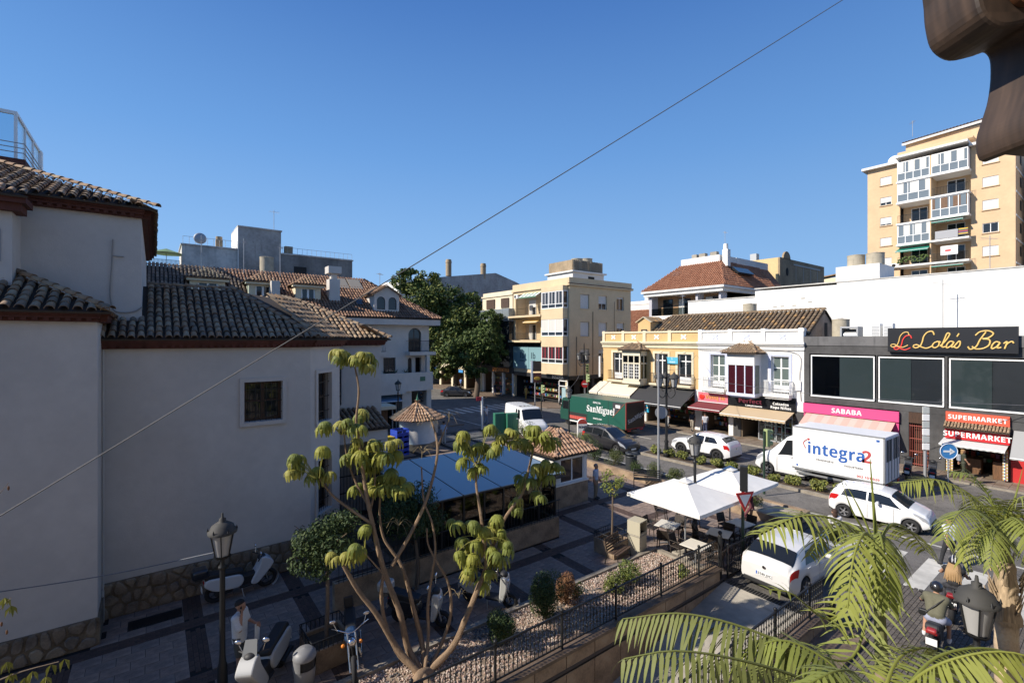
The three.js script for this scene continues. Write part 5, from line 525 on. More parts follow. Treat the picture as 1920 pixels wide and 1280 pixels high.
{
  const C = thing('orange_tower', 'tall orange plastered apartment tower with stacked glazed balconies', 'building', 0, 0, 0), F = [75, 0, -21.7, -Math.PI / 2], H = 30.1, st = 2.6, W = 13.45;
  const yk = (k) => 28.0 - k * st; const holes = []; for (let k = 0; k < 10; k++) holes.push([1.35, 2.55, yk(k) - 0.2, yk(k) + 0.85], [10.85, 12.15, yk(k) - 0.2, yk(k) + 0.9]);
  fp('wall', [wallHoles(3.4, H, holes.filter((h) => h[0] < 3), 0.3), wallHoles(3.55, H, holes.filter((h) => h[0] > 3).map((h) => [h[0] - 9.9, h[1] - 9.9, h[2], h[3]]), 0.3).translate(9.9, 0, 0), b3(3.4, 9.9, 0, H, -2, -1.5)], M.orange, C, F); fp('side_wall', b3(W - 0.3, W, 0, H, -14, -0.31), M.orange, C, F); fp('core', b3(0.1, W - 0.31, 0, H - 0.1, -13, -2), M.inside, C, F); fp('roof_slab', [b3(-0.5, 3.5, H, H + 0.3, -14, 0.6), b3(9.8, W + 0.5, H, H + 0.3, -14, 0.6), b3(3.3, 9.9, H + 0.3, H + 0.55, -2, 1.7)], M.whiteB, C, F);
  for (let k = 0; k < 7; k++) { win(C, F, 1.35, yk(k) - 0.2, 1.2, 1.05, { d: 0.12, shut: [1, 0.6, 0.75, 1, 1, 1, 1][k], sill: 0.12, sillM: M.orange }); win(C, F, 10.85, yk(k) - 0.2, 1.3, 1.1, { d: 0.12, shut: [1, 1, 1, 0.02, 1, 1, 1][k], sill: 0.12, sillM: M.orange }); fp('white_band', b3(W, W + 0.06, yk(k) + 1.3, yk(k) + 1.5, -13, -0.1), M.whiteB, C, F); for (const z of [-3, -7]) fp('window', b3(W, W + 0.03, yk(k) - 0.2, yk(k) + 0.9, z - 1, z), M.inside, C, F); }
  const green = mat([0.02, 0.22, 0.15], 0.85);
  for (let k = 0; k < 7; k++) { const y = 27.55 - k * st; fp('balcony_slab', b3(3.3, 9.95, y - 0.22, y, -1.5, 1.25), M.whiteB, C, F); fp('divider', b3(6.5, 6.62, y, y + st - 0.22, -1.5, 1.1), M.orange, C, F);
    const glazed = (x0, x1, n) => { const o = fp('bay_window', [b3(x0, x1, y + 0.02, y + 0.1, 1.05, 1.13), b3(x0, x1, y + st - 0.32, y + st - 0.22, 1.05, 1.13), b3(x0, x1, y + 0.95, y + 1.02, 1.05, 1.12), ...[...Array(n + 1)].map((_, i) => b3(x0 + (x1 - x0 - 0.07) * i / n, x0 + 0.07 + (x1 - x0 - 0.07) * i / n, y + 0.1, y + st - 0.3, 1.05, 1.13)), b3(x1 - 0.07, x1, y + 0.02, y + st - 0.25, 0, 1.05)], M.frameW, C, F); mk('pane', [b3(x0, x1, y + 0.1, y + st - 0.3, 1.08, 1.09)], M.paneTower ??= glassDark([0.16, 0.19, 0.21]), o); const c = []; for (let i = 0; i < n * 5; i++) if ((i + k) % 7 < 4) c.push(box((x1 - x0) / (n * 5), 1.3, 0.02, x0 + (i + 0.5) * (x1 - x0) / (n * 5), y + 1.65, 1.1)); mk('curtain', c, k === 2 ? M.wood : M.curtain, o); };
    if ([0, 1, 3].includes(k)) glazed(3.4, 6.5, k === 1 ? 3 : 4); else railing(C, F, 3.45, 6.45, y, 1.15, 0.95, { ret: 0, gap: 0.13, r: 0.014 });
    if ([0, 2].includes(k)) glazed(6.65, 9.85, 4); else railing(C, F, 6.7, 9.85, y, 1.15, 0.95, { ret: 0, gap: 0.13, r: 0.014 });
    for (const x of [4.2, 7.6]) win(C, [76.5, 0, -21.7, -Math.PI / 2], x, y, 1.6, 2.1, { d: -0.03, div: 2 });
    if (k >= 3 && k < 6) awning(C, F, k === 4 ? 3.35 : 6.7, k === 4 ? 6.5 : 9.5, y + st - 0.3, y + st - (k === 4 ? 0.95 : 0.5), k === 4 ? 1.9 : 1.5, green, 0.15, k === 5 ? M.frameW : null); if (k === 4) fp('potted_plants', [...Array(60)].map(() => new THREE.TetrahedronGeometry(0.16).translate(rr(3.5, 6.4), y + rr(0.3, 1.0), 1.2 + rr(0, 0.2))), mat([0.12, 0.17, 0.05], 0.9), C, F); if (k === 3) fp('towel', [b3(7.0, 9.0, y + 0.05, y + 0.98, 1.18, 1.2)], mat([0.36, 0.36, 0.37], 0.9), C, F); if (k === 3) fp('striped_towel', [b3(9.05, 9.85, y + 0.2, y + 0.98, 1.18, 1.21)], canvasMat(8, 64, (c) => { ['#c9a338', '#2b5a4a', '#a33', '#2b3b6a', '#c9a338', '#333'].forEach((q, i) => { c.fillStyle = q; c.fillRect(0, i * 11, 8, 11); }); }), C, F); if (k === 4) fp('laundry', [b3(7.5, 9.0, y + 0.7, y + 1.75, 1.2, 1.22)], M.frameW, C, F), mk('red_cloth', b3(7.9, 8.4, y + 1.1, y + 1.3, 1.225, 1.235), mat([0.55, 0.03, 0.03]), C.children.at(-1)); }
  acUnit(C, F, 3.0, 17.3, 0.3); acUnit(C, F, 10.4, 14.9, 0.3);
  fp('penthouse', [b3(3.6, 11.0, H, 32.9, -8, -1.6), b3(4.5, 10, 31.4, 31.6, -1.6, -0.6)], M.orange, C, F); const pr = fp('penthouse_roof', [facePlate([[3.3, 32.9, -1.1], [11.4, 33.3, -1.1], [11.4, 34.3, -5], [3.3, 33.9, -5]], 0.25)], M.whiteB, C, F); tileFace(pr, V(3.3, 32.95, -1.1), V(1, 0.05, 0).normalize(), unit(0, 1, -3.9), 8.1, () => [0, 3.5], { sp: 0.3, r: 0.12, row: 0.6, mats: M.terr, seg: 4 }); fp('satellite_dish', sph(0.75, 2.7, 30.9, -0.8, 1, 0.85, 0.4), M.frameW, C, F); fp('terrace_wall', [b3(3.4, 9.8, H + 0.5, H + 1.1, 0.9, 1.0)], M.orange, C, F); fp('adjoining_block', [b3(15, 24, 0, 28.5, -16, -4)], M.orange, C, F); for (let k = 0; k < 6; k++) { fp('balcony_slab', b3(14.6, 24, 26 - k * st, 26.25 - k * st, -4, -2.6), M.whiteB, C, F); railing(C, F, 14.7, 24, 26.25 - k * st, -2.7, 0.9, { ret: 0 }); }
  aerial('aerial on the tower penthouse roof', V(76.5, 33.6, -17.4), 2.0, 0.5); aerial('aerials on a pole below the tower beside laundry', V(52, 13.2, -7.1), 2.9, 2.2);
}
{ // the house the picture is taken from: only its street front matters, it shades and reflects the square
  const C = thing('street_house', 'cream street front of the house behind the viewpoint', 'building', 0, 0, 0), F = [14, 0, 1.6, Math.PI], holes = []; for (let i = 0; i < 9; i++) for (let k = 0; k < 4; k++) holes.push([2 + i * 4.2, 3.6 + i * 4.2, 1 + k * 3.6, 3.2 + k * 3.6]);
  fp('wall', wallHoles(40, 15.5, holes, 0.4), plaster([0.42, 0.36, 0.29]), C, F); holes.forEach(([x, , y]) => win(C, F, x, y, 1.6, 2.2, { shut: 0.4, sill: 0.08 })); fp('roof', b3(-0.5, 40.5, 15.5, 15.8, -10, 0.5), M.terr[0], C, F); fp('core', b3(0.2, 39.8, 0, 15.4, -9, -0.5), M.inside, C, F);
}
// ================= square: planter, ramp walls, terrace, furniture =================
function cloud(n, place, s, asp = 0.45, bend = 0) { // n leaf-sized diamond faces; place() gives a position, a normal bias and a size factor
  const pos = new Float32Array(n * 18), a = V(0, 0, 0), b = V(0, 0, 0), nn = V(0, 0, 0);
  for (let i = 0; i < n; i++) { const [p, dir, k = 1] = place(i), L = s * k * rr(0.7, 1.3); nn.set(rr(-1, 1), rr(-0.2, 1), rr(-1, 1)).normalize(); if (dir) nn.addScaledVector(dir, 0.9).normalize(); a.set(rr(-1, 1), rr(-1, 0.4), rr(-1, 1)).cross(nn).normalize().multiplyScalar(L / 2); b.crossVectors(nn, a).multiplyScalar(asp);
    const q = [[p.x - a.x, p.y - a.y, p.z - a.z], [p.x + b.x, p.y + b.y, p.z + b.z], [p.x + a.x, p.y + a.y - bend * L, p.z + a.z], [p.x - b.x, p.y - b.y, p.z - b.z]]; [0, 1, 2, 0, 2, 3].forEach((k2, j) => pos.set(q[k2], i * 18 + j * 3)); }
  const g = new THREE.BufferGeometry(); g.setAttribute('position', new THREE.BufferAttribute(pos, 3)); g.computeVertexNormals(); return g;
}
const leafM = (rgb, tr = 0.25) => { const m = new THREE.MeshPhysicalMaterial({ roughness: 0.6, side: THREE.DoubleSide, transmission: tr, thickness: 0, specularIntensity: 0.4 }); m.color.setRGB(...rgb); return m; };
const inBall = (c, rx, ry, rz, lo = 0.55) => { const u = rr(-1, 1), t = rnd() * 6.2832, r = Math.pow(rr(lo * lo * lo, 1), 1 / 3), s = Math.sqrt(1 - u * u), d = V(s * Math.cos(t), u, s * Math.sin(t)); return [V(c[0] + d.x * rx * r, c[1] + d.y * ry * r, c[2] + d.z * rz * r), d]; };
const LM = { dark: leafM([0.035, 0.06, 0.022], 0), mid: leafM([0.07, 0.1, 0.03], 0.15), fresh: leafM([0.17, 0.2, 0.045], 0.2), brown: leafM([0.17, 0.085, 0.04], 0), olive: leafM([0.1, 0.11, 0.035], 0.1), yellow: leafM([0.3, 0.3, 0.07], 0.25), twig: mat([0.13, 0.095, 0.065], 0.9) };
function shrub(name, label, x, y, z, r, h, ms, n, leaf = 0.05, group = null, lumpy = 0.18) {
  const t = thing(name, label, 'shrub', x, y, z, rnd() * 6, group); mk('stem', [0, 1, 2, 3].map((i) => taper([[0, 0, 0], [Math.cos(i * 1.7) * r * 0.2, h * 0.4, Math.sin(i * 1.7) * r * 0.2], [Math.cos(i * 1.7) * r * 0.5, h * 0.8, Math.sin(i * 1.7) * r * 0.5]], 0.02, 0.006, 6, 5)), LM.twig, t);
  const lumps = [...Array(9)].map(() => [rr(-1, 1) * r * 0.45, h * rr(0.3, 0.75), rr(-1, 1) * r * 0.45, rr(0.45, 0.7)]); ms.forEach((m, i) => mk('foliage', cloud(Math.round(1.7 * n / ms.length), () => { const l = pick(lumps); return inBall([l[0], l[1], l[2]], r * l[3], h * 0.5 * l[3] * 1.05, r * l[3], 0.7); }, leaf, 0.5), m, t)); return t;
}
{ // raised gravel bed along the ramp
  const pl = thing('raised_planter', 'long raised gravel bed with granite wall along the car ramp', 'planter', 0, 0, 0);
  const gran = M.granite;
  for (let i = 0; i < 14; i++) mk('wall_panel', b3(1.02 + i, 1.995 + i, -2.6, 0.32, -8.72, -8.425), gran, pl);
  mk('coping', b3(1, 15.05, 0.32, 0.4, -8.78, -8.38), M.graniteDark, pl); mk('back_kerb', b3(-4, 15.05, -0.05, 0.2, -11.06, -10.9), M.kerb, pl); mk('end_kerb', b3(14.88, 15.05, -0.05, 0.22, -10.9, -8.78), M.kerb, pl); mk('bed', b3(-4, 14.88, -0.1, 0.12, -10.9, -8.72), mat([0.3, 0.24, 0.19], 1, { map: T.stone }), pl);
  const grav = [], gm = mat([1, 1, 1], 0.9), geo = new THREE.IcosahedronGeometry(0.5, 0); const im = new THREE.InstancedMesh(geo, gm, 11000), m4 = new THREE.Matrix4(), col = new THREE.Color();
  for (let i = 0; i < 11000; i++) { const x = rr(2.2, 14.85), z = rr(-10.88, -8.8), s = rr(0.025, 0.06), dk = fbm(x * 0.12, z * 0.2, 8, 3, 77) > 0.52 && z < -9.9; m4.compose(V(x, 0.125 + rr(0, 0.02), z), new THREE.Quaternion().setFromEuler(new THREE.Euler(rnd() * 6, rnd() * 6, rnd() * 6)), V(s * rr(0.8, 1.5), s * 0.8, s)); im.setMatrixAt(i, m4); const k = rr(0.6, 1.1); col.setRGB(...(dk ? [0.12 * k, 0.12 * k, 0.125 * k] : rnd() < 0.5 ? [0.55 * k, 0.46 * k, 0.38 * k] : [0.46 * k, 0.32 * k, 0.25 * k])); im.setColorAt(i, col); }
  im.name = 'gravel'; im.castShadow = im.receiveShadow = true; pl.add(stuff(im));
  const pr2 = thing('ramp_wall', 'granite side wall of the car ramp next to the side street', 'wall', 0, 0, 0); for (let i = 0; i < 10; i++) mk('wall_panel', b3(5.1 + i, 6.075 + i, -2.2, 0.36, -5.55, -5.28), gran, pr2); mk('coping', b3(5, 15.2, 0.36, 0.43, -5.6, -5.22), M.graniteDark, pr2);
  const post = thing('bollard', 'short black round bollard at the end of the ramp wall', 'bollard', 15.42, -0.1, -5.35); mk('shaft', lathe([[0, 0], [0.13, 0], [0.13, 0.62], [0.1, 0.72], [0, 0.76]]), M.black, post); mk('band', new THREE.TorusGeometry(0.131, 0.012, 6, 18).rotateX(Math.PI / 2).translate(0, 0.55, 0), M.iron, post);
}
const balG = merge([cyl(0.011, 0.011, 0.78, 0, 0.39, 0, 6), sph(0.024, 0, 0.2, 0, 1, 1.6, 1, 6, 5), sph(0.028, 0, 0.4, 0, 1, 1.8, 1, 6, 5), sph(0.024, 0, 0.6, 0, 1, 1.6, 1, 6, 5)]);
function ironFence(name, label, x0, z0, x1, z1, y, H = 0.86, gap = 0.125, post = 2.0) { // railing with knobbed balusters
  const t = thing(name, label, 'railing', x0, y, z0, Math.atan2(-(z1 - z0), x1 - x0)), L = Math.hypot(x1 - x0, z1 - z0); mk('handrail', rbox(L, 0.045, 0.05, L / 2, H, 0, 0.015), M.iron, t); mk('bottom_rail', box(L, 0.03, 0.03, L / 2, 0.08, 0), M.iron, t);
  for (let x = 0; x <= L + 0.01; x += post) { const p = mk('post', [box(0.05, H + 0.04, 0.05, 0, (H + 0.04) / 2, 0), sph(0.045, 0, H + 0.08, 0)], M.iron, t); p.position.x = Math.min(x, L); }
  const n = Math.floor(L / gap); for (let i = 1; i < n; i++) { const b = shared('baluster', balG, M.iron, t); b.position.set(i * L / n, 0.06, 0); b.scale.y = (H - 0.06) / 0.8; } return t;
}
ironFence('planter_railing', 'black iron railing with knobbed balusters on the gravel bed wall', 2, -8.58, 15.0, -8.58, 0.4); ironFence('ramp_railing', 'black iron railing on the ramp wall beside the side street', 8.2, -5.42, 15.15, -5.42, 0.43);
{ const e = thing('iron_post', 'square black iron post closing the planter railing', 'post', 15.14, -0.1, -8.5); mk('shaft', [rbox(0.11, 1.55, 0.11, 0, 0.78, 0), sph(0.07, 0, 1.62, 0)], M.iron, e); mk('base', box(0.2, 0.05, 0.2, 0, 0.03, 0), M.iron, e); }
ironFence('terrace_railing', 'black iron railing in front of the cafe terrace', 15.35, -8.35, 20.7, -8.15, 0.0, 1.05, 0.13, 1.75);
// ---- umbrellas, tables, chairs ----
const canvasW = mat([0.84, 0.83, 0.8], 0.9, { map: T.grime });
function umbrella(label, x, z, h, half, rise) {
  const t = thing('cafe_umbrella', label, 'umbrella', x, 0, z, 0, 'white square cafe umbrellas'), v = [], q = half, N = 10, P = (a, b) => { const f = Math.max(Math.abs(a), Math.abs(b)), s = Math.sin(Math.min(1, Math.abs(Math.abs(a) - Math.abs(b))) * 3.14) * 0.012 * f; return [a * q, h + rise * Math.pow(1 - f, 1.08) - s, b * q]; };
  for (let i = 0; i < N * 2; i++) for (let j = 0; j < N * 2; j++) { const a = i / N - 1, b = j / N - 1, c = (i + 1) / N - 1, d = (j + 1) / N - 1, flip = (a + c) * (b + d) > 0; if (flip) v.push(P(a, b), P(a, d), P(c, d), P(a, b), P(c, d), P(c, b)); else v.push(P(a, b), P(a, d), P(c, b), P(c, b), P(a, d), P(c, d)); }
  mk('canopy', tri(v), canvasW, t); const vs = []; for (const [a, b] of [[[-1, -1], [1, -1]], [[1, -1], [1, 1]], [[1, 1], [-1, 1]], [[-1, 1], [-1, -1]]]) for (let i = 0; i < N; i++) { const e = (k) => [(a[0] + (b[0] - a[0]) * k) * q, (a[1] + (b[1] - a[1]) * k) * q], p = e(i / N), r = e((i + 1) / N); const yy = (k) => P(a[0] + (b[0] - a[0]) * k, a[1] + (b[1] - a[1]) * k)[1]; vs.push([p[0], yy(i / N), p[1]], [p[0], yy(i / N) - 0.12, p[1]], [r[0], yy((i + 1) / N) - 0.12, r[1]], [p[0], yy(i / N), p[1]], [r[0], yy((i + 1) / N) - 0.12, r[1]], [r[0], yy((i + 1) / N), r[1]]); }
  mk('valance', tri(vs), canvasW, t); mk('vent_cap', new THREE.ConeGeometry(0.32, 0.16, 4).rotateY(Math.PI / 4).translate(0, h + rise + 0.04, 0), canvasW, t); mk('pole', cyl(0.03, 0.03, h + rise, 0, (h + rise) / 2, 0), M.galv, t); mk('base', rbox(0.7, 0.1, 0.7, 0, 0.05, 0), M.concrete, t); for (const [a, b] of [[1, 1], [1, -1], [-1, 1], [-1, -1]]) mk('rib', bar([0, h + rise - 0.08, 0], [a * q * 0.97, h - 0.03, b * q * 0.97], 0.014), M.galv, t); return t;
}
umbrella('large white square umbrella nearest the railing, over most of the tables', 15.75, -10.2, 2.22, 1.5, 0.55); umbrella('smaller white umbrella behind the lamp post, nearer the road', 18.55, -10.0, 2.3, 1.3, 0.5);
const ratt = mat([0.055, 0.043, 0.036], 0.65, { map: T.wood });
function chair0() {
  const t = new THREE.Group(); const seat = mk('seat', rbox(0.44, 0.04, 0.44, 0, 0.45, 0, 0.02), ratt, t); mk('backrest', [facePlate([[-0.21, 0.5, -0.2], [0.21, 0.5, -0.2], [0.2, 0.84, -0.3], [-0.2, 0.84, -0.3]], 0.03)], ratt, t);
  for (const [x, z] of [[-0.19, 0.18], [0.19, 0.18], [-0.19, -0.18], [0.19, -0.18]]) mk('leg', bar([x * 1.15, 0, z * 1.25], [x, 0.45, z], 0.018), ratt, t); for (const x of [-0.225, 0.225]) mk('armrest', [bar([x, 0.66, -0.22], [x, 0.66, 0.16], 0.018), bar([x, 0.66, 0.16], [x, 0.45, 0.17], 0.016)], ratt, t); return t;
}
const protoChair = chair0(); const tabTop = mat([0.66, 0.62, 0.53], 0.5);
[[16.1, -11.2, 'table nearest the small tree box', 0.25], [15.3, -9.5, 'table nearest the planter corner', 0.05], [16.95, -9.55, 'table in the middle by the railing', 0.3], [18.5, -9.55, 'table by the yield sign', -0.1], [18.1, -12.1, 'table at the back by the road', 0.2]].forEach(([x, z, l, a], n) => {
  const t = thing('cafe_table', 'square cream topped ' + l, 'table', x, 0, z, a, 'cafe terrace tables'); mk('tabletop', rbox(0.8, 0.03, 0.8, 0, 0.73, 0, 0.012), tabTop, t); mk('column', cyl(0.035, 0.035, 0.7, 0, 0.36, 0), M.steel, t); for (let k = 0; k < 4; k++) mk('foot', bar([0, 0.05, 0], [Math.cos(k * 1.571 + 0.78) * 0.34, 0.02, Math.sin(k * 1.571 + 0.78) * 0.34], 0.022), M.steel, t);
  const sides = [[0, ['left', 'left', 'left', 'left', 'left'][n]], [1, 'near'], [2, 'right'], [3, 'far']].slice(0, n === 4 ? 3 : n === 1 ? 3 : 4);
  sides.forEach(([k, w]) => { const an = a + k * Math.PI / 2 + [-1.5, 0.1, 1.6, 3.1][0] * 0 + rr(-0.25, 0.25), c = protoChair.clone(); c.name = numbered('cafe_chair'); const dx = Math.sin(an), dz = Math.cos(an); c.position.set(x + dx * 0.68, 0, z + dz * 0.68); c.rotation.y = an + Math.PI; scene.add(c); tag(c, 'brown woven cafe chair, ' + ['front', 'right', 'back', 'left'][k] + ' side of the ' + l, 'chair', 'cafe terrace chairs'); });
});
// ---- lamps ----
const milk = mat([0.36, 0.355, 0.34], 0.3);
function lantern(parent, x, y, z, s = 1) { // six sided lantern, base at y
  const o = mk('lantern', [...[0, 1, 2, 3, 4, 5].map((i) => { const a = i * Math.PI / 3; return bar([x + Math.cos(a) * 0.15 * s, y + 0.08 * s, z + Math.sin(a) * 0.15 * s], [x + Math.cos(a) * 0.25 * s, y + 0.6 * s, z + Math.sin(a) * 0.25 * s], 0.012 * s, 5); }), lathe([[0.05, 0], [0.17, 0.04], [0.17, 0.085]], 6).scale(s, s, s).translate(x, y, z)], M.iron, parent);
  mk('glass', lathe([[0.145, 0.085], [0.238, 0.6]], 6).rotateY(Math.PI / 6).scale(s, s, s).translate(x, y, z), milk, o); mk('cap', lathe([[0.29, 0.58], [0.295, 0.64], [0.25, 0.67], [0.22, 0.75], [0.12, 0.82], [0.07, 0.84], [0.07, 0.9], [0.03, 0.92], [0.02, 1.02], [0, 1.03]], 18).scale(s, s, s).translate(x, y, z), M.lampCap ??= mat([0.045, 0.044, 0.041], 0.75), o); for (let i = 0; i < 6; i++) { const a = i * Math.PI / 3 + 0.52; mk('crest', new THREE.ConeGeometry(0.025 * s, 0.09 * s, 4).translate(x + Math.cos(a) * 0.28 * s, y + 0.69 * s, z + Math.sin(a) * 0.28 * s), M.iron, o); } return o;
}
function lampPost(label, x, z, H, base = 0) { const t = thing('street_lamp', label, 'street lamp', x, base, z, 0.3, 'lantern street lamps'); mk('post', lathe([[0, 0], [0.16, 0], [0.16, 0.12], [0.11, 0.2], [0.1, 0.7], [0.075, 0.8], [0.06, 1.0], [0.055, H - 1.25], [0.085, H - 1.2], [0.085, H - 1.16], [0.045, H - 1.12], [0.04, H - 0.92], [0.08, H - 0.88]], 14), M.iron, t); lantern(t, 0, H - 1.0, 0, 1.0); return t; }
lampPost('single lantern lamp post in front of the church wall', 1.21, -12.36, 4.1); lampPost('single lantern lamp post rising between the white umbrellas', 17.22, -10.72, 4.3); lampPost('single lantern lamp post beside the green beer truck', 26.29, -27.36, 4.3); lampPost('single lantern lamp post before the white dormer building', 16.6, -38.2, 4.6);
function multiLamp(label, x, z, H, turn, n, base = 0) { const t = thing('tall_street_lamp', label, 'street lamp', x, base, z, turn, 'tall multi lantern lamps'); mk('post', lathe([[0, 0], [0.2, 0], [0.2, 0.25], [0.14, 0.35], [0.12, 1.0], [0.16, 1.08], [0.09, 1.2], [0.07, H - 2.6], [0.12, H - 2.5], [0.07, H - 2.4], [0.06, H - 0.3], [0.02, H]], 14), M.iron, t); for (let i = 0; i < n; i++) { const a = i * 2 * Math.PI / n, c = Math.cos(a), s = Math.sin(a); mk('arm', [tube([[0, H - 2.5, 0], [c * 0.3, H - 2.75, s * 0.3], [c * 0.62, H - 2.45, s * 0.62], [c * 0.55, H - 2.1, s * 0.55]], 0.03, 16), tube([[c * 0.2, H - 2.35, s * 0.2], [c * 0.35, H - 2.2, s * 0.35], [c * 0.28, H - 2.05, s * 0.28]], 0.02, 10)], M.iron, t); lantern(t, c * 0.55, H - 2.08, s * 0.55, 1.15); } return t; }
multiLamp('tall black lamp with cluster of lanterns on the planted median', 27.75, -19.4, 6.8, 0.65, 3, 0); multiLamp('tall black cluster lamp at the corner below the beige block', 40.2, -39.3, 7.6, 0.4, 3);
lampPost('dusty single lantern lamp at lower right in front of the motorbikes', 10.8, -1.63, 4.1);
{ const t = thing('grey_pole', 'slim galvanised pole standing next to the tall cluster lamp', 'pole', 22.46, 0, -16.22); mk('shaft', cyl(0.065, 0.05, 7.2, 0, 3.6, 0), M.galv, t); mk('sign_bracket', [cyl(0.34, 0.34, 0.03, 0, 0, 0, 24).rotateX(Math.PI / 2).rotateY(-0.65).translate(0.18, 3.9, 0.05)], M.galv, t); }
// ---- traffic lights and signs ----
function signal(t, y, x, z, turn, m, n = 3) { const o = mk('signal_head', [rbox(0.26, 0.3 * n, 0.22, 0, 0, 0, 0.03), ...[...Array(n)].map((_, i) => new THREE.CylinderGeometry(0.11, 0.12, 0.2, 14, 1, true, Math.PI * 0.6, Math.PI * 1.8).rotateX(Math.PI / 2).translate(0, (i - (n - 1) / 2) * 0.3, 0.2))], m, t, [x, y, z], turn); mk('lens', [...Array(n)].map((_, i) => cyl(0.1, 0.1, 0.02).rotateX(Math.PI / 2).translate(0, (i - (n - 1) / 2) * 0.3, 0.115)), M.glass, o); return o; }
const tlGreen = mat([0.3, 0.36, 0.16], 0.6), poleGreen = mat([0.02, 0.045, 0.028], 0.5);
function trafficLight(label, x, z, H, turn, n = 1, m = tlGreen, base = 0) { const t = thing('traffic_light', label, 'traffic light', x, base, z, 0, 'traffic lights'); mk('pole', cyl(0.06, 0.05, H, 0, H / 2, 0), poleGreen, t); for (let i = 0; i < n; i++) signal(t, H - 0.35 - i * 1.05, 0, 0.0, turn + i * 1.2, m).position.add(V(Math.sin(turn) * 0.18, 0, Math.cos(turn) * 0.18)); return t; }
trafficLight('yellow green backed traffic light on the kerb beside the delivery van', 25.2, -11.75, 3.25, 1.2, 1, tlGreen); trafficLight('traffic light by the road sign totem below the beige block', 33.35, -39.0, 3.1, 0.2, 1, tlGreen, -0.1); trafficLight('tall traffic light at the corner of the yellow townhouse', 37.6, -36.2, 5.2, -1.0, 2, tlGreen); trafficLight('dark traffic light in front of the white dormer building', 18.2, -37.6, 3.4, 0.5, 1, M.iron);
{ const t = thing('yield_sign_post', 'red and white yield sign under a dark traffic signal by the terrace', 'traffic sign', 16.75, 0, -8.55, -0.35); mk('pole', cyl(0.055, 0.05, 3.4, 0, 1.7, 0), poleGreen, t); signal(t, 3.05, 0.02, 0.02, 2.4, M.iron); const tri3 = (r) => { const s = new THREE.Shape(); for (let i = 0; i < 3; i++) { const a = -Math.PI / 2 + i * 2.0944; i ? s.lineTo(Math.cos(a) * r, Math.sin(a) * r) : s.moveTo(Math.cos(a) * r, Math.sin(a) * r); } s.closePath(); return s; }; const p = mk('sign_plate', extr(tri3(0.44), 0.012, 0, 0.015), mat([0.55, 0.02, 0.02], 0.4), t, [0, 2.35, 0.08]); mk('white_field', extr(tri3(0.29), 0.006, 0.03), M.frameW, p); mk('bracket', box(0.2, 0.06, 0.06, 0, 0.05, -0.03), M.galv, p); }
{ const t = thing('no_entry_sign', 'round red no entry sign behind the green truck', 'traffic sign', 38.6, 0, -37.6, -0.6); mk('pole', cyl(0.04, 0.04, 2.9, 0, 1.45, 0), M.galv, t); const p = mk('disc', cyl(0.42, 0.42, 0.02, 0, 0, 0, 28).rotateX(Math.PI / 2).translate(0, 3.0, 0.05), mat([0.5, 0.02, 0.02], 0.4), t); mk('bar', box(0.58, 0.13, 0.012, 0, 3.0, 0.068), M.frameW, p); }
{ const t = thing('arrow_sign', 'round blue sign with white right arrow before the supermarket', 'traffic sign', 34.6, -0.1, -6.35, -0.8); mk('pole', cyl(0.035, 0.035, 2.0, 0, 1.0, 0), M.galv, t); const p = mk('disc', cyl(0.44, 0.44, 0.02, 0, 0, 0, 28).rotateX(Math.PI / 2).translate(0, 2.0, 0.05), mat([0.05, 0.22, 0.5], 0.4), t); mk('rim', new THREE.TorusGeometry(0.42, 0.018, 6, 30).translate(0, 2.0, 0.064), M.frameW, p); mk('arrow', [box(0.4, 0.1, 0.012, -0.06, 2.0, 0.066), extr([[0.05, 1.82], [0.3, 2.0], [0.05, 2.18]], 0.012, 0.06)], M.frameW, p); }
{ const t = thing('direction_totem', 'grey pole stacked with small white direction plates by the pink shop', 'sign', 35.7, -0.1, -7.55, -0.9); mk('pole', cyl(0.08, 0.08, 4.2, 0, 2.1, 0), M.galv, t); for (let i = 0; i < 6; i++) mk('plate', rbox(0.34, 0.38, 0.08, 0, 4.0 - i * 0.42, 0.08, 0.02), i % 2 ? M.frameW : mat([0.45, 0.47, 0.45], 0.5), t); }
{ const t = thing('brown_sign_totem', 'brown and white panel sign on a pole below the beige block', 'sign', 33.8, 0, -40.6, -0.45); mk('pole', cyl(0.06, 0.06, 3.2, 0, 1.6, 0), M.galv, t); mk('side_panel', rbox(0.24, 5.0 - 2.6, 0.1, -0.35, 4.4, 0), M.frameW, t); mk('panel', rbox(0.95, 1.15, 0.08, 0.25, 5.0, 0), M.brown, t); const p = mk('panel', rbox(0.95, 1.05, 0.08, 0.25, 3.75, 0), mat([0.12, 0.03, 0.02], 0.5), t); mk('emblem', sph(0.3, 0.25, 3.65, 0.05, 1.2, 0.7, 0.06), mat([0.55, 0.33, 0.05]), p); }
{ const t = thing('stop_post', 'white post with small red plate at the edge of the square', 'sign', 23.2, 0, -35.2, -0.3); mk('pole', rbox(0.16, 2.9, 0.16, 0, 1.45, 0), M.whiteB, t); mk('red_plate', rbox(0.5, 0.36, 0.04, -0.3, 2.75, 0.05), mat([0.4, 0.03, 0.04]), t); }
{ const t = thing('milestone', 'white milestone with red rounded top beside the green truck', 'milestone', 28.0, -0.1, -27.6, -0.6); const s = new THREE.Shape(); s.moveTo(-0.38, 0); s.lineTo(0.38, 0); s.lineTo(0.38, 1.2); s.absarc(0, 1.2, 0.38, 0, Math.PI); mk('slab', extr(s, 0.25, -0.125, 0.02), M.whiteB, t); const c = new THREE.Shape(); c.absarc(0, 1.2, 0.385, 0, Math.PI); const r = mk('red_top', extr(c, 0.3, -0.15), mat([0.42, 0.06, 0.04], 0.6), t); mk('lettering', textC('N340', 0.2, 0, 0.85, 0.146, 0.01), M.black, t); }
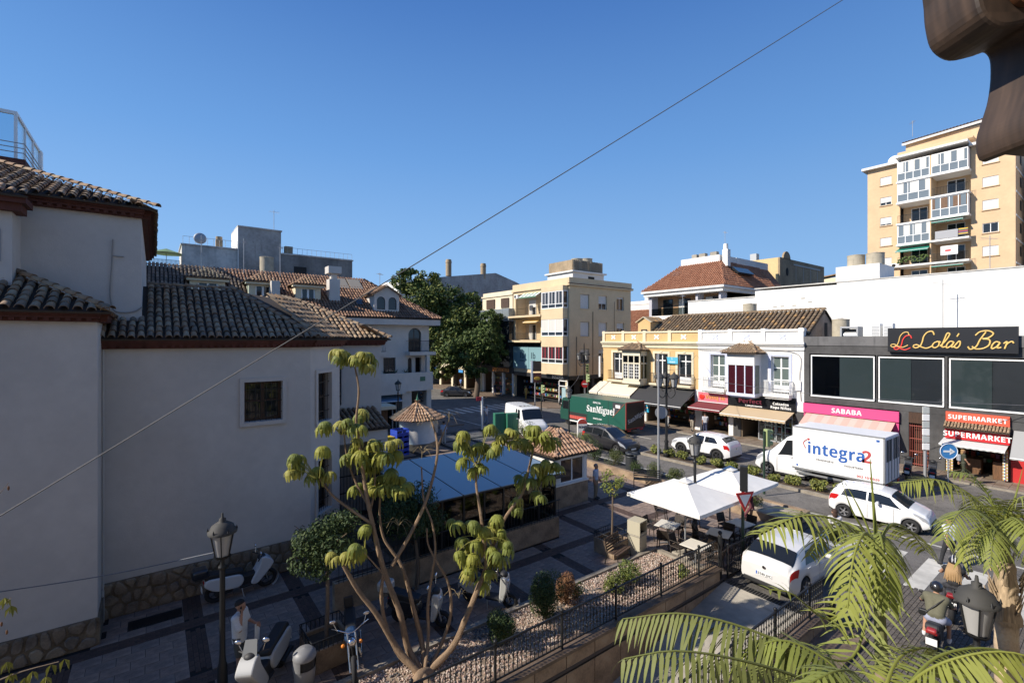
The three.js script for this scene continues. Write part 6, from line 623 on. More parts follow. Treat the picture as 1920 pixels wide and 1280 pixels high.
// ---- bins ----
{ const t = thing('round_litter_bin', 'dark grey cylindrical litter bin beside the hedge bed', 'litter bin', 22.68, 0, -18.29); const m = mat([0.05, 0.055, 0.06], 0.5, { metalness: 0.4 }); mk('drum', lathe([[0, 0.05], [0.3, 0.05], [0.33, 0.1], [0.34, 1.0], [0.36, 1.02], [0.36, 1.08], [0.3, 1.08], [0.29, 0.4], [0, 0.4]], 24), m, t); mk('hood', lathe([[0.36, 1.2], [0.35, 1.26], [0.2, 1.28], [0.19, 1.24]], 24), m, t); for (let i = 0; i < 4; i++) mk('strut', bar([Math.cos(i * 1.57) * 0.34, 1.05, Math.sin(i * 1.57) * 0.34], [Math.cos(i * 1.57) * 0.34, 1.24, Math.sin(i * 1.57) * 0.34], 0.015), m, t); }
{ const t = thing('square_litter_bin', 'cream square litter bin with open hood by the terrace', 'litter bin', 14.42, 0, -11.35, 0.15); const m = mat([0.46, 0.42, 0.31], 0.7); mk('body', rbox(0.52, 0.72, 0.5, 0, 0.36, 0, 0.02), m, t); mk('band', rbox(0.55, 0.06, 0.53, 0, 0.74, 0, 0.02), M.concrete, t); mk('hood', [b3(-0.27, -0.22, 0.78, 1.22, -0.26, 0.26), b3(0.22, 0.27, 0.78, 1.22, -0.26, 0.26), b3(-0.27, 0.27, 1.22, 1.27, -0.26, 0.26), b3(-0.22, 0.22, 0.78, 1.22, -0.26, -0.21), b3(-0.22, 0.22, 0.78, 0.84, 0.2, 0.26)], m, t); mk('liner', b3(-0.21, 0.21, 0.78, 0.82, -0.2, 0.2), M.inside, t); }
{ const t = thing('domed_litter_bin', 'grey plastic litter bin with domed hood in the foreground', 'litter bin', 2.72, 0, -11.45, 0.35); t.scale.setScalar(0.8); const m = mat([0.2, 0.2, 0.2], 0.5); mk('body', lathe([[0, 0.05], [0.24, 0.05], [0.29, 0.6], [0.29, 0.72]], 20), m, t); mk('hood', [lathe([[0.31, 0.98], [0.32, 1.02], [0.3, 1.12], [0.2, 1.22], [0, 1.26]], 20), new THREE.CylinderGeometry(0.31, 0.31, 0.3, 20, 1, true, Math.PI * 0.3, Math.PI * 1.4).translate(0, 0.85, 0)], m, t); mk('mouth', cyl(0.27, 0.27, 0.26, 0, 0.85, 0, 16), M.inside, t); const e = mk('emblem', new THREE.TorusGeometry(0.07, 0.012, 5, 16, 4.4).rotateX(-1.1).translate(0.02, 1.2, 0.13), M.frameW, t); }
// ---- trees in boxes ----
function treeBox(label, x, z, s) { const t = thing('tree_box', label, 'planter box', x, 0, z, 0.05, 'granite tree boxes'); for (const [w, d, px, pz] of [[s, 0.08, 0, s / 2 - 0.04], [s, 0.08, 0, -s / 2 + 0.04], [0.08, s - 0.16, s / 2 - 0.04, 0], [0.08, s - 0.16, -s / 2 + 0.04, 0]]) mk('panel', rbox(w, 0.55, d, px, 0.275, pz, 0.015), M.granite, t); mk('soil', box(s - 0.16, 0.4, s - 0.16, 0, 0.25, 0), M.soil, t); const g = []; for (let k = 0; k < 4; k++) { const a = k * Math.PI / 2, c = Math.round(Math.cos(a)), q = Math.round(Math.sin(a)); for (let i = -4; i <= 4; i++) g.push(bar([c * s / 2 - q * i * s / 9, 0.55, q * s / 2 + c * i * s / 9], [c * s / 2 - q * i * s / 9, 0.78, q * s / 2 + c * i * s / 9], 0.012, 4)); g.push(bar([c * s / 2 - q * s / 2, 0.78, q * s / 2 + c * s / 2], [c * s / 2 + q * s / 2, 0.78, q * s / 2 - c * s / 2], 0.016)); } mk('iron_rim', g, M.iron, t); return t; }
treeBox('granite box with iron rim holding the thin lemon tree', 13.75, -12.0, 0.95); treeBox('granite box with iron rim holding the dark orange tree', 3.45, -12.35, 1.0);
{ const t = thing('lemon_tree', 'thin young tree with sparse bright leaves by the terrace', 'tree', 13.75, 0.44, -12.0); mk('trunk', [taper([[0, 0, 0], [0.02, 0.9, 0.01], [0.05, 1.75, 0]], 0.04, 0.028, 12, 7), taper([[0.05, 1.7, 0], [0.25, 2.0, 0.05], [0.35, 2.3, 0.1]], 0.02, 0.008, 8, 5), taper([[0.05, 1.7, 0], [-0.2, 1.95, 0.1], [-0.4, 2.1, 0.1]], 0.018, 0.008, 8, 5), taper([[0.05, 1.7, 0], [0.1, 2.1, -0.2], [0.15, 2.4, -0.3]], 0.018, 0.008, 8, 5)], LM.twig, t); const cs = [[0.35, 2.25, 0.1], [-0.4, 2.1, 0.1], [0.12, 2.4, -0.3], [0.1, 2.15, 0.2], [-0.15, 2.2, -0.1], [-0.3, 1.95, 0.3], [0.5, 2.1, -0.1]]; mk('crown', cloud(420, () => inBall(pick(cs), 0.24, 0.2, 0.24, 0.1), 0.11, 0.4, 0.1), LM.fresh, t); mk('fruit', [sph(0.05, 0.15, 2.0, 0.1), sph(0.05, -0.2, 2.0, 0.2)], mat([0.6, 0.42, 0.04], 0.5), t); }
function roundTree(label, x, z, y, h, r, ms, n, lean = [0.15, 0]) { const t = thing('orange_tree', label, 'tree', x, y, z, 0, 'dark orange trees'); const top = h - r; mk('trunk', [taper([[0, 0, 0], [lean[0] * 0.3, top * 0.5, 0.02], [lean[0], top, lean[1]]], 0.06, 0.04, 14, 7), ...[0, 1, 2, 3, 4].map((i) => taper([[lean[0], top * 0.95, lean[1]], [lean[0] + Math.cos(i * 1.26) * r * 0.4, top + r * 0.3, lean[1] + Math.sin(i * 1.26) * r * 0.4], [lean[0] + Math.cos(i * 1.26) * r * 0.8, top + r * 0.6, lean[1] + Math.sin(i * 1.26) * r * 0.8]], 0.03, 0.008, 8, 5))], LM.twig, t); const lumps = [...Array(20)].map(() => inBall([lean[0], h - r * 0.8, lean[1]], r * 0.75, r * 0.62, r * 0.75, 0.3)[0].toArray()); ms.forEach((m) => mk('crown', cloud(Math.round(n / ms.length), () => inBall(pick(lumps), r * 0.36, r * 0.3, r * 0.36, 0.4), 0.1, 0.42, 0.1), m, t)); return t; }
roundTree('dark round orange tree in the box beside the church wall', 3.45, -12.35, 0.42, 3.2, 1.05, [LM.dark, LM.dark, LM.mid], 5200, [0.1, -0.3]); roundTree('dark round orange tree against the glass pavilion', 6.7, -14.0, 0, 3.4, 1.35, [LM.dark, LM.dark, LM.mid], 6800, [0.1, -0.5]);
// ---- pavilion, kiosks ----
{
  const C = thing('glass_pavilion', 'low dark glass cafe pavilion with granite base and pale glass roof', 'pavilion', 0, 0, 0), x0 = 6.9, x1 = 13.05, z0 = -18.3, z1 = -14.15;
  mk('base', [b3(x0, x1, 0, 0.85, z1 - 0.25, z1), b3(x1 - 0.25, x1, 0, 0.85, z0, z1 - 0.25), b3(4.2, x0, 0, 0.85, z1 - 0.25, z1 - 0.02)], M.granite, C); for (let i = 0; i < 7; i++) mk('glass_panel', b3(x0 + 0.1 + i * 0.86, x0 + 0.92 + i * 0.86, 0.88, 2.55, z1 - 0.2, z1 - 0.18), M.paneDark, C); for (let i = 0; i < 4; i++) mk('glass_panel', b3(x1 - 0.2, x1 - 0.18, 0.88, 2.5, z0 + 0.05 + i * 0.98, z0 + 0.98 + i * 0.98), M.paneDark, C);
  mk('frame', [b3(x0, x1 + 0.05, 2.52, 2.62, z1 - 0.25, z1), b3(x1 - 0.25, x1 + 0.02, 2.5, 2.6, z0, z1 - 0.25), ...[...Array(8)].map((_, i) => b3(x0 + 0.02 + i * 0.86, x0 + 0.09 + i * 0.86, 0.85, 2.52, z1 - 0.23, z1 - 0.15))], M.black, C); const rg = mat([0.16, 0.22, 0.27], 0.18); for (let i = 0; i < 4; i++) mk('roof_panel', facePlate([[x0 + i * 1.58, 2.66, z1 + 0.15], [x0 + 1.54 + i * 1.58, 2.66, z1 + 0.15], [x0 + 1.54 + i * 1.58, 3.0, z0], [x0 + i * 1.58, 3.0, z0]], 0.03), rg, C); mk('roof_beam', [0, 1, 2, 3, 4].map((i) => bar([x0 + i * 1.58 - 0.02, 2.64, z1 + 0.15], [x0 + i * 1.58 - 0.02, 2.98, z0], 0.035)), M.black, C); mk('floor', b3(x0, x1, 0, 0.05, z0, z1), M.graniteDark, C); mk('back_wall', b3(x0, x1, 0, 2.9, z0 - 0.1, z0), M.inside, C);
  const ra = []; for (let x = 4.3; x < x1; x += 0.14) ra.push(bar([x, 0.86, z1 + 0.04], [x, 1.55, z1 + 0.04], 0.01, 4)); ra.push(bar([4.2, 1.55, z1 + 0.04], [x1, 1.55, z1 + 0.04], 0.02), bar([4.2, 0.95, z1 + 0.04], [x1, 0.95, z1 + 0.04], 0.015)); mk('railing', ra, M.iron, C); mk('inner_counter', [b3(8, 12, 0, 1.1, -17.5, -17), b3(9, 9.4, 1.1, 1.8, -17.4, -17.1)], M.woodDark, C);
}
{
  const C = thing('square_kiosk', 'small white kiosk with granite base, window and pinkish tile roof', 'kiosk', 0, 0, 0), x0 = 15.0, x1 = 17.2, z0 = -19.2, z1 = -16.55; mk('base', b3(x0, x1, 0, 1.05, z0, z1), M.granite, C); mk('wall', [b3(x0 + 0.04, x0 + 0.35, 1.05, 2.45, z1 - 0.2, z1 - 0.04), b3(x1 - 0.25, x1 - 0.04, 1.05, 2.45, z1 - 0.2, z1 - 0.04), b3(x0 + 0.04, x1 - 0.04, 2.3, 2.5, z1 - 0.2, z1 - 0.04), b3(x0 + 0.04, x0 + 0.2, 1.05, 2.5, z0, z1 - 0.2), b3(x1 - 0.2, x1 - 0.04, 1.05, 2.5, z0, z1 - 0.2), b3(x0, x1, 1.05, 1.12, z1 - 0.2, z1 + 0.05)], M.whiteB, C); win(C, [x0 + 0.35, 1.12, z1 - 0.05, 0], 0, 0, 1.6, 1.18, { d: 0.06, div: 2, ft: 0.07 }); mk('shelf', rbox(0.9, 0.05, 0.45, x0 - 0.1, 1.6, z1 + 0.15), M.black, C);
  const a = [x0 - 0.3, 2.5, z1 + 0.35], b = [x1 + 0.3, 2.5, z1 + 0.35], c = [x1 + 0.3, 2.5, z0 - 0.3], d = [x0 - 0.3, 2.5, z0 - 0.3], p = [(x0 + x1) / 2, 3.45, (z0 + z1) / 2 + 0.3], p2 = [(x0 + x1) / 2, 3.45, (z0 + z1) / 2 - 0.3]; const r = mk('roof', [facePlate([a, b, p]), facePlate([b, c, p2, p]), facePlate([d, a, p, p2]), facePlate([c, d, p2])], M.tileBed, C); const mt = [[0.42, 0.26, 0.18], [0.46, 0.31, 0.22], [0.36, 0.22, 0.15]].map((q) => mat(q, 0.9, { map: T.stone }));
  const W1 = x1 - x0 + 0.6, W2 = z1 - z0 + 0.65; tileFace(r, V(a[0], 2.53, a[2] + 0.04), V(1, 0, 0), unit(0, 0.95, -(z1 - z0) / 2 - 0.05), W1, (u) => [0, 1.75 * Math.min(u, W1 - u) / (W1 / 2)], { sp: 0.2, r: 0.085, mats: mt, single: true }); tileFace(r, V(b[0] + 0.04, 2.53, b[2]), V(0, 0, -1), unit(-W1 / 2, 0.95, 0), W2, (u) => [0, 1.65 * Math.min(1, u / 1.35, (W2 - u) / 1.35)], { sp: 0.2, r: 0.085, mats: mt, single: true }); tileFace(r, V(d[0] - 0.04, 2.53, d[2]), V(0, 0, 1), unit(W1 / 2, 0.95, 0), W2, (u) => [0, 1.65 * Math.min(1, u / 1.35, (W2 - u) / 1.35)], { sp: 0.2, r: 0.085, mats: mt, single: true }); ridge(r, a, p, { mats: mt }); ridge(r, b, p, { mats: mt });
}
{
  const C = thing('round_kiosk', 'white eight sided kiosk with conical tile roof and green finial', 'kiosk', 15.6, 0, -32.4, 0.2), R = 1.35; mk('wall', new THREE.CylinderGeometry(R, R, 1.75, 8).translate(0, 1.3, 0), M.whiteB, C); mk('plinth', new THREE.CylinderGeometry(R + 0.04, R + 0.04, 0.45, 8).translate(0, 0.225, 0), M.granite, C); mk('shutter_window', [box(0.9, 0.9, 0.04, 0.42, 1.5, 1.2).rotateY(0.3)], M.galv, C); const r = mk('roof', new THREE.ConeGeometry(R + 0.65, 1.05, 8).translate(0, 2.7, 0), M.terr[0], C); const mt = [[0.42, 0.28, 0.19], [0.36, 0.23, 0.15], [0.46, 0.33, 0.24]].map((q) => mat(q, 0.9, { map: T.stone }));
  for (let k = 0; k < 8; k++) { const a0 = k * Math.PI / 4, a1 = a0 + Math.PI / 4, A = V(Math.sin(a0) * (R + 0.68), 2.16, Math.cos(a0) * (R + 0.68)), B = V(Math.sin(a1) * (R + 0.68), 2.16, Math.cos(a1) * (R + 0.68)), e = B.clone().sub(A), L = e.length(); e.normalize(); const mid = A.clone().add(B).multiplyScalar(0.5), up = V(0, 3.26, 0).sub(mid).normalize(); tileFace(r, A, e, up, L, (u) => [0, 2.1 * Math.min(u, L - u) / (L / 2) + 0.05], { sp: 0.19, r: 0.085, mats: mt }); ridge(r, A.toArray(), [0, 3.28, 0], { mats: mt, r: 0.09 }); } mk('finial', lathe([[0, 3.15], [0.16, 3.2], [0.1, 3.3], [0.05, 3.4], [0.1, 3.55], [0.04, 3.7], [0, 4.0]]), mat([0.06, 0.2, 0.13], 0.5), C);
}
{ const t = thing('shelter_booth', 'long timber sided bus shelter with cream roof before the white building', 'shelter', 12.3, 0, -37.2, 0.0); for (let i = 0; i < 26; i++) mk('plank', b3(-3.0 + i * 0.23, -2.79 + i * 0.23, 0.1, 2.35, -0.05, 0), M.wood, t); mk('roof', rbox(6.4, 0.3, 2.0, 0, 2.55, 0.2, 0.04), M.cream, t); mk('post', [bar([-3, 0, 0.9], [-3, 2.4, 0.9], 0.05), bar([3, 0, 0.9], [3, 2.4, 0.9], 0.05)], M.galv, t); }
[[23.3, -32.7, 'left green metal street cabinet beside the cash van'], [24.1, -32.05, 'right green metal street cabinet beside the cash van']].forEach(([x, z, l]) => { const t = thing('street_cabinet', l, 'cabinet', x, 0, z, -0.3, 'green street cabinets'); const m = mat([0.03, 0.15, 0.09], 0.5); mk('body', rbox(0.95, 1.75, 0.6, 0, 0.9, 0, 0.03), m, t); mk('door', [box(0.42, 1.5, 0.02, -0.22, 0.9, 0.305), box(0.42, 1.5, 0.02, 0.22, 0.9, 0.305)], m, t); mk('plinth', box(1, 0.12, 0.65, 0, 0.06, 0), M.concrete, t); });
{ const t0 = [[0.08, 0.12, 0.5], [0.6, 0.42, 0.02]]; for (let k = 0; k < 5; k++) { const t = thing('bottle_crate', ['blue crate at the bottom', 'blue crate second from the ground', 'blue crate third from the ground', 'blue crate fourth from the ground', 'blue crate on top'][k] + ' of the stack by the round kiosk', 'crate', 13.6, k * 0.36, -31.0, 0.2, 'stacked blue crates'); const m = M.crateB ??= mat([0.02, 0.06, 0.42], 0.5); mk('frame', [b3(-0.5, 0.5, 0, 0.04, -0.4, 0.4), b3(-0.5, -0.46, 0.04, 0.34, -0.4, 0.4), b3(0.46, 0.5, 0.04, 0.34, -0.4, 0.4), b3(-0.46, 0.46, 0.04, 0.12, 0.36, 0.4), b3(-0.46, 0.46, 0.26, 0.34, 0.36, 0.4), b3(-0.05, 0.05, 0.12, 0.26, 0.36, 0.4), b3(-0.46, 0.46, 0.04, 0.34, -0.4, -0.36)], m, t); mk('bottles', [...Array(12)].map((_, i) => cyl(0.05, 0.03, 0.26, -0.38 + (i % 6) * 0.15, 0.17, -0.15 + Math.floor(i / 6) * 0.3, 8)), M.glass, t); } const y = thing('yellow_crate_stack', 'yellow plastic crates beside the blue stack by the church porch', 'crate', 12.5, 0, -30.6, 0.1); for (let k = 0; k < 4; k++) mk('crate', rbox(0.9, 0.34, 0.7, 0, 0.18 + k * 0.36, 0, 0.03), mat([0.55, 0.38, 0.02], 0.5), y); }
{ const t = thing('dark_bench', 'dark slatted bench standing beside the cream litter bin', 'bench', 13.35, 0, -11.35, 0.2); for (let i = 0; i < 5; i++) mk('back_slat', rbox(1.0, 0.07, 0.025, 0, 0.5 + i * 0.09, -0.2 - i * 0.02, 0.01), M.brown, t); for (let i = 0; i < 4; i++) mk('seat_slat', rbox(1.0, 0.025, 0.09, 0, 0.44, -0.12 + i * 0.11, 0.01), M.brown, t); for (const x of [-0.45, 0.45]) mk('leg', [bar([x, 0, -0.28], [x, 0.44, -0.18], 0.02), bar([x, 0, 0.25], [x, 0.44, 0.22], 0.02), bar([x, 0.44, -0.2], [x, 0.92, -0.3], 0.02)], M.iron, t); }
{ const t = thing('iron_bench', 'ornate black iron bench by the hedge bed near the grey pole', 'bench', 21.3, 0, -16.1, -0.9); for (const x of [-0.7, 0.7]) mk('side_frame', [tube([[x, 0, 0.25], [x, 0.3, 0.2], [x, 0.45, 0.3], [x, 0.65, 0.2], [x, 0.62, -0.1], [x, 0.9, -0.28]], 0.022, 20), tube([[x, 0, -0.28], [x, 0.25, -0.2], [x, 0.45, -0.15]], 0.022, 10)], M.iron, t); for (let i = 0; i < 5; i++) mk('slat', rbox(1.4, 0.03, 0.07, 0, 0.45, -0.15 + i * 0.1, 0.01), M.iron, t); for (let i = 0; i < 4; i++) mk('slat', rbox(1.4, 0.06, 0.03, 0, 0.55 + i * 0.1, -0.2 - i * 0.025, 0.01), M.iron, t); }
// ---- hedge bed along the road and planted median ----
{
  const h = thing('roadside_planter', 'low granite edged bed with dark gravel along the road', 'planter', 0, 0, 0); mk('edge', [b3(21.7, 21.95, 0, 0.42, -25.5, -14.2), b3(21.95, 23.5, 0, 0.3, -14.4, -14.2), b3(21.95, 23.5, 0, 0.3, -25.5, -25.3)], M.granite, h); mk('bed', b3(21.95, 23.5, 0, 0.22, -25.3, -14.4), mat([0.06, 0.06, 0.062], 1, { map: T.stone }), h); const b2 = thing('corner_planter', 'raised granite edged bed with pale stones at the road corner', 'planter', 0, 0, 0); mk('edge', [b3(21.4, 21.6, 0, 0.35, -11.6, -8.9), b3(21.6, 23.4, 0, 0.35, -9.1, -8.9), b3(23.25, 23.45, 0, 0.35, -11.6, -9.1)], M.granite, b2); mk('bed', b3(21.6, 23.25, 0, 0.28, -11.6, -9.1), mat([0.42, 0.38, 0.33], 1, { map: T.stone }), b2);
  shrub('round_shrub', 'round green shrub nearest the tall cluster lamp', 22.6, 0.2, -16.5, 0.5, 0.85, [LM.mid, LM.olive], 1500, 0.055, 'clipped round shrubs'); shrub('round_shrub', 'round green shrub in front of the white umbrella by the road', 22.8, 0.2, -15.3, 0.55, 0.85, [LM.mid, LM.olive], 1600, 0.055, 'clipped round shrubs'); shrub('round_shrub', 'loose green shrub right of the grey litter bin', 22.6, 0.2, -17.9, 0.45, 0.8, [LM.mid, LM.dark], 1100, 0.055, 'clipped round shrubs'); shrub('round_shrub', 'tall round shrub below the black minivan', 22.7, 0.2, -21.3, 0.6, 1.35, [LM.mid, LM.dark], 1900, 0.055, 'clipped round shrubs'); shrub('round_shrub', 'broad shrub between litter bin and black minivan', 22.8, 0.2, -19.7, 0.65, 1.0, [LM.mid, LM.olive], 1800, 0.055, 'clipped round shrubs'); shrub('round_shrub', 'shrub at the foot of the traffic light', 22.3, 0.25, -10.9, 0.5, 0.6, [LM.olive, LM.mid], 1000, 0.055, 'clipped round shrubs'); shrub('round_shrub', 'low shrub behind the small umbrella', 23.0, 0.2, -13.4, 0.45, 0.6, [LM.dark, LM.mid], 900, 0.055, 'clipped round shrubs'); shrub('round_shrub', 'dark shrub in front of the cash van', 24.6, 0, -30.6, 0.75, 1.3, [LM.dark, LM.mid], 1600, 0.07, 'clipped round shrubs'); shrub('round_shrub', 'olive shrub right of the cash van nose', 25.8, 0, -28.6, 0.7, 1.0, [LM.olive, LM.dark], 1500, 0.07, 'clipped round shrubs'); shrub('round_shrub', 'small dark shrub left of the cash van', 23.1, 0, -33.0, 0.55, 0.9, [LM.dark, LM.mid], 1000, 0.07, 'clipped round shrubs');
  const bed2 = thing('street_island', 'kerbed planted island in the road below the cash van', 'planter', 0, 0, 0); mk('edge', [b3(22.4, 28.6, -0.1, 0.06, -31.6, -31.4), b3(22.4, 28.6, -0.1, 0.06, -25.9, -25.7), b3(28.4, 28.6, -0.1, 0.06, -31.4, -25.9)], M.kerb, bed2); mk('bed', b3(23.8, 28.4, -0.1, 0.02, -31.4, -25.9), M.soil, bed2);
  { const p = thing('small_palm', 'low bushy palm in front of the black minivan', 'palm', 23.9, 0.1, -24.0), g = []; for (let i = 0; i < 34; i++) { const a = i * 2.4, u = 0.25 + (i % 7) * 0.12, L = rr(1.0, 1.5), P = [[0, 0.2, 0], [Math.cos(a) * L * 0.45 * Math.cos(u), 0.3 + L * 0.75 * Math.sin(u + 0.5), Math.sin(a) * L * 0.45 * Math.cos(u)], [Math.cos(a) * L, 0.2 + L * 0.7 * Math.sin(u), Math.sin(a) * L]]; g.push(tube(P, 0.012, 8, 4)); const c = new THREE.CatmullRomCurve3(P.map((q) => V(...q))); for (let k = 3; k < 20; k++) { const q = c.getPoint(k / 20), s = V(-Math.sin(a), 0, Math.cos(a)); for (const w of [-1, 1]) { const e = q.clone().addScaledVector(s, w * 0.28).add(V(Math.cos(a) * 0.1, -0.05, Math.sin(a) * 0.1)); g.push(tri([q.toArray(), [q.x + Math.cos(a) * 0.03, q.y, q.z + Math.sin(a) * 0.03], e.toArray()])); } } } mk('fronds', g, leafM([0.14, 0.17, 0.05], 0.2), p); mk('trunk', cyl(0.2, 0.16, 0.5, 0, 0.25, 0), LM.twig, p); }
  struct('median', [b3(27.3, 27.48, -0.12, 0.06, -21.3, -7), b3(28.52, 28.7, -0.12, 0.06, -21.3, -7), b3(27.48, 28.52, -0.12, 0.06, -21.3, -21.1), b3(27.48, 28.52, -0.12, 0.06, -7.2, -7)], M.kerb); struct('median_soil', b3(27.48, 28.52, -0.12, 0.03, -21.1, -7.2), M.soil);
  const words = ['by the tall cluster lamp', 'below the white SUV bonnet', 'below the white SUV door', 'below the white SUV rear wheel', 'behind the white SUV', 'before the van nose', 'below the van front wheel', 'below the van door', 'below the first letters on the van', 'below the middle of the van box', 'below the end of the van box', 'at the end of the median']; for (let i = 0; i < 12; i++) { const t = shrub('median_plant', 'yellow green spiky plant on the median ' + words[i], 28.0 + rr(-0.1, 0.1), 0.03, -20.4 + i * 1.12 + rr(-0.15, 0.15), 0.42, rr(0.45, 0.62), [LM.yellow, LM.fresh, LM.olive], 420, 0.16, 'spiky median plants'); }
  // shrubs in the gravel bed
  shrub('bed_shrub', 'tall dark ivy covered shrub in the gravel bed', 8.75, 0.1, -10.05, 0.52, 1.45, [LM.dark, LM.mid], 5200, 0.05, 'gravel bed shrubs'); shrub('bed_shrub', 'withered brown round shrub in the gravel bed', 9.75, 0.1, -10.3, 0.38, 0.98, [LM.brown], 3000, 0.045, 'gravel bed shrubs'); shrub('bed_shrub', 'small bright green shrub right of the brown one', 10.25, 0.1, -10.35, 0.22, 0.5, [LM.fresh], 420, 0.05, 'gravel bed shrubs'); shrub('bed_shrub', 'low dark round shrub nearest the leafy bare stemmed tree', 7.15, 0.1, -10.05, 0.44, 0.85, [LM.dark, LM.mid], 3200, 0.05, 'gravel bed shrubs'); shrub('bed_shrub', 'feathery green shrub in the middle of the gravel bed', 11.5, 0.1, -9.95, 0.38, 0.55, [LM.olive, LM.fresh], 900, 0.07, 'gravel bed shrubs'); shrub('bed_shrub', 'leafy green shrub near the terrace end of the gravel bed', 12.2, 0.1, -10.0, 0.4, 0.75, [LM.fresh, LM.mid], 1000, 0.065, 'gravel bed shrubs'); shrub('bed_shrub', 'upright green shrub against the planter railing end', 13.8, 0.1, -8.98, 0.2, 0.6, [LM.fresh], 420, 0.07, 'gravel bed shrubs');
}
// ================= trees and palms =================
function bigTree(name, label, base, lobes, n, ms, trunkH, leaf) {
  const t = thing(name, label, 'tree', base.x, 0, base.z, 0, 'street trees in front of the far shops'), L = lobes.map(([px, py, d, r]) => [at(px, py, d).sub(V(base.x, 0, base.z)), r * d / FOC]);
  mk('trunk', [taper([[0, 0, 0], [0.2, trunkH * 0.5, 0.1], [0, trunkH, 0]], 0.42, 0.3, 14, 9), ...L.map(([p, r]) => taper([[0, trunkH * 0.92, 0], [p.x * 0.35, trunkH * 0.6 + p.y * 0.4, p.z * 0.35], [p.x, p.y, p.z]], 0.18, 0.04, 10, 6))], LM.twig, t);
  const tot = L.reduce((a, [, r]) => a + r * r, 0), spots = L.flatMap(([p, r]) => [...Array(Math.round(26 * r * r / 4))].map(() => [inBall(p.toArray(), r, r * 0.85, r, 0.75)[0].toArray(), rr(0.22, 0.4) * r])); void tot;
  ms.forEach((m) => mk('crown', cloud(Math.round(n / ms.length), () => { const [c, r] = pick(spots); return inBall(c, r, r * 0.75, r, 0.35); }, leaf, 0.5, 0.1), m, t)); return t;
}
const g0 = (px, d) => { const p = at(px, 636, d); p.y = 0; return p; };
const TM = [leafM([0.05, 0.08, 0.022], 0.05), leafM([0.1, 0.135, 0.034], 0.1), leafM([0.17, 0.185, 0.045], 0.15)];
bigTree('large_street_tree', 'large dense dark green tree rising over the far street', g0(853, 74), [[765, 528, 74, 27], [803, 528, 74, 25], [790, 566, 73, 42], [835, 572, 74, 40], [862, 604, 73, 42], [805, 620, 73, 42], [850, 648, 72, 44], [882, 572, 76, 26], [772, 596, 74, 24], [828, 690, 73, 26], [840, 610, 77, 40]], 34000, TM, 6, 0.5);
bigTree('small_street_tree', 'smaller dark tree right of the large one before the glass front', g0(893, 66), [[905, 640, 66, 36], [872, 660, 66, 36], [922, 604, 67, 24], [893, 688, 66, 22], [928, 664, 66, 22]], 15000, [TM[0], TM[1]], 4.2, 0.42);
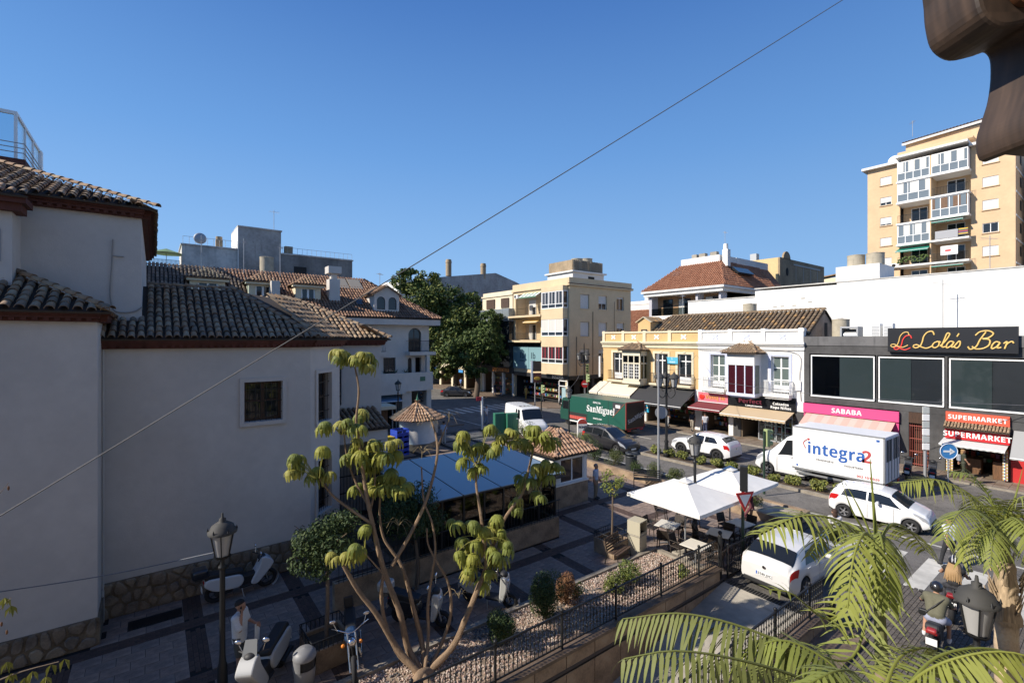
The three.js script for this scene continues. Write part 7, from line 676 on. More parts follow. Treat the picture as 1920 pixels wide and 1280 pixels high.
// ---- umbrella tree in the gravel bed: bare curving stems, drooping compound leaves ----
{
  const Z = (x, y) => [500 + x / 2, 640 + y / 2], root = V(4.94, 0.12, -10.05), t = thing('umbrella_tree', 'tall sparse tree with pale bare stems and drooping yellow green leaf clusters', 'tree', root.x, root.y, root.z);
  const bark = mat([0.3, 0.215, 0.145], 0.9, { map: T.stone, bumpMap: T.bump, bumpScale: 0.012 }), P = (x, y, d) => { const [a, b] = Z(x, y); return at(a, b, d).sub(root); };
  const ends = {}; const stem = (id, pts, d0, d1, r0, r1) => { const n = pts.length, v = pts.map(([x, y], i) => P(x, y, d0 + (d1 - d0) * i / (n - 1))); if (id < 'J') { v[0] = V(rr(-0.22, 0.22), -0.02, rr(-0.15, 0.15)).lerp(v[0], 0.25); v[0].y = -0.02; } ends[id] = v; return mk('stem', taper(v, r0, r1, 46, 9, 0.05), bark, t); };
  stem('A', [[570, 1275], [530, 1150], [500, 1020], [440, 860], [400, 700], [370, 550], [350, 400], [336, 300], [345, 180], [330, 95]], 11.4, 11.8, 0.085, 0.02);
  stem('B', [[520, 1270], [490, 1150], [410, 1020], [340, 930], [288, 840]], 11.3, 11.0, 0.08, 0.045); stem('C', [[545, 1260], [500, 1180], [440, 1040], [430, 930], [438, 870]], 11.4, 11.5, 0.06, 0.04);
  stem('D', [[600, 1250], [580, 1120], [550, 1000], [522, 890], [500, 830], [440, 740], [424, 660], [425, 575]], 11.6, 12.1, 0.07, 0.022); stem('F', [[615, 1240], [606, 1100], [604, 1000], [618, 880], [632, 780], [620, 680], [590, 600], [580, 470]], 11.6, 12.2, 0.045, 0.018); stem('G', [[630, 1240], [660, 1120], [690, 1020], [682, 910], [640, 830], [605, 760], [600, 700]], 11.7, 12.0, 0.05, 0.018); stem('H', [[650, 1250], [700, 1140], [745, 1040], [790, 930], [822, 840], [812, 720], [798, 620], [786, 540], [785, 450]], 11.5, 12.2, 0.085, 0.024);
  stem('K1', [[470, 840], [540, 720], [600, 590], [640, 420], [634, 350], [618, 300]], 11.6, 12.4, 0.05, 0.026); stem('K2', [[640, 400], [668, 330], [684, 290]], 12.3, 12.4, 0.026, 0.014); stem('K3', [[822, 840], [850, 760], [895, 660], [960, 565], [985, 470], [1008, 370]], 11.9, 12.6, 0.05, 0.025); stem('K4', [[404, 690], [330, 640], [250, 580], [195, 512]], 11.6, 11.3, 0.042, 0.022); stem('K5', [[378, 610], [330, 520], [300, 430], [290, 350]], 11.7, 11.9, 0.032, 0.018); stem('K6', [[390, 625], [404, 560], [406, 470]], 11.7, 12.0, 0.028, 0.018); stem('K7', [[436, 870], [400, 830], [365, 790]], 11.5, 11.3, 0.022, 0.012);
  for (const [x, y] of [[584, 420], [618, 300], [684, 285], [495, 690], [720, 960]]) { const g = []; for (let k = 0; k < 9; k++) { const a = k * 0.7, L = rr(0.25, 0.45); g.push(taper([[0, 0, 0], [Math.cos(a) * L * 0.4, L * rr(0.2, 0.6), Math.sin(a) * L * 0.4], [Math.cos(a) * L, L * rr(-0.4, 0.5), Math.sin(a) * L]], 0.008, 0.004, 6, 4)); } const o = mk('dry_stalks', g, mat([0.26, 0.2, 0.11], 0.9), t); o.position.copy(P(x, y, 12.1)); }
  mk('root_base', [taper([[-0.3, -0.05, 0.1], [0, 0.12, 0], [0.3, -0.05, -0.1]], 0.12, 0.12, 10, 8), taper([[0, -0.05, -0.3], [0, 0.1, 0], [0.1, -0.05, 0.3]], 0.1, 0.1, 10, 8)], bark, t);
  function leafGeo(n, L, w, droop) { const v = []; for (let k = 0; k < n; k++) { const a = k * 2 * Math.PI / n + rr(-0.12, 0.12), c = Math.cos(a), s = Math.sin(a), l = L * rr(0.8, 1.15), S = 6, pts = []; for (let i = 0; i <= S; i++) { const u = i / S, out = l * (0.52 * Math.sin(Math.min(1, u * 1.5) * 1.35) + 0.06 * u), dn = -l * droop * Math.pow(u, 1.55) * 0.92 + 0.03 * Math.sin(u * 3.1), hw = w * Math.pow(Math.sin(Math.PI * Math.min(0.96, 0.08 + u * 0.88)), 0.7); pts.push([[c * out - s * hw, dn - hw * 0.35, s * out + c * hw], [c * out, dn, s * out], [c * out + s * hw, dn - hw * 0.35, s * out - c * hw]]); } for (let i = 0; i < S; i++) for (const j of [0, 1]) v.push(pts[i][j], pts[i + 1][j], pts[i + 1][j + 1], pts[i][j], pts[i + 1][j + 1], pts[i][j + 1]); } return clean(tri(v)); }
  const lg = [leafGeo(11, 0.27, 0.036, 0.95), leafGeo(12, 0.25, 0.033, 1.0), leafGeo(10, 0.29, 0.038, 0.85), leafGeo(11, 0.24, 0.034, 1.05)], lm = [leafM([0.3, 0.3, 0.05], 0.3), leafM([0.25, 0.27, 0.05], 0.3), leafM([0.34, 0.32, 0.07], 0.3), leafM([0.18, 0.21, 0.045], 0.3)];
  const leafAt = (x, y, d, from) => { const p = P(x, y, d); const o = shared('leaf', pick(lg), pick(lm), t); o.position.copy(p); o.rotation.set(rr(-0.3, 0.3), rnd() * 6, rr(-0.3, 0.3)); o.scale.setScalar(rr(0.95, 1.25)); const f = P(from[0], from[1], d); mk('leaf_stalk', taper([f.toArray(), f.clone().lerp(p, 0.5).add(V(0, 0.06, 0)).toArray(), p.toArray()], 0.011, 0.007, 6, 5), lm[2], t); };
  const groups = [[330, 95, 11.7, [[262, 28], [280, 50], [335, 62], [385, 42], [395, 62], [372, 80], [300, 40]]], [292, 350, 11.8, [[215, 300], [298, 290], [345, 268], [325, 310]]], [350, 420, 11.8, [[332, 385], [352, 412], [398, 368], [462, 372], [322, 428], [448, 418], [492, 412], [372, 440], [335, 360]]], [405, 480, 12, [[400, 420], [385, 470], [415, 450]]], [425, 575, 12.1, [[430, 500], [470, 516], [500, 506], [388, 528], [458, 492], [520, 530], [440, 535], [345, 530], [480, 540]]], [195, 512, 11.3, [[190, 470], [122, 425], [88, 478], [210, 392], [240, 488], [165, 500], [120, 455]]], [785, 455, 12.1, [[742, 336], [782, 386], [830, 318], [862, 372], [732, 442], [812, 468], [768, 488], [742, 388], [800, 380], [850, 400], [720, 370]]], [900, 370, 12.3, [[912, 326], [918, 372], [852, 318], [880, 350], [940, 360]]], [1008, 375, 12.5, [[990, 325], [1042, 345], [962, 366], [1072, 362], [1010, 315], [1050, 380], [1000, 350]]], [985, 490, 12.5, [[948, 505], [1010, 458], [1050, 446], [1092, 466], [1062, 500], [992, 512], [930, 596], [1012, 560], [1030, 470], [945, 620]]], [812, 740, 12, [[710, 676], [762, 672], [850, 664], [728, 735], [872, 712], [782, 745], [842, 772], [718, 785], [892, 736], [800, 692], [750, 772], [830, 700], [905, 750]]], [820, 850, 11.9, [[775, 800], [842, 808], [760, 840], [832, 858], [812, 890], [735, 800], [865, 790]]], [288, 840, 11.0, [[258, 805], [335, 760], [300, 790]]], [365, 790, 11.3, [[376, 690], [345, 770]]]];
  for (const [bx, by, d, list] of groups) for (const [x, y] of list) for (let k = 0; k < 2; k++) leafAt(x + k * rr(-26, 26), y + k * rr(-14, 22), d + rr(-0.3, 0.3), [bx + (x - bx) * 0.15, by]);
}
// a few stray leaves of another tree entering from the left edge
{ const t = thing('branching_tree', 'yellowing branch tips of a tree entering at the lower left edge', 'tree', -1.6, 0, -6.2); const q = (px, py, d) => at(px, py, d).sub(V(-1.6, 0, -6.2)); mk('trunk', [taper([[-0.8, 0, 0.6], [-0.7, 2, 0.4], q(-60, 1300, 6.2).toArray()], 0.08, 0.03, 14, 7), taper([q(-60, 1300, 6.2), q(30, 1262, 6.2), q(110, 1240, 6.2)], 0.014, 0.005, 8, 5), taper([q(-60, 1300, 6.2), q(-30, 1180, 6.2), q(20, 1120, 6.2)], 0.014, 0.004, 8, 5), taper([q(-60, 1300, 6.2), q(-50, 1000, 6.2), q(15, 905, 6.2)], 0.014, 0.003, 10, 5)], LM.twig, t); const m = LM.yellow; for (const [x, y] of [[95, 1245], [120, 1235], [60, 1258], [20, 1262], [45, 1270], [85, 1268], [12, 1240], [8, 1120], [20, 1135]]) { const g = []; for (let k = 0; k < 4; k++) { const a = k * 1.6 + x, c = Math.cos(a), s = Math.sin(a); g.push(tri([[0, 0, 0], [c * 0.05 - s * 0.02, -0.05, s * 0.05 + c * 0.02], [c * 0.06, -0.14, s * 0.06], [0, 0, 0], [c * 0.06, -0.14, s * 0.06], [c * 0.05 + s * 0.02, -0.05, s * 0.05 - c * 0.02]])); } const o = mk('leaf', g, m, t); o.position.copy(q(x, y, 6.2)); } for (const [x, y] of [[15, 915], [2, 1170], [12, 1185]]) mk('dry_pod', sph(0.025, 0, 0, 0, 0.5, 1.3, 0.5, 8, 6), LM.brown, t).position.copy(q(x, y, 6.2)); }
// ---- palms ----
const palmM = [leafM([0.27, 0.29, 0.06], 0.3), leafM([0.22, 0.25, 0.055], 0.3), leafM([0.18, 0.2, 0.06], 0.25)];
function frond(parent, pts, n, len, w, droop, m, spread = 1, hang = 0) { // feather leaf along a curve; droop bends the leaflets down, hang lets them fall straight
  const c = new THREE.CatmullRomCurve3(pts.map((p) => Array.isArray(p) ? V(...p) : p)), v = []; const up = V(0, 1, 0);
  for (let i = 3; i <= n; i++) { const u = i / n, p = c.getPointAt(Math.min(1, u)), tg = c.getTangentAt(Math.min(1, u)), side = new THREE.Vector3().crossVectors(tg, up).normalize(), nn = new THREE.Vector3().crossVectors(side, tg).normalize(), L0 = len * (0.35 + 0.65 * Math.sin(Math.PI * Math.min(0.96, 0.12 + u * 0.86))) ;
    for (const s of [-1, 1]) { const L = L0 * rr(0.8, 1.15), dir = side.clone().multiplyScalar(s * spread * (1 - hang * 0.75)).addScaledVector(tg, rr(0.35, 0.75) * (1 - hang * 0.6)).addScaledVector(nn, rr(-0.1, 0.35) * (1 - hang)).addScaledVector(up, -hang).normalize(), S = 6; let q = p.clone(), d = dir.clone(); const wd = new THREE.Vector3().crossVectors(d, nn).normalize(); let prev = null;
      for (let k = 0; k <= S; k++) { const t2 = k / S, hw = w * (k === 0 ? 0.35 : 1 - Math.pow(t2, 2.2)) * 0.5, a = q.clone().addScaledVector(wd, hw), b = q.clone().addScaledVector(wd, -hw); if (prev) v.push(prev[0], a.toArray(), b.toArray(), prev[0], b.toArray(), prev[1]); prev = [a.toArray(), b.toArray()]; d.y -= droop * (0.1 + t2 * 0.5) * rr(0.7, 1.3); d.normalize(); q = q.clone().addScaledVector(d, L / S); } } }
  return mk('frond', [tri(v), taper(pts, 0.02, 0.006, 20, 6)], m, parent);
}
{ // middle palm
  const c = at(1648, 1060, 5.6), t = thing('young_palm', 'young feather palm with drooping fronds at lower right centre', 'palm', c.x, 0, c.z), q = (px, py, d) => at(px, py, d).sub(V(c.x, 0, c.z)), top = q(1645, 1030, 5.6);
  mk('trunk', taper([[0, 0.02, 0], [0.02, 2.5, 0], q(1655, 1260, 5.6).toArray()], 0.11, 0.075, 16, 10), mat([0.27, 0.22, 0.16], 0.9, { map: T.stone }), t); mk('crown_shaft', taper([q(1655, 1262, 5.6), q(1650, 1150, 5.6), q(1645, 1020, 5.6)], 0.075, 0.04, 12, 10), mat([0.16, 0.17, 0.06], 0.7), t);
  const F = (pts, n, len, droop, k = 0, hang = 0) => frond(t, [top.toArray(), ...pts.map(([x, y, d]) => q(x, y, d).toArray())], n, len, 0.034, droop, palmM[k], 1, hang);
  F([[1570, 975, 5.5], [1500, 968, 5.4], [1425, 1000, 5.3]], 30, 0.55, 0.45, 0, 0.15); F([[1600, 985, 6.0], [1560, 985, 6.5], [1520, 1040, 6.9]], 26, 0.5, 0.6, 1, 0.3); F([[1668, 985, 5.9], [1700, 990, 6.2], [1735, 1030, 6.4]], 20, 0.45, 0.6, 0, 0.3); F([[1650, 1000, 5.1], [1660, 1050, 4.8], [1668, 1130, 4.7]], 26, 0.45, 0.6, 1, 0.5); F([[1620, 1000, 5.0], [1600, 1050, 4.7], [1590, 1140, 4.6]], 26, 0.5, 0.6, 0, 0.4); F([[1652, 1000, 6.2], [1665, 1040, 6.7], [1675, 1130, 6.9]], 26, 0.5, 0.7, 1, 0.5);
  mk('spear_leaf', [taper([top, q(1638, 940, 5.6), q(1632, 860, 5.6)], 0.026, 0.004, 10, 5), taper([top, q(1600, 960, 5.5), q(1578, 900, 5.45)], 0.018, 0.003, 10, 5), taper([top, q(1610, 950, 5.7), q(1585, 905, 5.8)], 0.018, 0.003, 10, 5)], palmM[1], t);
  F([[1600, 1230, 5.2], [1500, 1220, 4.9], [1440, 1235, 4.8]].map(([x, y, d]) => [x, y, d]), 26, 0.55, 0.25, 1, 0); F([[1560, 1160, 5.3], [1480, 1110, 5.2], [1445, 1105, 5.2]], 20, 0.35, 0.3, 0, 0);
}
{ // right palm with a stripped trunk
  const c = at(1888, 1200, 8.2), t = thing('peeling_palm', 'palm with peeling fibrous trunk and fine fronds at the right edge', 'palm', c.x, 0, c.z), q = (px, py, d) => at(px, py, d).sub(V(c.x, 0, c.z)), top = q(1882, 1005, 8.2);
  mk('trunk', taper([[0, 0, 0], [0.02, 1.4, 0], q(1888, 1160, 8.2).toArray()], 0.17, 0.155, 20, 12, 0.03), mat([0.56, 0.45, 0.33], 0.9, { map: T.stone, bumpMap: T.bump, bumpScale: 0.02 }), t); mk('fibre', [taper([q(1888, 1165, 8.2), q(1888, 1140, 8.2), q(1886, 1090, 8.2), q(1884, 1050, 8.2)], 0.2, 0.13, 10, 10, 0.08), ...[...Array(22)].map((_, i) => { const a = i * 0.9, y = 1060 + (i * 37) % 90, p = q(1886, y, 8.2); return facePlate([[p.x + Math.cos(a) * 0.17, p.y - 0.1, p.z + Math.sin(a) * 0.17], [p.x + Math.cos(a + 0.5) * 0.18, p.y - 0.08, p.z + Math.sin(a + 0.5) * 0.18], [p.x + Math.cos(a + 0.3) * 0.27, p.y + 0.22, p.z + Math.sin(a + 0.3) * 0.27]], 0.012); })], mat([0.72, 0.6, 0.44], 0.9, { map: T.wood }), t); mk('crown_shaft', taper([q(1884, 1055, 8.2), q(1882, 1000, 8.2)], 0.1, 0.06, 6, 8), mat([0.2, 0.2, 0.07], 0.7), t);
  const F = (pts, n, len, droop, k = 0, hang = 0) => frond(t, [top.toArray(), ...pts.map(([x, y, d]) => q(x, y, d).toArray())], n, len, 0.03, droop, palmM[k], 1, hang);
  F([[1830, 935, 8.4], [1760, 900, 8.5], [1690, 905, 8.6]], 48, 0.75, 0.4, 0, 0.25); F([[1840, 960, 7.8], [1800, 960, 7.4], [1770, 1010, 7.1]], 40, 0.6, 0.55, 1, 0.4); F([[1860, 945, 8.9], [1840, 930, 9.5], [1820, 960, 10]], 36, 0.65, 0.5, 0, 0.3); F([[1895, 950, 8.0], [1925, 930, 7.8], [1975, 950, 7.6]], 36, 0.65, 0.5, 0, 0.2); F([[1900, 970, 7.7], [1930, 1000, 7.3], [1950, 1060, 7.1]], 36, 0.6, 0.6, 1, 0.4); F([[1850, 985, 7.9], [1820, 1010, 7.6], [1805, 1050, 7.5]], 36, 0.5, 0.6, 0, 0.5); F([[1885, 960, 8.6], [1895, 950, 9.2], [1905, 1000, 9.7]], 36, 0.6, 0.6, 1, 0.4); F([[1870, 990, 7.6], [1862, 1010, 7.2], [1858, 1060, 7.0]], 36, 0.5, 0.6, 1, 0.5); F([[1855, 930, 8.3], [1820, 890, 8.4], [1785, 885, 8.5]], 40, 0.6, 0.35, 1, 0.1); mk('spear_leaf', taper([top, q(1905, 930, 8.2), q(1918, 880, 8.2)], 0.03, 0.004, 10, 5), palmM[1], t);
}
{ // near palm whose crown stands below the frame
  const c = at(1640, 1400, 4.3), t = thing('arching_palm', 'near palm whose long fronds arch along the bottom edge', 'palm', c.x, 0, c.z), q = (px, py, d) => at(px, py, d).sub(V(c.x, 0, c.z)), top = q(1640, 1380, 4.3);
  mk('trunk', taper([[0, 0, 0], [0, 2, 0], top.toArray()], 0.14, 0.1, 14, 10), mat([0.3, 0.24, 0.17], 0.9, { map: T.stone }), t); const F = (pts, n, len, droop, k = 0, hang = 0, w = 0.034) => frond(t, [top.toArray(), ...pts.map(([x, y, d]) => q(x, y, d).toArray())], n, len, w, droop, palmM[k], 1, hang);
  F([[1560, 1260, 4.4], [1420, 1185, 4.5], [1280, 1150, 4.6], [1168, 1160, 4.7]], 58, 0.6, 0.5, 2, 0.55, 0.036); F([[1540, 1290, 4.1], [1400, 1240, 3.9], [1260, 1220, 3.8], [1170, 1235, 3.8]], 54, 0.55, 0.5, 2, 0.6, 0.036); F([[1720, 1270, 4.0], [1800, 1232, 3.8], [1890, 1222, 3.7], [1990, 1250, 3.6]], 50, 0.55, 0.5, 0, 0.55, 0.036); F([[1700, 1290, 4.4], [1760, 1230, 4.6], [1850, 1215, 4.7], [1940, 1240, 4.8]], 44, 0.5, 0.5, 1, 0.4); F([[1600, 1290, 4.2], [1540, 1230, 4.3], [1460, 1200, 4.4], [1380, 1240, 4.5]], 44, 0.5, 0.45, 1, 0.3); F([[1660, 1290, 4.5], [1690, 1230, 4.8], [1740, 1215, 5.0], [1800, 1250, 5.1]], 40, 0.45, 0.5, 0, 0.3); F([[1620, 1300, 4.0], [1600, 1260, 3.7], [1560, 1260, 3.5], [1500, 1290, 3.4]], 36, 0.45, 0.5, 1, 0.3);
}
// ---- cables and the carved bracket near the viewpoint ----
{ const a = at(-60, 1003, 7.5), b = at(1660, -50, 13), pts = [...Array(9)].map((_, i) => a.clone().lerp(b, i / 8).add(V(0, -0.06 * Math.sin(Math.PI * i / 8), 0))); tag(mk('overhead_cable', tube(pts, 0.011, 60, 6), mat([0.1, 0.1, 0.1], 0.6)), 'thick grey cable crossing the sky diagonally from lower left to upper right', 'cable'); tag(mk('overhead_cable', tube([at(-60, 1118, 11), at(200, 1078, 11), V(1.21, 3.28, -12.36)], 0.012, 30, 5), mat([0.12, 0.13, 0.15], 0.6)), 'thin cable running along the church wall to the lamp post', 'cable'); for (const [p, q, l] of [[V(27.75, 5.9, -19.4), V(38.3, 6.6, -23.7), 'thin cable from cluster lamp to the townhouse wall'], [V(27.75, 5.6, -19.4), V(38.3, 4.4, -3), 'thin cable crossing the bar windows'], [V(26.3, 4.0, -27.4), V(40.1, 5.2, -39.3), 'thin cable from the lamp by the truck to the corner lamp'], [V(40.2, 6.2, -39.3), V(38.3, 6.9, -34.6), 'thin cable from the corner lamp to the yellow townhouse']]) { const m = p.clone().lerp(q, 0.5); m.y -= 0.45; tag(mk('street_cable', tube([p, m, q], 0.013, 24, 5), mat([0.14, 0.14, 0.15], 0.6)), l, 'cable', 'thin street cables'); } }
{ const d = 1.5, k = d / FOC, c = at(1920, 60, d), t = thing('carved_bracket', 'carved dark wooden eaves bracket close up at the top right corner', 'bracket', c.x, c.y, c.z, -YAW); // curled end and hanging tail
  const sh = (pts) => { const s = new THREE.Shape(); pts.forEach(([x, y], i) => { const X = (x - 1920) * k, Y = -(y - 60) * k; i ? s.lineTo(X, Y) : s.moveTo(X, Y); }); return s; }, sm = (pts) => new THREE.CatmullRomCurve3(pts.map(([x, y]) => V(x, y, 0)), true).getPoints(70).map((p) => [p.x, p.y]);
  mk('scroll', extr(sh(sm([[1784, -140], [1783, -20], [1787, 25], [1798, 60], [1825, 78], [1862, 72], [1898, 62], [1912, 75], [1916, 110], [1910, 165], [1898, 205], [1888, 238], [1888, 262], [1894, 278], [1925, 265], [2010, 260], [2060, 60], [2060, -140]])), 0.16, -0.08, 0.012), M.woodBr ??= mat([0.095, 0.065, 0.048], 0.6, { map: T.wood }), t);
  mk('inlay', extr(sh(sm([[1822, -140], [1822, 0], [1828, 30], [1848, 52], [1885, 48], [1930, 35], [1960, -30], [1960, -140]])), 0.02, 0.095), mat([0.2, 0.085, 0.04], 0.45, { map: T.wood }), t); mk('mount', [box(0.3, 0.3, 2.2, 0.22, 0.25, 1.15)], M.woodDark, t); }
// ================= vehicles =================
const lerp = (a, b, t) => a + (b - a) * t;
const curve1 = (pts) => (x) => { if (x <= pts[0][0]) return pts[0][1]; for (let i = 1; i < pts.length; i++) if (x <= pts[i][0]) { const [a, b] = [pts[i - 1], pts[i]], t = (x - a[0]) / (b[0] - a[0]), s = t * t * (3 - 2 * t); return lerp(a[1], b[1], lerp(t, s, 0.35)); } return pts.at(-1)[1]; };
const wheelCache = {};
function wheelInto(t, x, y, z, r, side, dark, spokes = 5) {
  const key = [r, dark, spokes].join(); const c = wheelCache[key] ??= { ty: clean(lathe([[r * 0.64, -0.1], [r * 0.9, -0.105], [r, -0.07], [r, 0.07], [r * 0.9, 0.105], [r * 0.64, 0.1]], 28).rotateX(Math.PI / 2)), rim: merge([lathe([[r * 0.66, 0.1], [r * 0.6, 0.085], [r * 0.58, 0.02]], 28).rotateX(Math.PI / 2), ...[...Array(spokes)].map((_, i) => box(r * 0.62, r * 0.17, 0.03, r * 0.31, 0, 0.07).rotateZ(i * 2 * Math.PI / spokes)), cyl(r * 0.16, r * 0.14, 0.05).rotateX(Math.PI / 2).translate(0, 0, 0.075)]), hub: clean(cyl(r * 0.6, r * 0.6, 0.02, 0, 0, 0, 24).rotateX(Math.PI / 2)) };
  const w = shared('wheel', c.ty, M.rubber, t); w.position.set(x, y, z); if (side < 0) w.rotation.y = Math.PI; shared('rim', c.rim, dark ? M.rimDark : M.rim, w); shared('brake_disc', c.hub, M.blackMat, w); return w;
}
function makeCar(name, label, cat, { L, W, top, belt, wheels, r = 0.31, sill = 0.22, th = 0.2, body, glassX, ws, rw, hx, dark = false, cladding = false, spokes = 5, ends = 0.16, plate = '', group = null }) {
  const t = thing(name, label, cat, 0, 0, 0, 0, group), yT = curve1(top), yBl = curve1(belt), roofY = Math.max(...top.map((p) => p[1])), R = r + 0.055;
  const wP = (x) => { const e = Math.min(x + L / 2, L / 2 - x), k = Math.min(1, e / 0.75); return W * (1 - ends * Math.pow(1 - k, 2.2)); };
  const yS = (x) => { let y = sill + Math.max(0, 0.16 * (1 - Math.min(x + L / 2, L / 2 - x) / 0.35)) * 0.8; for (const w of wheels) { const d = Math.abs(x - w); if (d < R) y = Math.max(y, r + Math.sqrt(R * R - d * d)); } return y; };
  const sec = (x) => { const w = wP(x), T = yT(x), b = Math.min(yBl(x), T - 0.1), s = Math.min(yS(x), b - 0.04), g = Math.max(0, T - yBl(x)) / Math.max(0.1, roofY - yBl(x)), we = w * (0.93 - th * g); return [[w * 0.95, s], [w * 0.99, lerp(s, b, 0.2)], [w, lerp(s, b, 0.62)], [w * 0.972, b], [we, T - 0.075 - 0.02 * g], [we * 0.93, T - 0.02], [we * 0.6, T + 0.008], [0, T + 0.02]]; };
  const S = (x, v, side) => { const p = sec(x), i = Math.min(6, Math.floor(v)), f = v - i; return [x, lerp(p[i][1], p[i + 1][1], f), side * lerp(p[i][0], p[i + 1][0], f)]; };
  const grid = (x0, x1, nx, v0, v1, nv, side, off = 0, slant = [0, 0]) => { const o = [], P = (i, j) => { const v = lerp(v0, v1, j / nv), a = x0 + slant[0] * j / nv, b = x1 + slant[1] * j / nv, q = S(lerp(a, b, i / nx), v, side); return off ? [q[0], q[1] + off * 0.6 * (v > 4 ? 1.5 : 0.3), q[2] + side * off * (v > 5.5 ? 0 : 1)] : q; }; for (let i = 0; i < nx; i++) for (let j = 0; j < nv; j++) o.push(P(i, j), P(i + 1, j), P(i + 1, j + 1), P(i, j), P(i + 1, j + 1), P(i, j + 1)); return o; };
  const smooth = (v) => { const g = tri(v), p = g.attributes.position, n = g.attributes.normal, map = new Map(), key = (i) => Math.round(p.getX(i) * 500) + '_' + Math.round(p.getY(i) * 500) + '_' + Math.round(p.getZ(i) * 500), sg = (i) => V(n.getX(i), n.getY(i), n.getZ(i)); for (let i = 0; i < p.count; i++) { const k = key(i); (map.get(k) ?? map.set(k, []).get(k)).push(i); } for (const l of map.values()) { const src = l.map(sg); l.forEach((i, a) => { const s = V(0, 0, 0); src.forEach((q) => { if (q.dot(src[a]) > 0.72) s.add(q); }); s.normalize(); n.setXYZ(i, s.x, s.y, s.z); }); } return g; };
  const NX = 110, E = L / 2; const left = grid(-E, E, NX, 0, 7, 14, 1), right = grid(-E, E, NX, 0, 7, 14, -1); const flipW = []; for (let i = 0; i < left.length; i += 3) flipW.push(left[i], left[i + 2], left[i + 1]);
  const cap = (x, f) => { const o = [], c = [x + f * 0.03, (sec(x)[0][1] + yT(x)) / 2, 0], ring = []; for (let j = 0; j <= 14; j++) ring.push(S(x, j / 2, 1)); for (let j = 14; j >= 0; j--) ring.push(S(x, j / 2, -1)); ring.push(ring[0]); for (let i = 0; i + 1 < ring.length; i++) f > 0 ? o.push(c, ring[i + 1], ring[i]) : o.push(c, ring[i], ring[i + 1]); return o; };
  mk('body', [smooth(flipW.concat(right)), tri(cap(E, 1)), tri(cap(-E, -1))], body, t);
  mk('underbody', [b3(-E + 0.25, E - 0.25, 0.17, Math.min(0.62, belt[0][1] - 0.1), -W * 0.86, W * 0.86), b3(-E + 0.06, E - 0.06, 0.2, 0.34, -W * 0.72, W * 0.72)], M.plasticBlack, t);
  for (const s of [1, -1]) { for (const [a, b, sl] of glassX) mk('side_window', tri(grid(a, b, 12, 3.12, 3.9, 4, s, 0.006, sl)), M.carGlass ??= glassDark([0.012, 0.014, 0.016]), t); }
  mk('windscreen', [tri(grid(ws[0], ws[1], 12, 4.35, 7, 8, 1, 0.006)), tri(grid(ws[0], ws[1], 12, 4.35, 7, 8, -1, 0.006))], M.carGlass, t); if (rw) mk('rear_window', [tri(grid(rw[0], rw[1], 10, 4.35, 7, 8, 1, 0.006)), tri(grid(rw[0], rw[1], 10, 4.35, 7, 8, -1, 0.006))], M.carGlass, t);
  for (const s of [1, -1]) { mk('headlight', tri(grid(E - hx, E - 0.05, 8, 2.25, 3.35, 4, s, 0.008, [-0.05, 0])), M.headlamp, t); mk('tail_light', tri(grid(-E + 0.02, -E + 0.34, 6, 2.2, 3.1, 4, s, 0.01, [0.02, 0.1])), M.redLamp, t); for (const w of wheels) wheelInto(t, w, r, s * (W - 0.12), r, s, dark, spokes); const mr = mk('mirror', [rbox(0.12, 0.14, 0.2, ws[0] - 0.42, yBl(0) + 0.1, s * (W + 0.1), 0.05, 3)], dark ? M.plasticBlack : body, t); void mr; for (const [a] of glassX.slice(0, 2)) { const q = S(a + 0.12, 2.62, s); mk('door_handle', rbox(0.2, 0.03, 0.035, q[0], q[1], q[2] + s * 0.015, 0.012), body, t); }
    for (const x of [glassX[0][1] + 0.05, glassX.at(-1)[0] + 0.9]) mk('door_seam', tri(grid(x, x + 0.012, 1, 0.35, 3.0, 8, s, 0.003)), M.plasticBlack, t); if (cladding) { mk('sill_cladding', tri(grid(wheels[0] + R, wheels[1] - R, 10, 0, 0.9, 3, s, 0.01)), M.plasticBlack, t); for (const w of wheels) { const o = []; for (let k = 0; k < 16; k++) { const a = Math.PI * k / 16, b = Math.PI * (k + 1) / 16, q = (A, rr2) => { const x = w + Math.cos(A) * rr2; return [x, r + Math.sin(A) * rr2, s * (wP(x) + 0.012)]; }; o.push(q(a, R), q(b, R), q(b, R + 0.07), q(a, R), q(b, R + 0.07), q(a, R + 0.07)); } mk('arch_trim', tri(o), M.plasticBlack, t); } } }
  mk('grille', rbox(0.05, 0.22, W * 1.15, E + 0.0, 0.42, 0, 0.02), M.plasticBlack, t); mk('rear_bumper_trim', rbox(0.06, 0.14, W * 1.5, -E + 0.01, 0.32, 0, 0.03), M.plasticBlack, t); for (const [x, f] of [[E + 0.032, 1], [-E - 0.034, -1]]) { const o = mk('number_plate', rbox(0.012, 0.11, 0.5, x, f > 0 ? 0.4 : 0.62, 0, 0.004), M.plate, t); if (plate && f < 0) { mk('lettering', textC(plate, 0.075, 0, 0, 0, 0.003).rotateY(-Math.PI / 2).translate(-E - 0.041, 0.585, 0.02), M.black, o); mk('blue_strip', box(0.004, 0.1, 0.04, -E - 0.042, 0.62, -0.225), mat([0.02, 0.1, 0.45]), o); } }
  mk('badge', cyl(0.05, 0.05, 0.02, 0, 0, 0, 12).rotateZ(Math.PI / 2).translate(-E - 0.035, 0.85, 0), M.chrome, t); return t;
}
const put = (t, x, z, rot, y = -0.094) => { t.position.set(x, y, z); t.rotation.y = rot; return t; };
const whiteP = paint([0.74, 0.74, 0.73]), blackP = paint([0.012, 0.012, 0.015]), silverP = paint([0.62, 0.61, 0.59]);
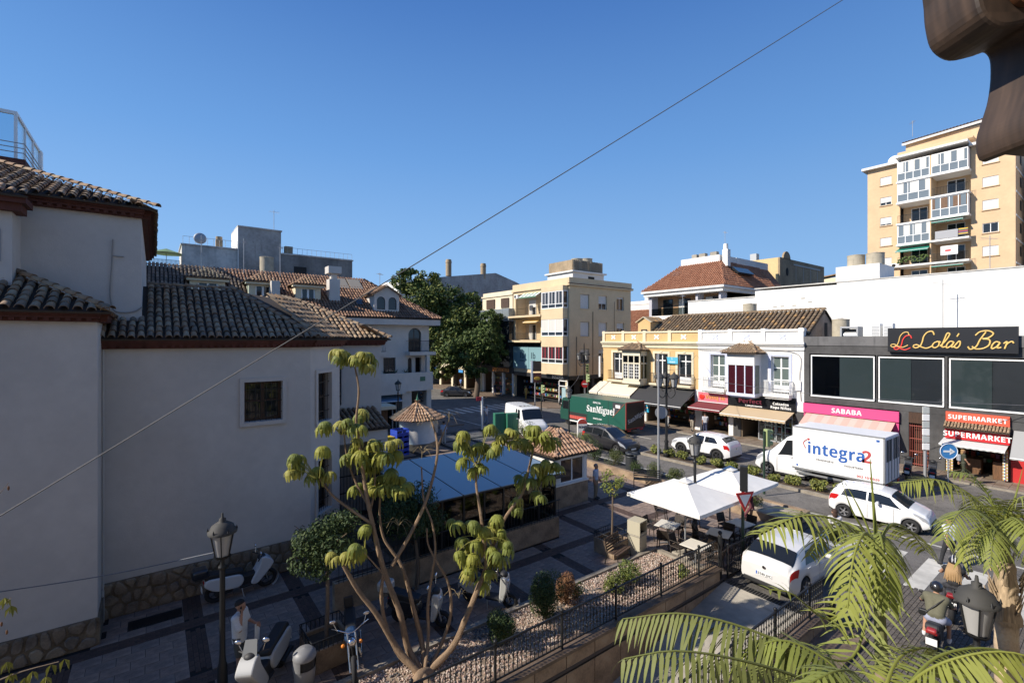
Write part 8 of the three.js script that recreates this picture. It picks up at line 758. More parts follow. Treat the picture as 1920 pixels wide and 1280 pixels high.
put(makeCar('white_hatchback', 'white hatchback leaving the ramp, seen from behind, brake lights red', 'car', { L: 4.26, W: 0.9, r: 0.31, body: silverP, top: [[-2.13, 0.84], [-2.05, 1.0], [-1.86, 1.1], [-1.42, 1.38], [-0.9, 1.45], [-0.2, 1.46], [0.25, 1.42], [1.05, 0.99], [1.35, 0.93], [1.85, 0.82], [2.05, 0.7], [2.13, 0.55]], belt: [[-2, 0.98], [0, 0.92], [2, 0.86]], wheels: [-1.3, 1.33], glassX: [[-1.25, -0.45, [0.3, -0.0]], [-0.38, 0.8, [0.0, -0.45]]], ws: [0.42, 1.0], rw: [-1.88, -1.42], hx: 0.5, plate: '5149 JVC' }), 17.65, -7.15, -0.04, -0.098);
put(makeCar('white_city_car', 'small white city car turning past the crossing with its window down', 'car', { L: 3.6, W: 0.8, r: 0.29, body: whiteP, top: [[-1.8, 0.85], [-1.74, 1.02], [-1.6, 1.28], [-1.42, 1.42], [-0.7, 1.49], [0.1, 1.49], [0.45, 1.43], [1.18, 1.02], [1.35, 0.96], [1.64, 0.84], [1.76, 0.7], [1.8, 0.5]], belt: [[-1.8, 0.98], [0, 0.92], [1.8, 0.86]], wheels: [-1.18, 1.2], glassX: [[-1.3, -0.35, [0.12, 0]], [-0.28, 0.92, [0, -0.45]]], ws: [0.52, 1.12], rw: [-1.72, -1.48], hx: 0.5 }), 25.85, -7.0, -Math.PI / 2 + 0.04);
put(makeCar('white_suv', 'white compact SUV with black arches driving along the far lane', 'car', { L: 4.4, W: 0.93, r: 0.36, sill: 0.26, body: whiteP, dark: true, cladding: true, top: [[-2.2, 0.95], [-2.12, 1.12], [-1.95, 1.3], [-1.6, 1.52], [-0.9, 1.62], [-0.1, 1.63], [0.3, 1.58], [1.0, 1.14], [1.3, 1.08], [1.9, 0.98], [2.12, 0.85], [2.2, 0.62]], belt: [[-2.2, 1.12], [0, 1.05], [2.2, 1.0]], wheels: [-1.35, 1.33], glassX: [[-1.45, -0.45, [0.35, 0]], [-0.38, 0.75, [0, -0.4]]], ws: [0.4, 0.96], rw: [-1.96, -1.6], hx: 0.6 }), 30.75, -18.35, Math.PI / 2);
put(makeCar('black_minivan', 'black minivan driving towards the square beside the green truck', 'car', { L: 4.4, W: 0.9, r: 0.32, body: blackP, th: 0.18, top: [[-2.2, 0.95], [-2.12, 1.2], [-1.9, 1.5], [-1.5, 1.62], [-0.5, 1.68], [0.1, 1.62], [1.3, 1.08], [1.6, 1.0], [1.95, 0.86], [2.12, 0.72], [2.2, 0.55]], belt: [[-2.2, 1.08], [0, 1.0], [2.2, 0.92]], wheels: [-1.32, 1.36], glassX: [[-1.85, -1.05, [0.1, 0]], [-0.98, 0.0, [0, 0]], [0.06, 1.0, [0, -0.5]]], ws: [0.25, 1.25], rw: [-2.1, -1.85], hx: 0.6 }), 26.9, -23.65, -Math.PI / 2 - 0.03);
put(makeCar('dark_saloon', 'dark car waiting in the shade of the far street', 'car', { L: 4.4, W: 0.9, r: 0.31, body: paint([0.03, 0.032, 0.036]), top: [[-2.2, 0.85], [-2.1, 1.0], [-1.7, 1.05], [-1.1, 1.4], [-0.2, 1.45], [0.25, 1.41], [1.05, 0.99], [1.35, 0.93], [1.9, 0.82], [2.2, 0.55]], belt: [[-2.2, 0.96], [2.2, 0.86]], wheels: [-1.3, 1.33], glassX: [[-1.0, -0.3, [0.2, 0]], [-0.25, 0.8, [0, -0.45]]], ws: [0.42, 1.0], rw: [-1.62, -1.12], hx: 0.5 }), 34.3, -58.6, -0.64);
{ // armoured cash van
  const t = put(makeCar('cash_van', 'boxy white armoured cash van facing the square', 'van', { L: 5.6, W: 1.0, r: 0.36, sill: 0.3, th: 0.05, ends: 0.1, body: paint([0.68, 0.68, 0.66], 0.4), top: [[-2.8, 2.2], [-2.72, 2.32], [1.05, 2.34], [1.3, 2.2], [1.85, 1.36], [2.2, 1.24], [2.6, 1.08], [2.74, 0.9], [2.8, 0.6]], belt: [[-2.8, 1.35], [1.5, 1.3], [2.8, 1.05]], wheels: [-1.75, 1.85], glassX: [[0.55, 1.15, [0, -0.15]], [0.1, 0.4, [0, 0]]], ws: [1.28, 1.8], hx: 0.4 }), 25.7, -32.2, -Math.PI / 2 - 0.28); mk('emblem_panel', b3(-1.7, -0.4, 1.4, 2.15, -1.0, -0.985), mat([0.03, 0.03, 0.035]), t); mk('emblem', [extr([[0, 0], [0.4, 0.15], [0.2, 0.45]], 0.01).rotateY(Math.PI).translate(-0.9, 1.6, -1.0)], mat([0.55, 0.03, 0.03]), t); mk('roof_lettering', textC('CASH', 0.42, 0, 0, 0, 0.006).rotateX(-Math.PI / 2).rotateY(Math.PI / 2).translate(0.5, 2.36, 0), M.darkGrey, t);
}
{ // delivery van with box body; front towards -z of the world
  const t = thing('delivery_truck', 'white box delivery truck lettered integra2 in the far lane', 'truck', 30.35, -0.094, -11.0, Math.PI / 2), cab = paint([0.74, 0.74, 0.73]), E = 3.27;
  const S = makeCar('tmp', 'x', 'x', { L: 3.0, W: 1.0, r: 0.36, sill: 0.3, th: 0.09, ends: 0.12, body: cab, top: [[-1.5, 2.45], [-0.9, 2.5], [-0.35, 2.42], [0.75, 1.42], [1.05, 1.3], [1.4, 1.05], [1.5, 0.7]], belt: [[-1.5, 1.3], [1.5, 1.15]], wheels: [-5, 0.75], glassX: [[-0.75, 0.15, [0.05, -0.45]]], ws: [-0.25, 0.68], hx: 0.5 }); scene.remove(S); used.tmp = -1; for (const c of [...S.children]) { if ((c.name === 'wheel' && c.position.x < -2) || ['tail_light', 'rear_bumper_trim', 'badge'].includes(c.name)) continue; c.position.x += E - 1.5; t.add(c); }
  const bw = mat([0.8, 0.8, 0.79], 0.4); mk('box_body', rbox(4.3, 2.35, 2.3, -E + 2.15, 0.8 + 1.175, 0, 0.03), bw, t); mk('frame_trim', [b3(-E - 0.01, -E + 4.31, 0.76, 0.86, -1.17, -1.15), b3(-E - 0.01, -E + 4.31, 3.1, 3.17, -1.17, -1.15), b3(-E - 0.02, -E + 0.06, 0.8, 3.15, -1.17, -1.14)], M.steel, t); mk('chassis', [b3(-E + 0.1, 1.6, 0.45, 0.78, -0.5, 0.5), b3(-E + 0.9, -E + 2.6, 0.4, 0.5, -1.1, -1.05)], M.plasticBlack, t); for (const s of [1, -1]) { wheelInto(t, -E + 1.1, 0.36, s * 0.9, 0.36, s, false); mk('side_bar', b3(-E + 1.7, -E + 4.1, 0.52, 0.62, s * 1.1 - 0.02, s * 1.1 + 0.02), M.steel, t); mk('tail_light', rbox(0.05, 0.14, 0.25, -E - 0.02, 0.7, s * 0.95, 0.02), M.redLamp, t); }
  const dr = mk('rear_door', [b3(-E - 0.03, -E - 0.005, 0.85, 3.05, -1.1, -0.02), b3(-E - 0.03, -E - 0.005, 0.85, 3.05, 0.02, 1.1)], mat([0.66, 0.66, 0.65], 0.5), t); mk('lock_bar', [-0.7, -0.25, 0.25, 0.7].map((z) => bar([-E - 0.05, 0.9, z], [-E - 0.05, 3.0, z], 0.018)), M.steel, dr); mk('dark_sheet', [b3(-E - 0.035, -E - 0.03, 1.9, 3.0, -1.0, -0.1), b3(-E - 0.035, -E - 0.03, 1.9, 3.0, 0.1, 1.0)], M.darkGrey, dr);
  const blue = mat([0.02, 0.1, 0.36], 0.5), red = mat([0.45, 0.06, 0.06], 0.5); const put2 = (g, x, y) => g.rotateY(Math.PI).translate(x, y, -1.152); mk('lettering', put2(letters('integra', 0.62, 0.012).g.scale(0.92, 1, 1), -E + 3.55, 1.75), blue, t); mk('numeral', put2(letters('2', 0.62, 0.012).g, -E + 1.0, 1.75), red, t); mk('swoosh', [tube([[-E + 3.62, 2.0, -1.155], [-E + 3.72, 2.3, -1.155], [-E + 3.55, 2.5, -1.155]], 0.025, 14), sph(0.07, -E + 3.47, 2.52, -1.15, 1, 1, 0.2)], red, t); mk('small_lettering', [put2(letters('TRANSPORTE', 0.1, 0.008).g, -E + 3.1, 1.42), put2(letters('PAQUETERIA', 0.1, 0.008).g, -E + 1.75, 1.35)], M.darkGrey, t); mk('phone_number', put2(letters('902 101 929', 0.13, 0.008).g, -E + 1.2, 0.92), red, t); mk('corner_mark', [box(0.14, 0.12, 0.01, -E + 0.28, 2.95, -1.153), box(0.1, 0.1, 0.01, -E + 4.05, 0.98, -1.153)], blue, t);
}
{ // green beer truck
  const t = thing('beer_truck', 'long dark green beer delivery truck in the far lane', 'truck', 32.5, -0.094, -29.6, Math.PI / 2), gr = paint([0.012, 0.085, 0.06], 0.35), E = 3.8, H = 2.8, y0 = 0.55; // rear at -E
  mk('box_body', [rbox(6.9, H - y0, 2.4, -E + 3.45, (H + y0) / 2, 0, 0.03)], gr, t); const rf = mk('roof_sheet', b3(-E + 0.02, -E + 6.88, H + 0.002, H + 0.02, -1.19, 1.19), mat([0.16, 0.22, 0.18], 0.35, { metalness: 0.4 }), t); mk('rear_panel', b3(-E - 0.02, -E, y0 + 0.05, H - 0.03, -1.16, 1.16), mat([0.012, 0.012, 0.014], 0.3), t); mk('red_trim', [b3(-E - 0.03, -E + 0.02, y0, y0 + 0.06, -1.21, 1.21), b3(-E - 0.03, -E + 0.02, H - 0.05, H + 0.01, -1.21, 1.21), b3(-E - 0.03, -E + 0.02, y0, H, -1.215, -1.17), b3(-E - 0.03, -E + 0.02, y0, H, 1.17, 1.215)], mat([0.4, 0.03, 0.03], 0.4), t);
  mk('panel_seam', [1.9, 4.4].map((x) => b3(-E + x, -E + x + 0.03, y0, H, -1.206, -1.2)), M.plasticBlack, t); mk('lower_rail', b3(-E + 1.5, -E + 6.7, y0 - 0.12, y0 - 0.02, -1.2, -1.14), M.frameW, t); mk('chassis', b3(-E + 0.3, E - 0.6, 0.35, y0, -0.6, 0.6), M.plasticBlack, t);
  mk('open_bay', b3(-E + 4.5, -E + 6.7, y0 + 0.05, y0 + 0.75, -1.21, -1.202), M.inside, t); const kg = []; for (let i = 0; i < 7; i++) kg.push(box(0.28, 0.3, 0.02, -E + 4.7 + i * 0.3, y0 + 0.3, -1.215)); mk('bottle_crates', kg, goodsM[0], t);
  const cabM = paint([0.015, 0.07, 0.05], 0.4); mk('cab', [extr([[2.95, 0.5], [4.55, 0.5], [4.65, 1.1], [4.55, 1.6], [4.3, 2.45], [3.9, 2.55], [2.95, 2.55]], 2.2, -1.1, 0.05).translate(0.1 - 0.5, 0, 0)], cabM, t); mk('cab_window', [b3(3.05, 3.85, 1.5, 2.25, -1.17, -1.155), b3(3.05, 3.85, 1.5, 2.25, 1.155, 1.17)], M.carGlass, t); mk('windscreen', facePlate([[4.2, 1.6, -1.0], [4.2, 1.6, 1.0], [3.96, 2.4, 1.0], [3.96, 2.4, -1.0]], 0.03), M.carGlass, t); for (const s of [1, -1]) { wheelInto(t, 3.2, 0.42, s * 0.98, 0.42, s, true, 6); wheelInto(t, -E + 1.6, 0.42, s * 0.98, 0.42, s, true, 6); mk('mirror', rbox(0.12, 0.45, 0.2, 4.1, 2.0, s * 1.32, 0.04), M.plasticBlack, t); mk('headlight', rbox(0.06, 0.18, 0.35, 4.28, 0.75, s * 0.8, 0.03), M.headlamp, t); mk('tail_light', rbox(0.05, 0.1, 0.4, -E - 0.03, y0 - 0.12, s * 0.8, 0.02), M.redLamp, t); }
  const put2 = (g, x, y) => g.rotateY(Math.PI).translate(x, y, -1.202); mk('lettering', [put2(letters('SanMiguel', 0.52, 0.012, serif, 0.1).g.scale(0.86, 1.1, 1), -E + 4.5, 1.6), put2(letters('ESPECIAL', 0.15, 0.01).g, -E + 3.7, 2.4), put2(letters('BARCELONA', 0.13, 0.01).g, -E + 3.7, 1.0)], M.frameW, t); mk('rear_lettering', letters('SanMiguel', 0.36, 0.012, serif, 0.1).g.rotateZ(0.3).rotateY(-Math.PI / 2).translate(-E - 0.025, 1.0, -0.95), mat([0.45, 0.45, 0.44], 0.5), t); mk('corner_graphic', extr([[0, 0], [1.3, 0], [0, -1.3]], 0.004).rotateY(Math.PI).translate(-E + 1.42, H - 0.08, -1.2), mat([0.05, 0.05, 0.055], 0.4), t); mk('graphic_edge', bar([-E + 0.14, H - 0.1, -1.205], [-E + 1.42, H - 1.36, -1.205], 0.02).scale(1, 1, 1), mat([0.45, 0.12, 0.05]), t); mk('shield_emblem', rbox(0.5, 0.26, 0.012, -E + 0.85, H - 0.4, -1.21, 0.005), M.frameW, t);
}
// ---- motorcycles (front towards +x) ----
function spokeWheel(t, x, r, w, rimM = M.rim, n = 10) { const o = mk('wheel', new THREE.TorusGeometry(r - w, w, 8, 26), M.rubber, t); o.position.set(x, r, 0); mk('rim', [new THREE.TorusGeometry(r - w * 1.7, 0.015, 6, 26), ...[...Array(n)].map((_, i) => bar([0, 0, (i % 2 - 0.5) * 0.04], [Math.cos(i * 6.283 / n) * (r - w * 1.7), Math.sin(i * 6.283 / n) * (r - w * 1.7), 0], 0.01, 4)), cyl(0.05, 0.05, 0.1).rotateX(Math.PI / 2)], rimM, o); return o; }
const soft = (pts, depth, bev = 0.04) => extr(new THREE.CatmullRomCurve3(pts.map(([x, y]) => V(x, y, 0)), true, 'catmullrom', 0.35).getPoints(60).map((p) => [p.x, p.y]), depth - 2 * bev, -(depth - 2 * bev) / 2, bev);
function scooter(name, label, x, z, rot, bodyM, o = {}) {
  const { topBox = null, maxi = false, lean = 0.08, y = 0.0, seatM = M.plasticBlack, shieldM = bodyM, visor = false, cat = 'scooter' } = o, t = thing(name, label, cat, x, y, z, rot, 'parked scooters'), k = maxi ? 1.12 : 1, r = maxi ? 0.3 : 0.25; t.rotation.order = 'YXZ'; t.rotation.x = lean;
  spokeWheel(t, 0.68 * k, r, 0.06, M.rimDark, 5); spokeWheel(t, -0.6 * k, r, 0.065, M.rimDark, 5);
  mk('rear_body', soft([[-0.85 * k, 0.62], [-0.6 * k, 0.42], [-0.1, 0.36], [0.02, 0.5], [-0.08, 0.66], [-0.5 * k, 0.72], [-0.8 * k, 0.75]].map(([a, b]) => [a, b * (maxi ? 1.06 : 1)]), maxi ? 0.36 : 0.3), bodyM, t); mk('engine', [rbox(0.5, 0.22, 0.26, -0.42 * k, 0.32, 0, 0.06), cyl(0.05, 0.06, 0.5).rotateZ(Math.PI / 2 - 0.1).translate(-0.55 * k, 0.3, -0.17)], M.plasticBlack, t); mk('floorboard', rbox(0.5, 0.08, 0.32, 0.2, 0.3, 0, 0.03), M.plasticBlack, t); if (maxi) mk('centre_tunnel', soft([[-0.1, 0.35], [0.45, 0.35], [0.5, 0.6], [0.2, 0.58], [-0.1, 0.6]], 0.26), M.plasticBlack, t);
  mk('front_shield', soft((maxi ? [[0.26, 0.36], [0.4, 0.32], [0.7, 0.66], [0.78, 0.82], [0.62, 0.98], [0.5, 1.0], [0.46, 0.78]] : [[0.42, 0.3], [0.5, 0.32], [0.62, 0.7], [0.6, 0.98], [0.5, 1.0], [0.46, 0.7]]).map(([a, b]) => [a * k, b * (maxi ? 1.05 : 1)]), 0.38, 0.03), shieldM, t); mk('front_fender', new THREE.CylinderGeometry(r + 0.04, r + 0.04, 0.16, 14, 1, true, -0.2, 2.2).rotateX(Math.PI / 2).rotateZ(-0.1).translate(0.68 * k, r, 0), bodyM, t); mk('fork', [bar([0.68 * k, r, 0.08], [0.5 * k, 0.9, 0.05], 0.022), bar([0.68 * k, r, -0.08], [0.5 * k, 0.9, -0.05], 0.022)], M.steel, t);
  mk('seat', soft([[-0.82 * k, 0.82], [-0.5 * k, 0.72], [-0.05, 0.72], [0.0, 0.8], [-0.2, 0.83], [-0.45 * k, 0.88], [-0.75 * k, 0.93]], 0.28, 0.05), seatM, t); mk('handlebar', [tube([[0.36 * k, 1.1, 0.34], [0.46 * k, 1.1, 0.15], [0.5 * k, 1.05, 0], [0.46 * k, 1.1, -0.15], [0.36 * k, 1.1, -0.34]], 0.02, 16), sph(0.12, 0.52 * k, 1.05, 0, 1, 0.9, 1.2)], M.plasticBlack, t); for (const s of [1, -1]) mk('mirror', [bar([0.42 * k, 1.1, s * 0.22], [0.42 * k, 1.3, s * 0.3], 0.01), sph(0.07, 0.42 * k, 1.33, s * 0.31, 0.4, 0.8, 1.2)], M.chrome, t);
  mk('headlight', sph(0.09, 0.63 * k, maxi ? 0.95 : 0.86, 0, 0.6, 0.8, maxi ? 1.6 : 1), M.headlamp, t); mk('tail_light', rbox(0.05, 0.08, 0.18, -0.88 * k, 0.72, 0, 0.02), M.redLamp, t); mk('number_plate', rbox(0.01, 0.16, 0.22, -0.93 * k, 0.52, 0, 0.004), M.plate, t); mk('side_stand', bar([0.0, 0.32, 0.12], [0.05, -0.0 + 0.01, 0.25], 0.015), M.steel, t); if (visor) mk('windshield', facePlate([[0.56 * k, 1.05, -0.17], [0.56 * k, 1.05, 0.17], [0.42 * k, 1.38, 0.13], [0.42 * k, 1.38, -0.13]], 0.008), mat([0.2, 0.2, 0.19], 0.2), t); if (topBox) { mk('top_box', [rbox(0.42, 0.3, 0.4, -0.98 * k, 1.06, 0, 0.1, 4)], topBox, t); mk('rack', rbox(0.4, 0.03, 0.25, -0.92 * k, 0.9, 0, 0.01), M.plasticBlack, t); } return t;
}
const wht = paint([0.6, 0.6, 0.6], 0.7), blk = paint([0.015, 0.016, 0.02], 0.6), crm = paint([0.5, 0.5, 0.47], 0.7), slv = paint([0.4, 0.4, 0.38], 0.7);
scooter('maxi_scooter', 'white and black maxi scooter with black top box by the stone base', 2.15, -17.05, 0.1, wht, { maxi: true, topBox: blk, shieldM: wht, visor: false, lean: 0.1 }); scooter('maxi_scooter', 'silver nosed scooter in the foreground beside the man', 2.1, -12.15, -2.2, slv, { maxi: true, lean: 0.1, visor: true, shieldM: slv }); scooter('delivery_scooter', 'dark scooter with grey top box behind the bare stems', 5.95, -12.2, -0.85, blk, { topBox: slv, lean: 0.1, shieldM: crm, visor: false }); scooter('classic_scooter', 'cream classic scooter parked left of the dark ivy shrub', 8.05, -11.85, -0.95, crm, { lean: 0.1, shieldM: crm });
{ const t = thing('cruiser_motorcycle', 'chrome front cruiser motorcycle with orange indicators in the foreground', 'motorcycle', 3.95, 0, -11.75, -1.85); t.rotation.order = 'YXZ'; t.rotation.x = 0.09; spokeWheel(t, 0.82, 0.32, 0.055, M.chrome, 16); spokeWheel(t, -0.68, 0.31, 0.075, M.chrome, 16); mk('fork', [bar([0.82, 0.32, 0.09], [0.42, 1.0, 0.09], 0.024), bar([0.82, 0.32, -0.09], [0.42, 1.0, -0.09], 0.024)], M.chrome, t); mk('front_fender', new THREE.CylinderGeometry(0.36, 0.36, 0.14, 16, 1, true, -0.6, 2).rotateX(Math.PI / 2).translate(0.82, 0.32, 0), blk, t); mk('headlight', sph(0.1, 0.6, 0.88, 0), M.chrome, t); for (const s of [1, -1]) { mk('indicator', sph(0.045, 0.56, 0.82, s * 0.2), M.amber, t); mk('mirror', [bar([0.35, 1.08, s * 0.3], [0.3, 1.28, s * 0.38], 0.009), sph(0.06, 0.3, 1.3, s * 0.39, 0.4, 0.8, 1.2)], M.chrome, t); } mk('handlebar', tube([[0.15, 1.05, 0.42], [0.32, 1.08, 0.28], [0.42, 1.0, 0], [0.32, 1.08, -0.28], [0.15, 1.05, -0.42]], 0.016, 18), M.chrome, t); mk('fuel_tank', sph(0.2, 0.18, 0.8, 0, 1.6, 0.75, 0.85), paint([0.02, 0.05, 0.12], 0.8), t); mk('seat', soft([[-0.75, 0.85], [-0.4, 0.7], [-0.1, 0.7], [-0.05, 0.78], [-0.35, 0.82], [-0.7, 0.95]], 0.28, 0.05), M.plasticBlack, t); mk('sissy_bar_pad', rbox(0.08, 0.3, 0.24, -0.78, 1.12, 0, 0.04), M.plasticBlack, t); mk('engine', [rbox(0.42, 0.35, 0.26, 0.1, 0.42, 0, 0.05), cyl(0.09, 0.09, 0.34, 0.2, 0.58, 0.02), cyl(0.09, 0.09, 0.34, 0, 0.58, 0.02)], M.rimDark, t); mk('exhaust', [tube([[0.25, 0.5, -0.15], [0.3, 0.3, -0.18], [0, 0.25, -0.2], [-0.8, 0.27, -0.22]], 0.035, 18)], M.chrome, t); mk('frame', [bar([0.42, 0.9, 0], [0.3, 0.3, 0], 0.025), bar([0.3, 0.28, 0], [-0.4, 0.3, 0], 0.025), bar([-0.68, 0.31, 0.1], [-0.2, 0.45, 0.1], 0.02), bar([-0.68, 0.31, -0.1], [-0.2, 0.45, -0.1], 0.02)], M.plasticBlack, t); mk('rear_fender', new THREE.CylinderGeometry(0.36, 0.36, 0.18, 16, 1, true, 0.2, 2.4).rotateX(Math.PI / 2).translate(-0.68, 0.33, 0), blk, t); mk('number_plate', rbox(0.01, 0.16, 0.2, -1.02, 0.55, 0, 0.004), M.plate, t); }
function streetBike(label, x, z, rot, m) { const t = thing('ridden_motorcycle', label, 'motorcycle', x, -0.09, z, rot, 'ridden motorcycles'); spokeWheel(t, 0.7, 0.3, 0.06, M.rimDark, 6); spokeWheel(t, -0.65, 0.3, 0.07, M.rimDark, 6); mk('frame', [rbox(0.7, 0.35, 0.24, 0, 0.45, 0, 0.08), bar([0.7, 0.3, 0.09], [0.45, 0.95, 0.07], 0.025), bar([0.7, 0.3, -0.09], [0.45, 0.95, -0.07], 0.025), bar([-0.65, 0.3, 0.1], [-0.1, 0.45, 0.1], 0.025)], M.plasticBlack, t); mk('tank', sph(0.2, 0.15, 0.82, 0, 1.4, 0.8, 0.85), m, t); mk('seat', soft([[-0.8, 0.86], [-0.4, 0.72], [0, 0.74], [0.0, 0.82], [-0.4, 0.82], [-0.75, 0.94]], 0.28, 0.05), M.plasticBlack, t); mk('tail', soft([[-0.95, 0.85], [-0.6, 0.66], [-0.3, 0.64], [-0.35, 0.76], [-0.9, 0.9]], 0.2, 0.04), m, t); mk('tail_light', rbox(0.05, 0.07, 0.22, -0.95, 0.84, 0, 0.02), M.redLamp, t); mk('number_plate', rbox(0.01, 0.17, 0.22, -0.98, 0.62, 0, 0.004), M.plate, t); mk('handlebar', tube([[0.25, 1.05, 0.36], [0.38, 1.05, 0.15], [0.42, 1.02, 0], [0.38, 1.05, -0.15], [0.25, 1.05, -0.36]], 0.018, 14), M.plasticBlack, t); mk('headlight', sph(0.1, 0.6, 0.9, 0, 0.8, 1, 1), M.headlamp, t); for (const s of [1, -1]) mk('mirror', [bar([0.35, 1.06, s * 0.25], [0.35, 1.24, s * 0.32], 0.009), sph(0.06, 0.35, 1.27, s * 0.33, 0.4, 0.8, 1.2)], M.plasticBlack, t); mk('exhaust', bar([-0.2, 0.3, -0.16], [-0.85, 0.45, -0.18], 0.05, 10), M.rimDark, t); return t; }
streetBike('black and red motorbike ridden by the woman with long hair', 18.85, -3.33, 0.12, paint([0.25, 0.01, 0.01], 0.6)); streetBike('motorbike ridden by the man in the olive shirt', 16.3, -3.22, 0.1, paint([0.3, 0.02, 0.02], 0.6));
[[35.3, -8.3, 'dark motorcycle parked at the kerb left of the blue arrow sign'], [35.3, -7.2, 'dark motorcycle parked at the kerb behind the palm fronds']].forEach(([x, z, l]) => { const s = scooter('kerb_scooter', l, x, z, 0.2, blk, { maxi: true, lean: 0.08, y: -0.094, cat: 'motorcycle' }); s.userData.group = 'motorcycles parked at the shop kerb'; });
// ================= people =================
function nets(f, lo, hi, h) { // surface nets: zero set of f on a grid of cell h
  const n = [0, 1, 2].map((i) => Math.ceil((hi[i] - lo[i]) / h) + 1), [nx, ny, nz] = n, val = new Float32Array(nx * ny * nz), id = (i, j, k) => (k * ny + j) * nx + i; for (let k = 0; k < nz; k++) for (let j = 0; j < ny; j++) for (let i = 0; i < nx; i++) val[id(i, j, k)] = f(lo[0] + i * h, lo[1] + j * h, lo[2] + k * h);
  const vid = new Int32Array(nx * ny * nz).fill(-1), vs = [], tris = [];
  for (let k = 0; k < nz - 1; k++) for (let j = 0; j < ny - 1; j++) for (let i = 0; i < nx - 1; i++) { let m = 0, sx = 0, sy = 0, sz = 0, c = 0; const v = []; for (let q = 0; q < 8; q++) { v[q] = val[id(i + (q & 1), j + ((q >> 1) & 1), k + (q >> 2))]; if (v[q] < 0) m++; } if (m === 0 || m === 8) continue; for (let a = 0; a < 8; a++) for (const b of [a | 1, a | 2, a | 4]) if (b !== a && (v[a] < 0) !== (v[b] < 0)) { const t = v[a] / (v[a] - v[b]); sx += (a & 1) + ((b & 1) - (a & 1)) * t; sy += ((a >> 1) & 1) + (((b >> 1) & 1) - ((a >> 1) & 1)) * t; sz += (a >> 2) + ((b >> 2) - (a >> 2)) * t; c++; } vid[id(i, j, k)] = vs.length; vs.push([lo[0] + (i + sx / c) * h, lo[1] + (j + sy / c) * h, lo[2] + (k + sz / c) * h]); }
  const quad4 = (a, b, c, d, flip) => { if (a < 0 || b < 0 || c < 0 || d < 0) return; flip ? tris.push(a, c, b, a, d, c) : tris.push(a, b, c, a, c, d); };
  for (let k = 1; k < nz - 1; k++) for (let j = 1; j < ny - 1; j++) for (let i = 1; i < nx - 1; i++) { const s = val[id(i, j, k)] < 0; if (s !== val[id(i + 1, j, k)] < 0) quad4(vid[id(i, j - 1, k - 1)], vid[id(i, j, k - 1)], vid[id(i, j, k)], vid[id(i, j - 1, k)], !s); if (s !== val[id(i, j + 1, k)] < 0) quad4(vid[id(i - 1, j, k - 1)], vid[id(i - 1, j, k)], vid[id(i, j, k)], vid[id(i, j, k - 1)], !s); if (s !== val[id(i, j, k + 1)] < 0) quad4(vid[id(i - 1, j - 1, k)], vid[id(i, j - 1, k)], vid[id(i, j, k)], vid[id(i - 1, j, k)], !s); }
  return { vs, tris };
}
const bodyM = mat([1, 1, 1], 0.85, { vertexColors: true });
const SKIN = [0.4, 0.22, 0.14];
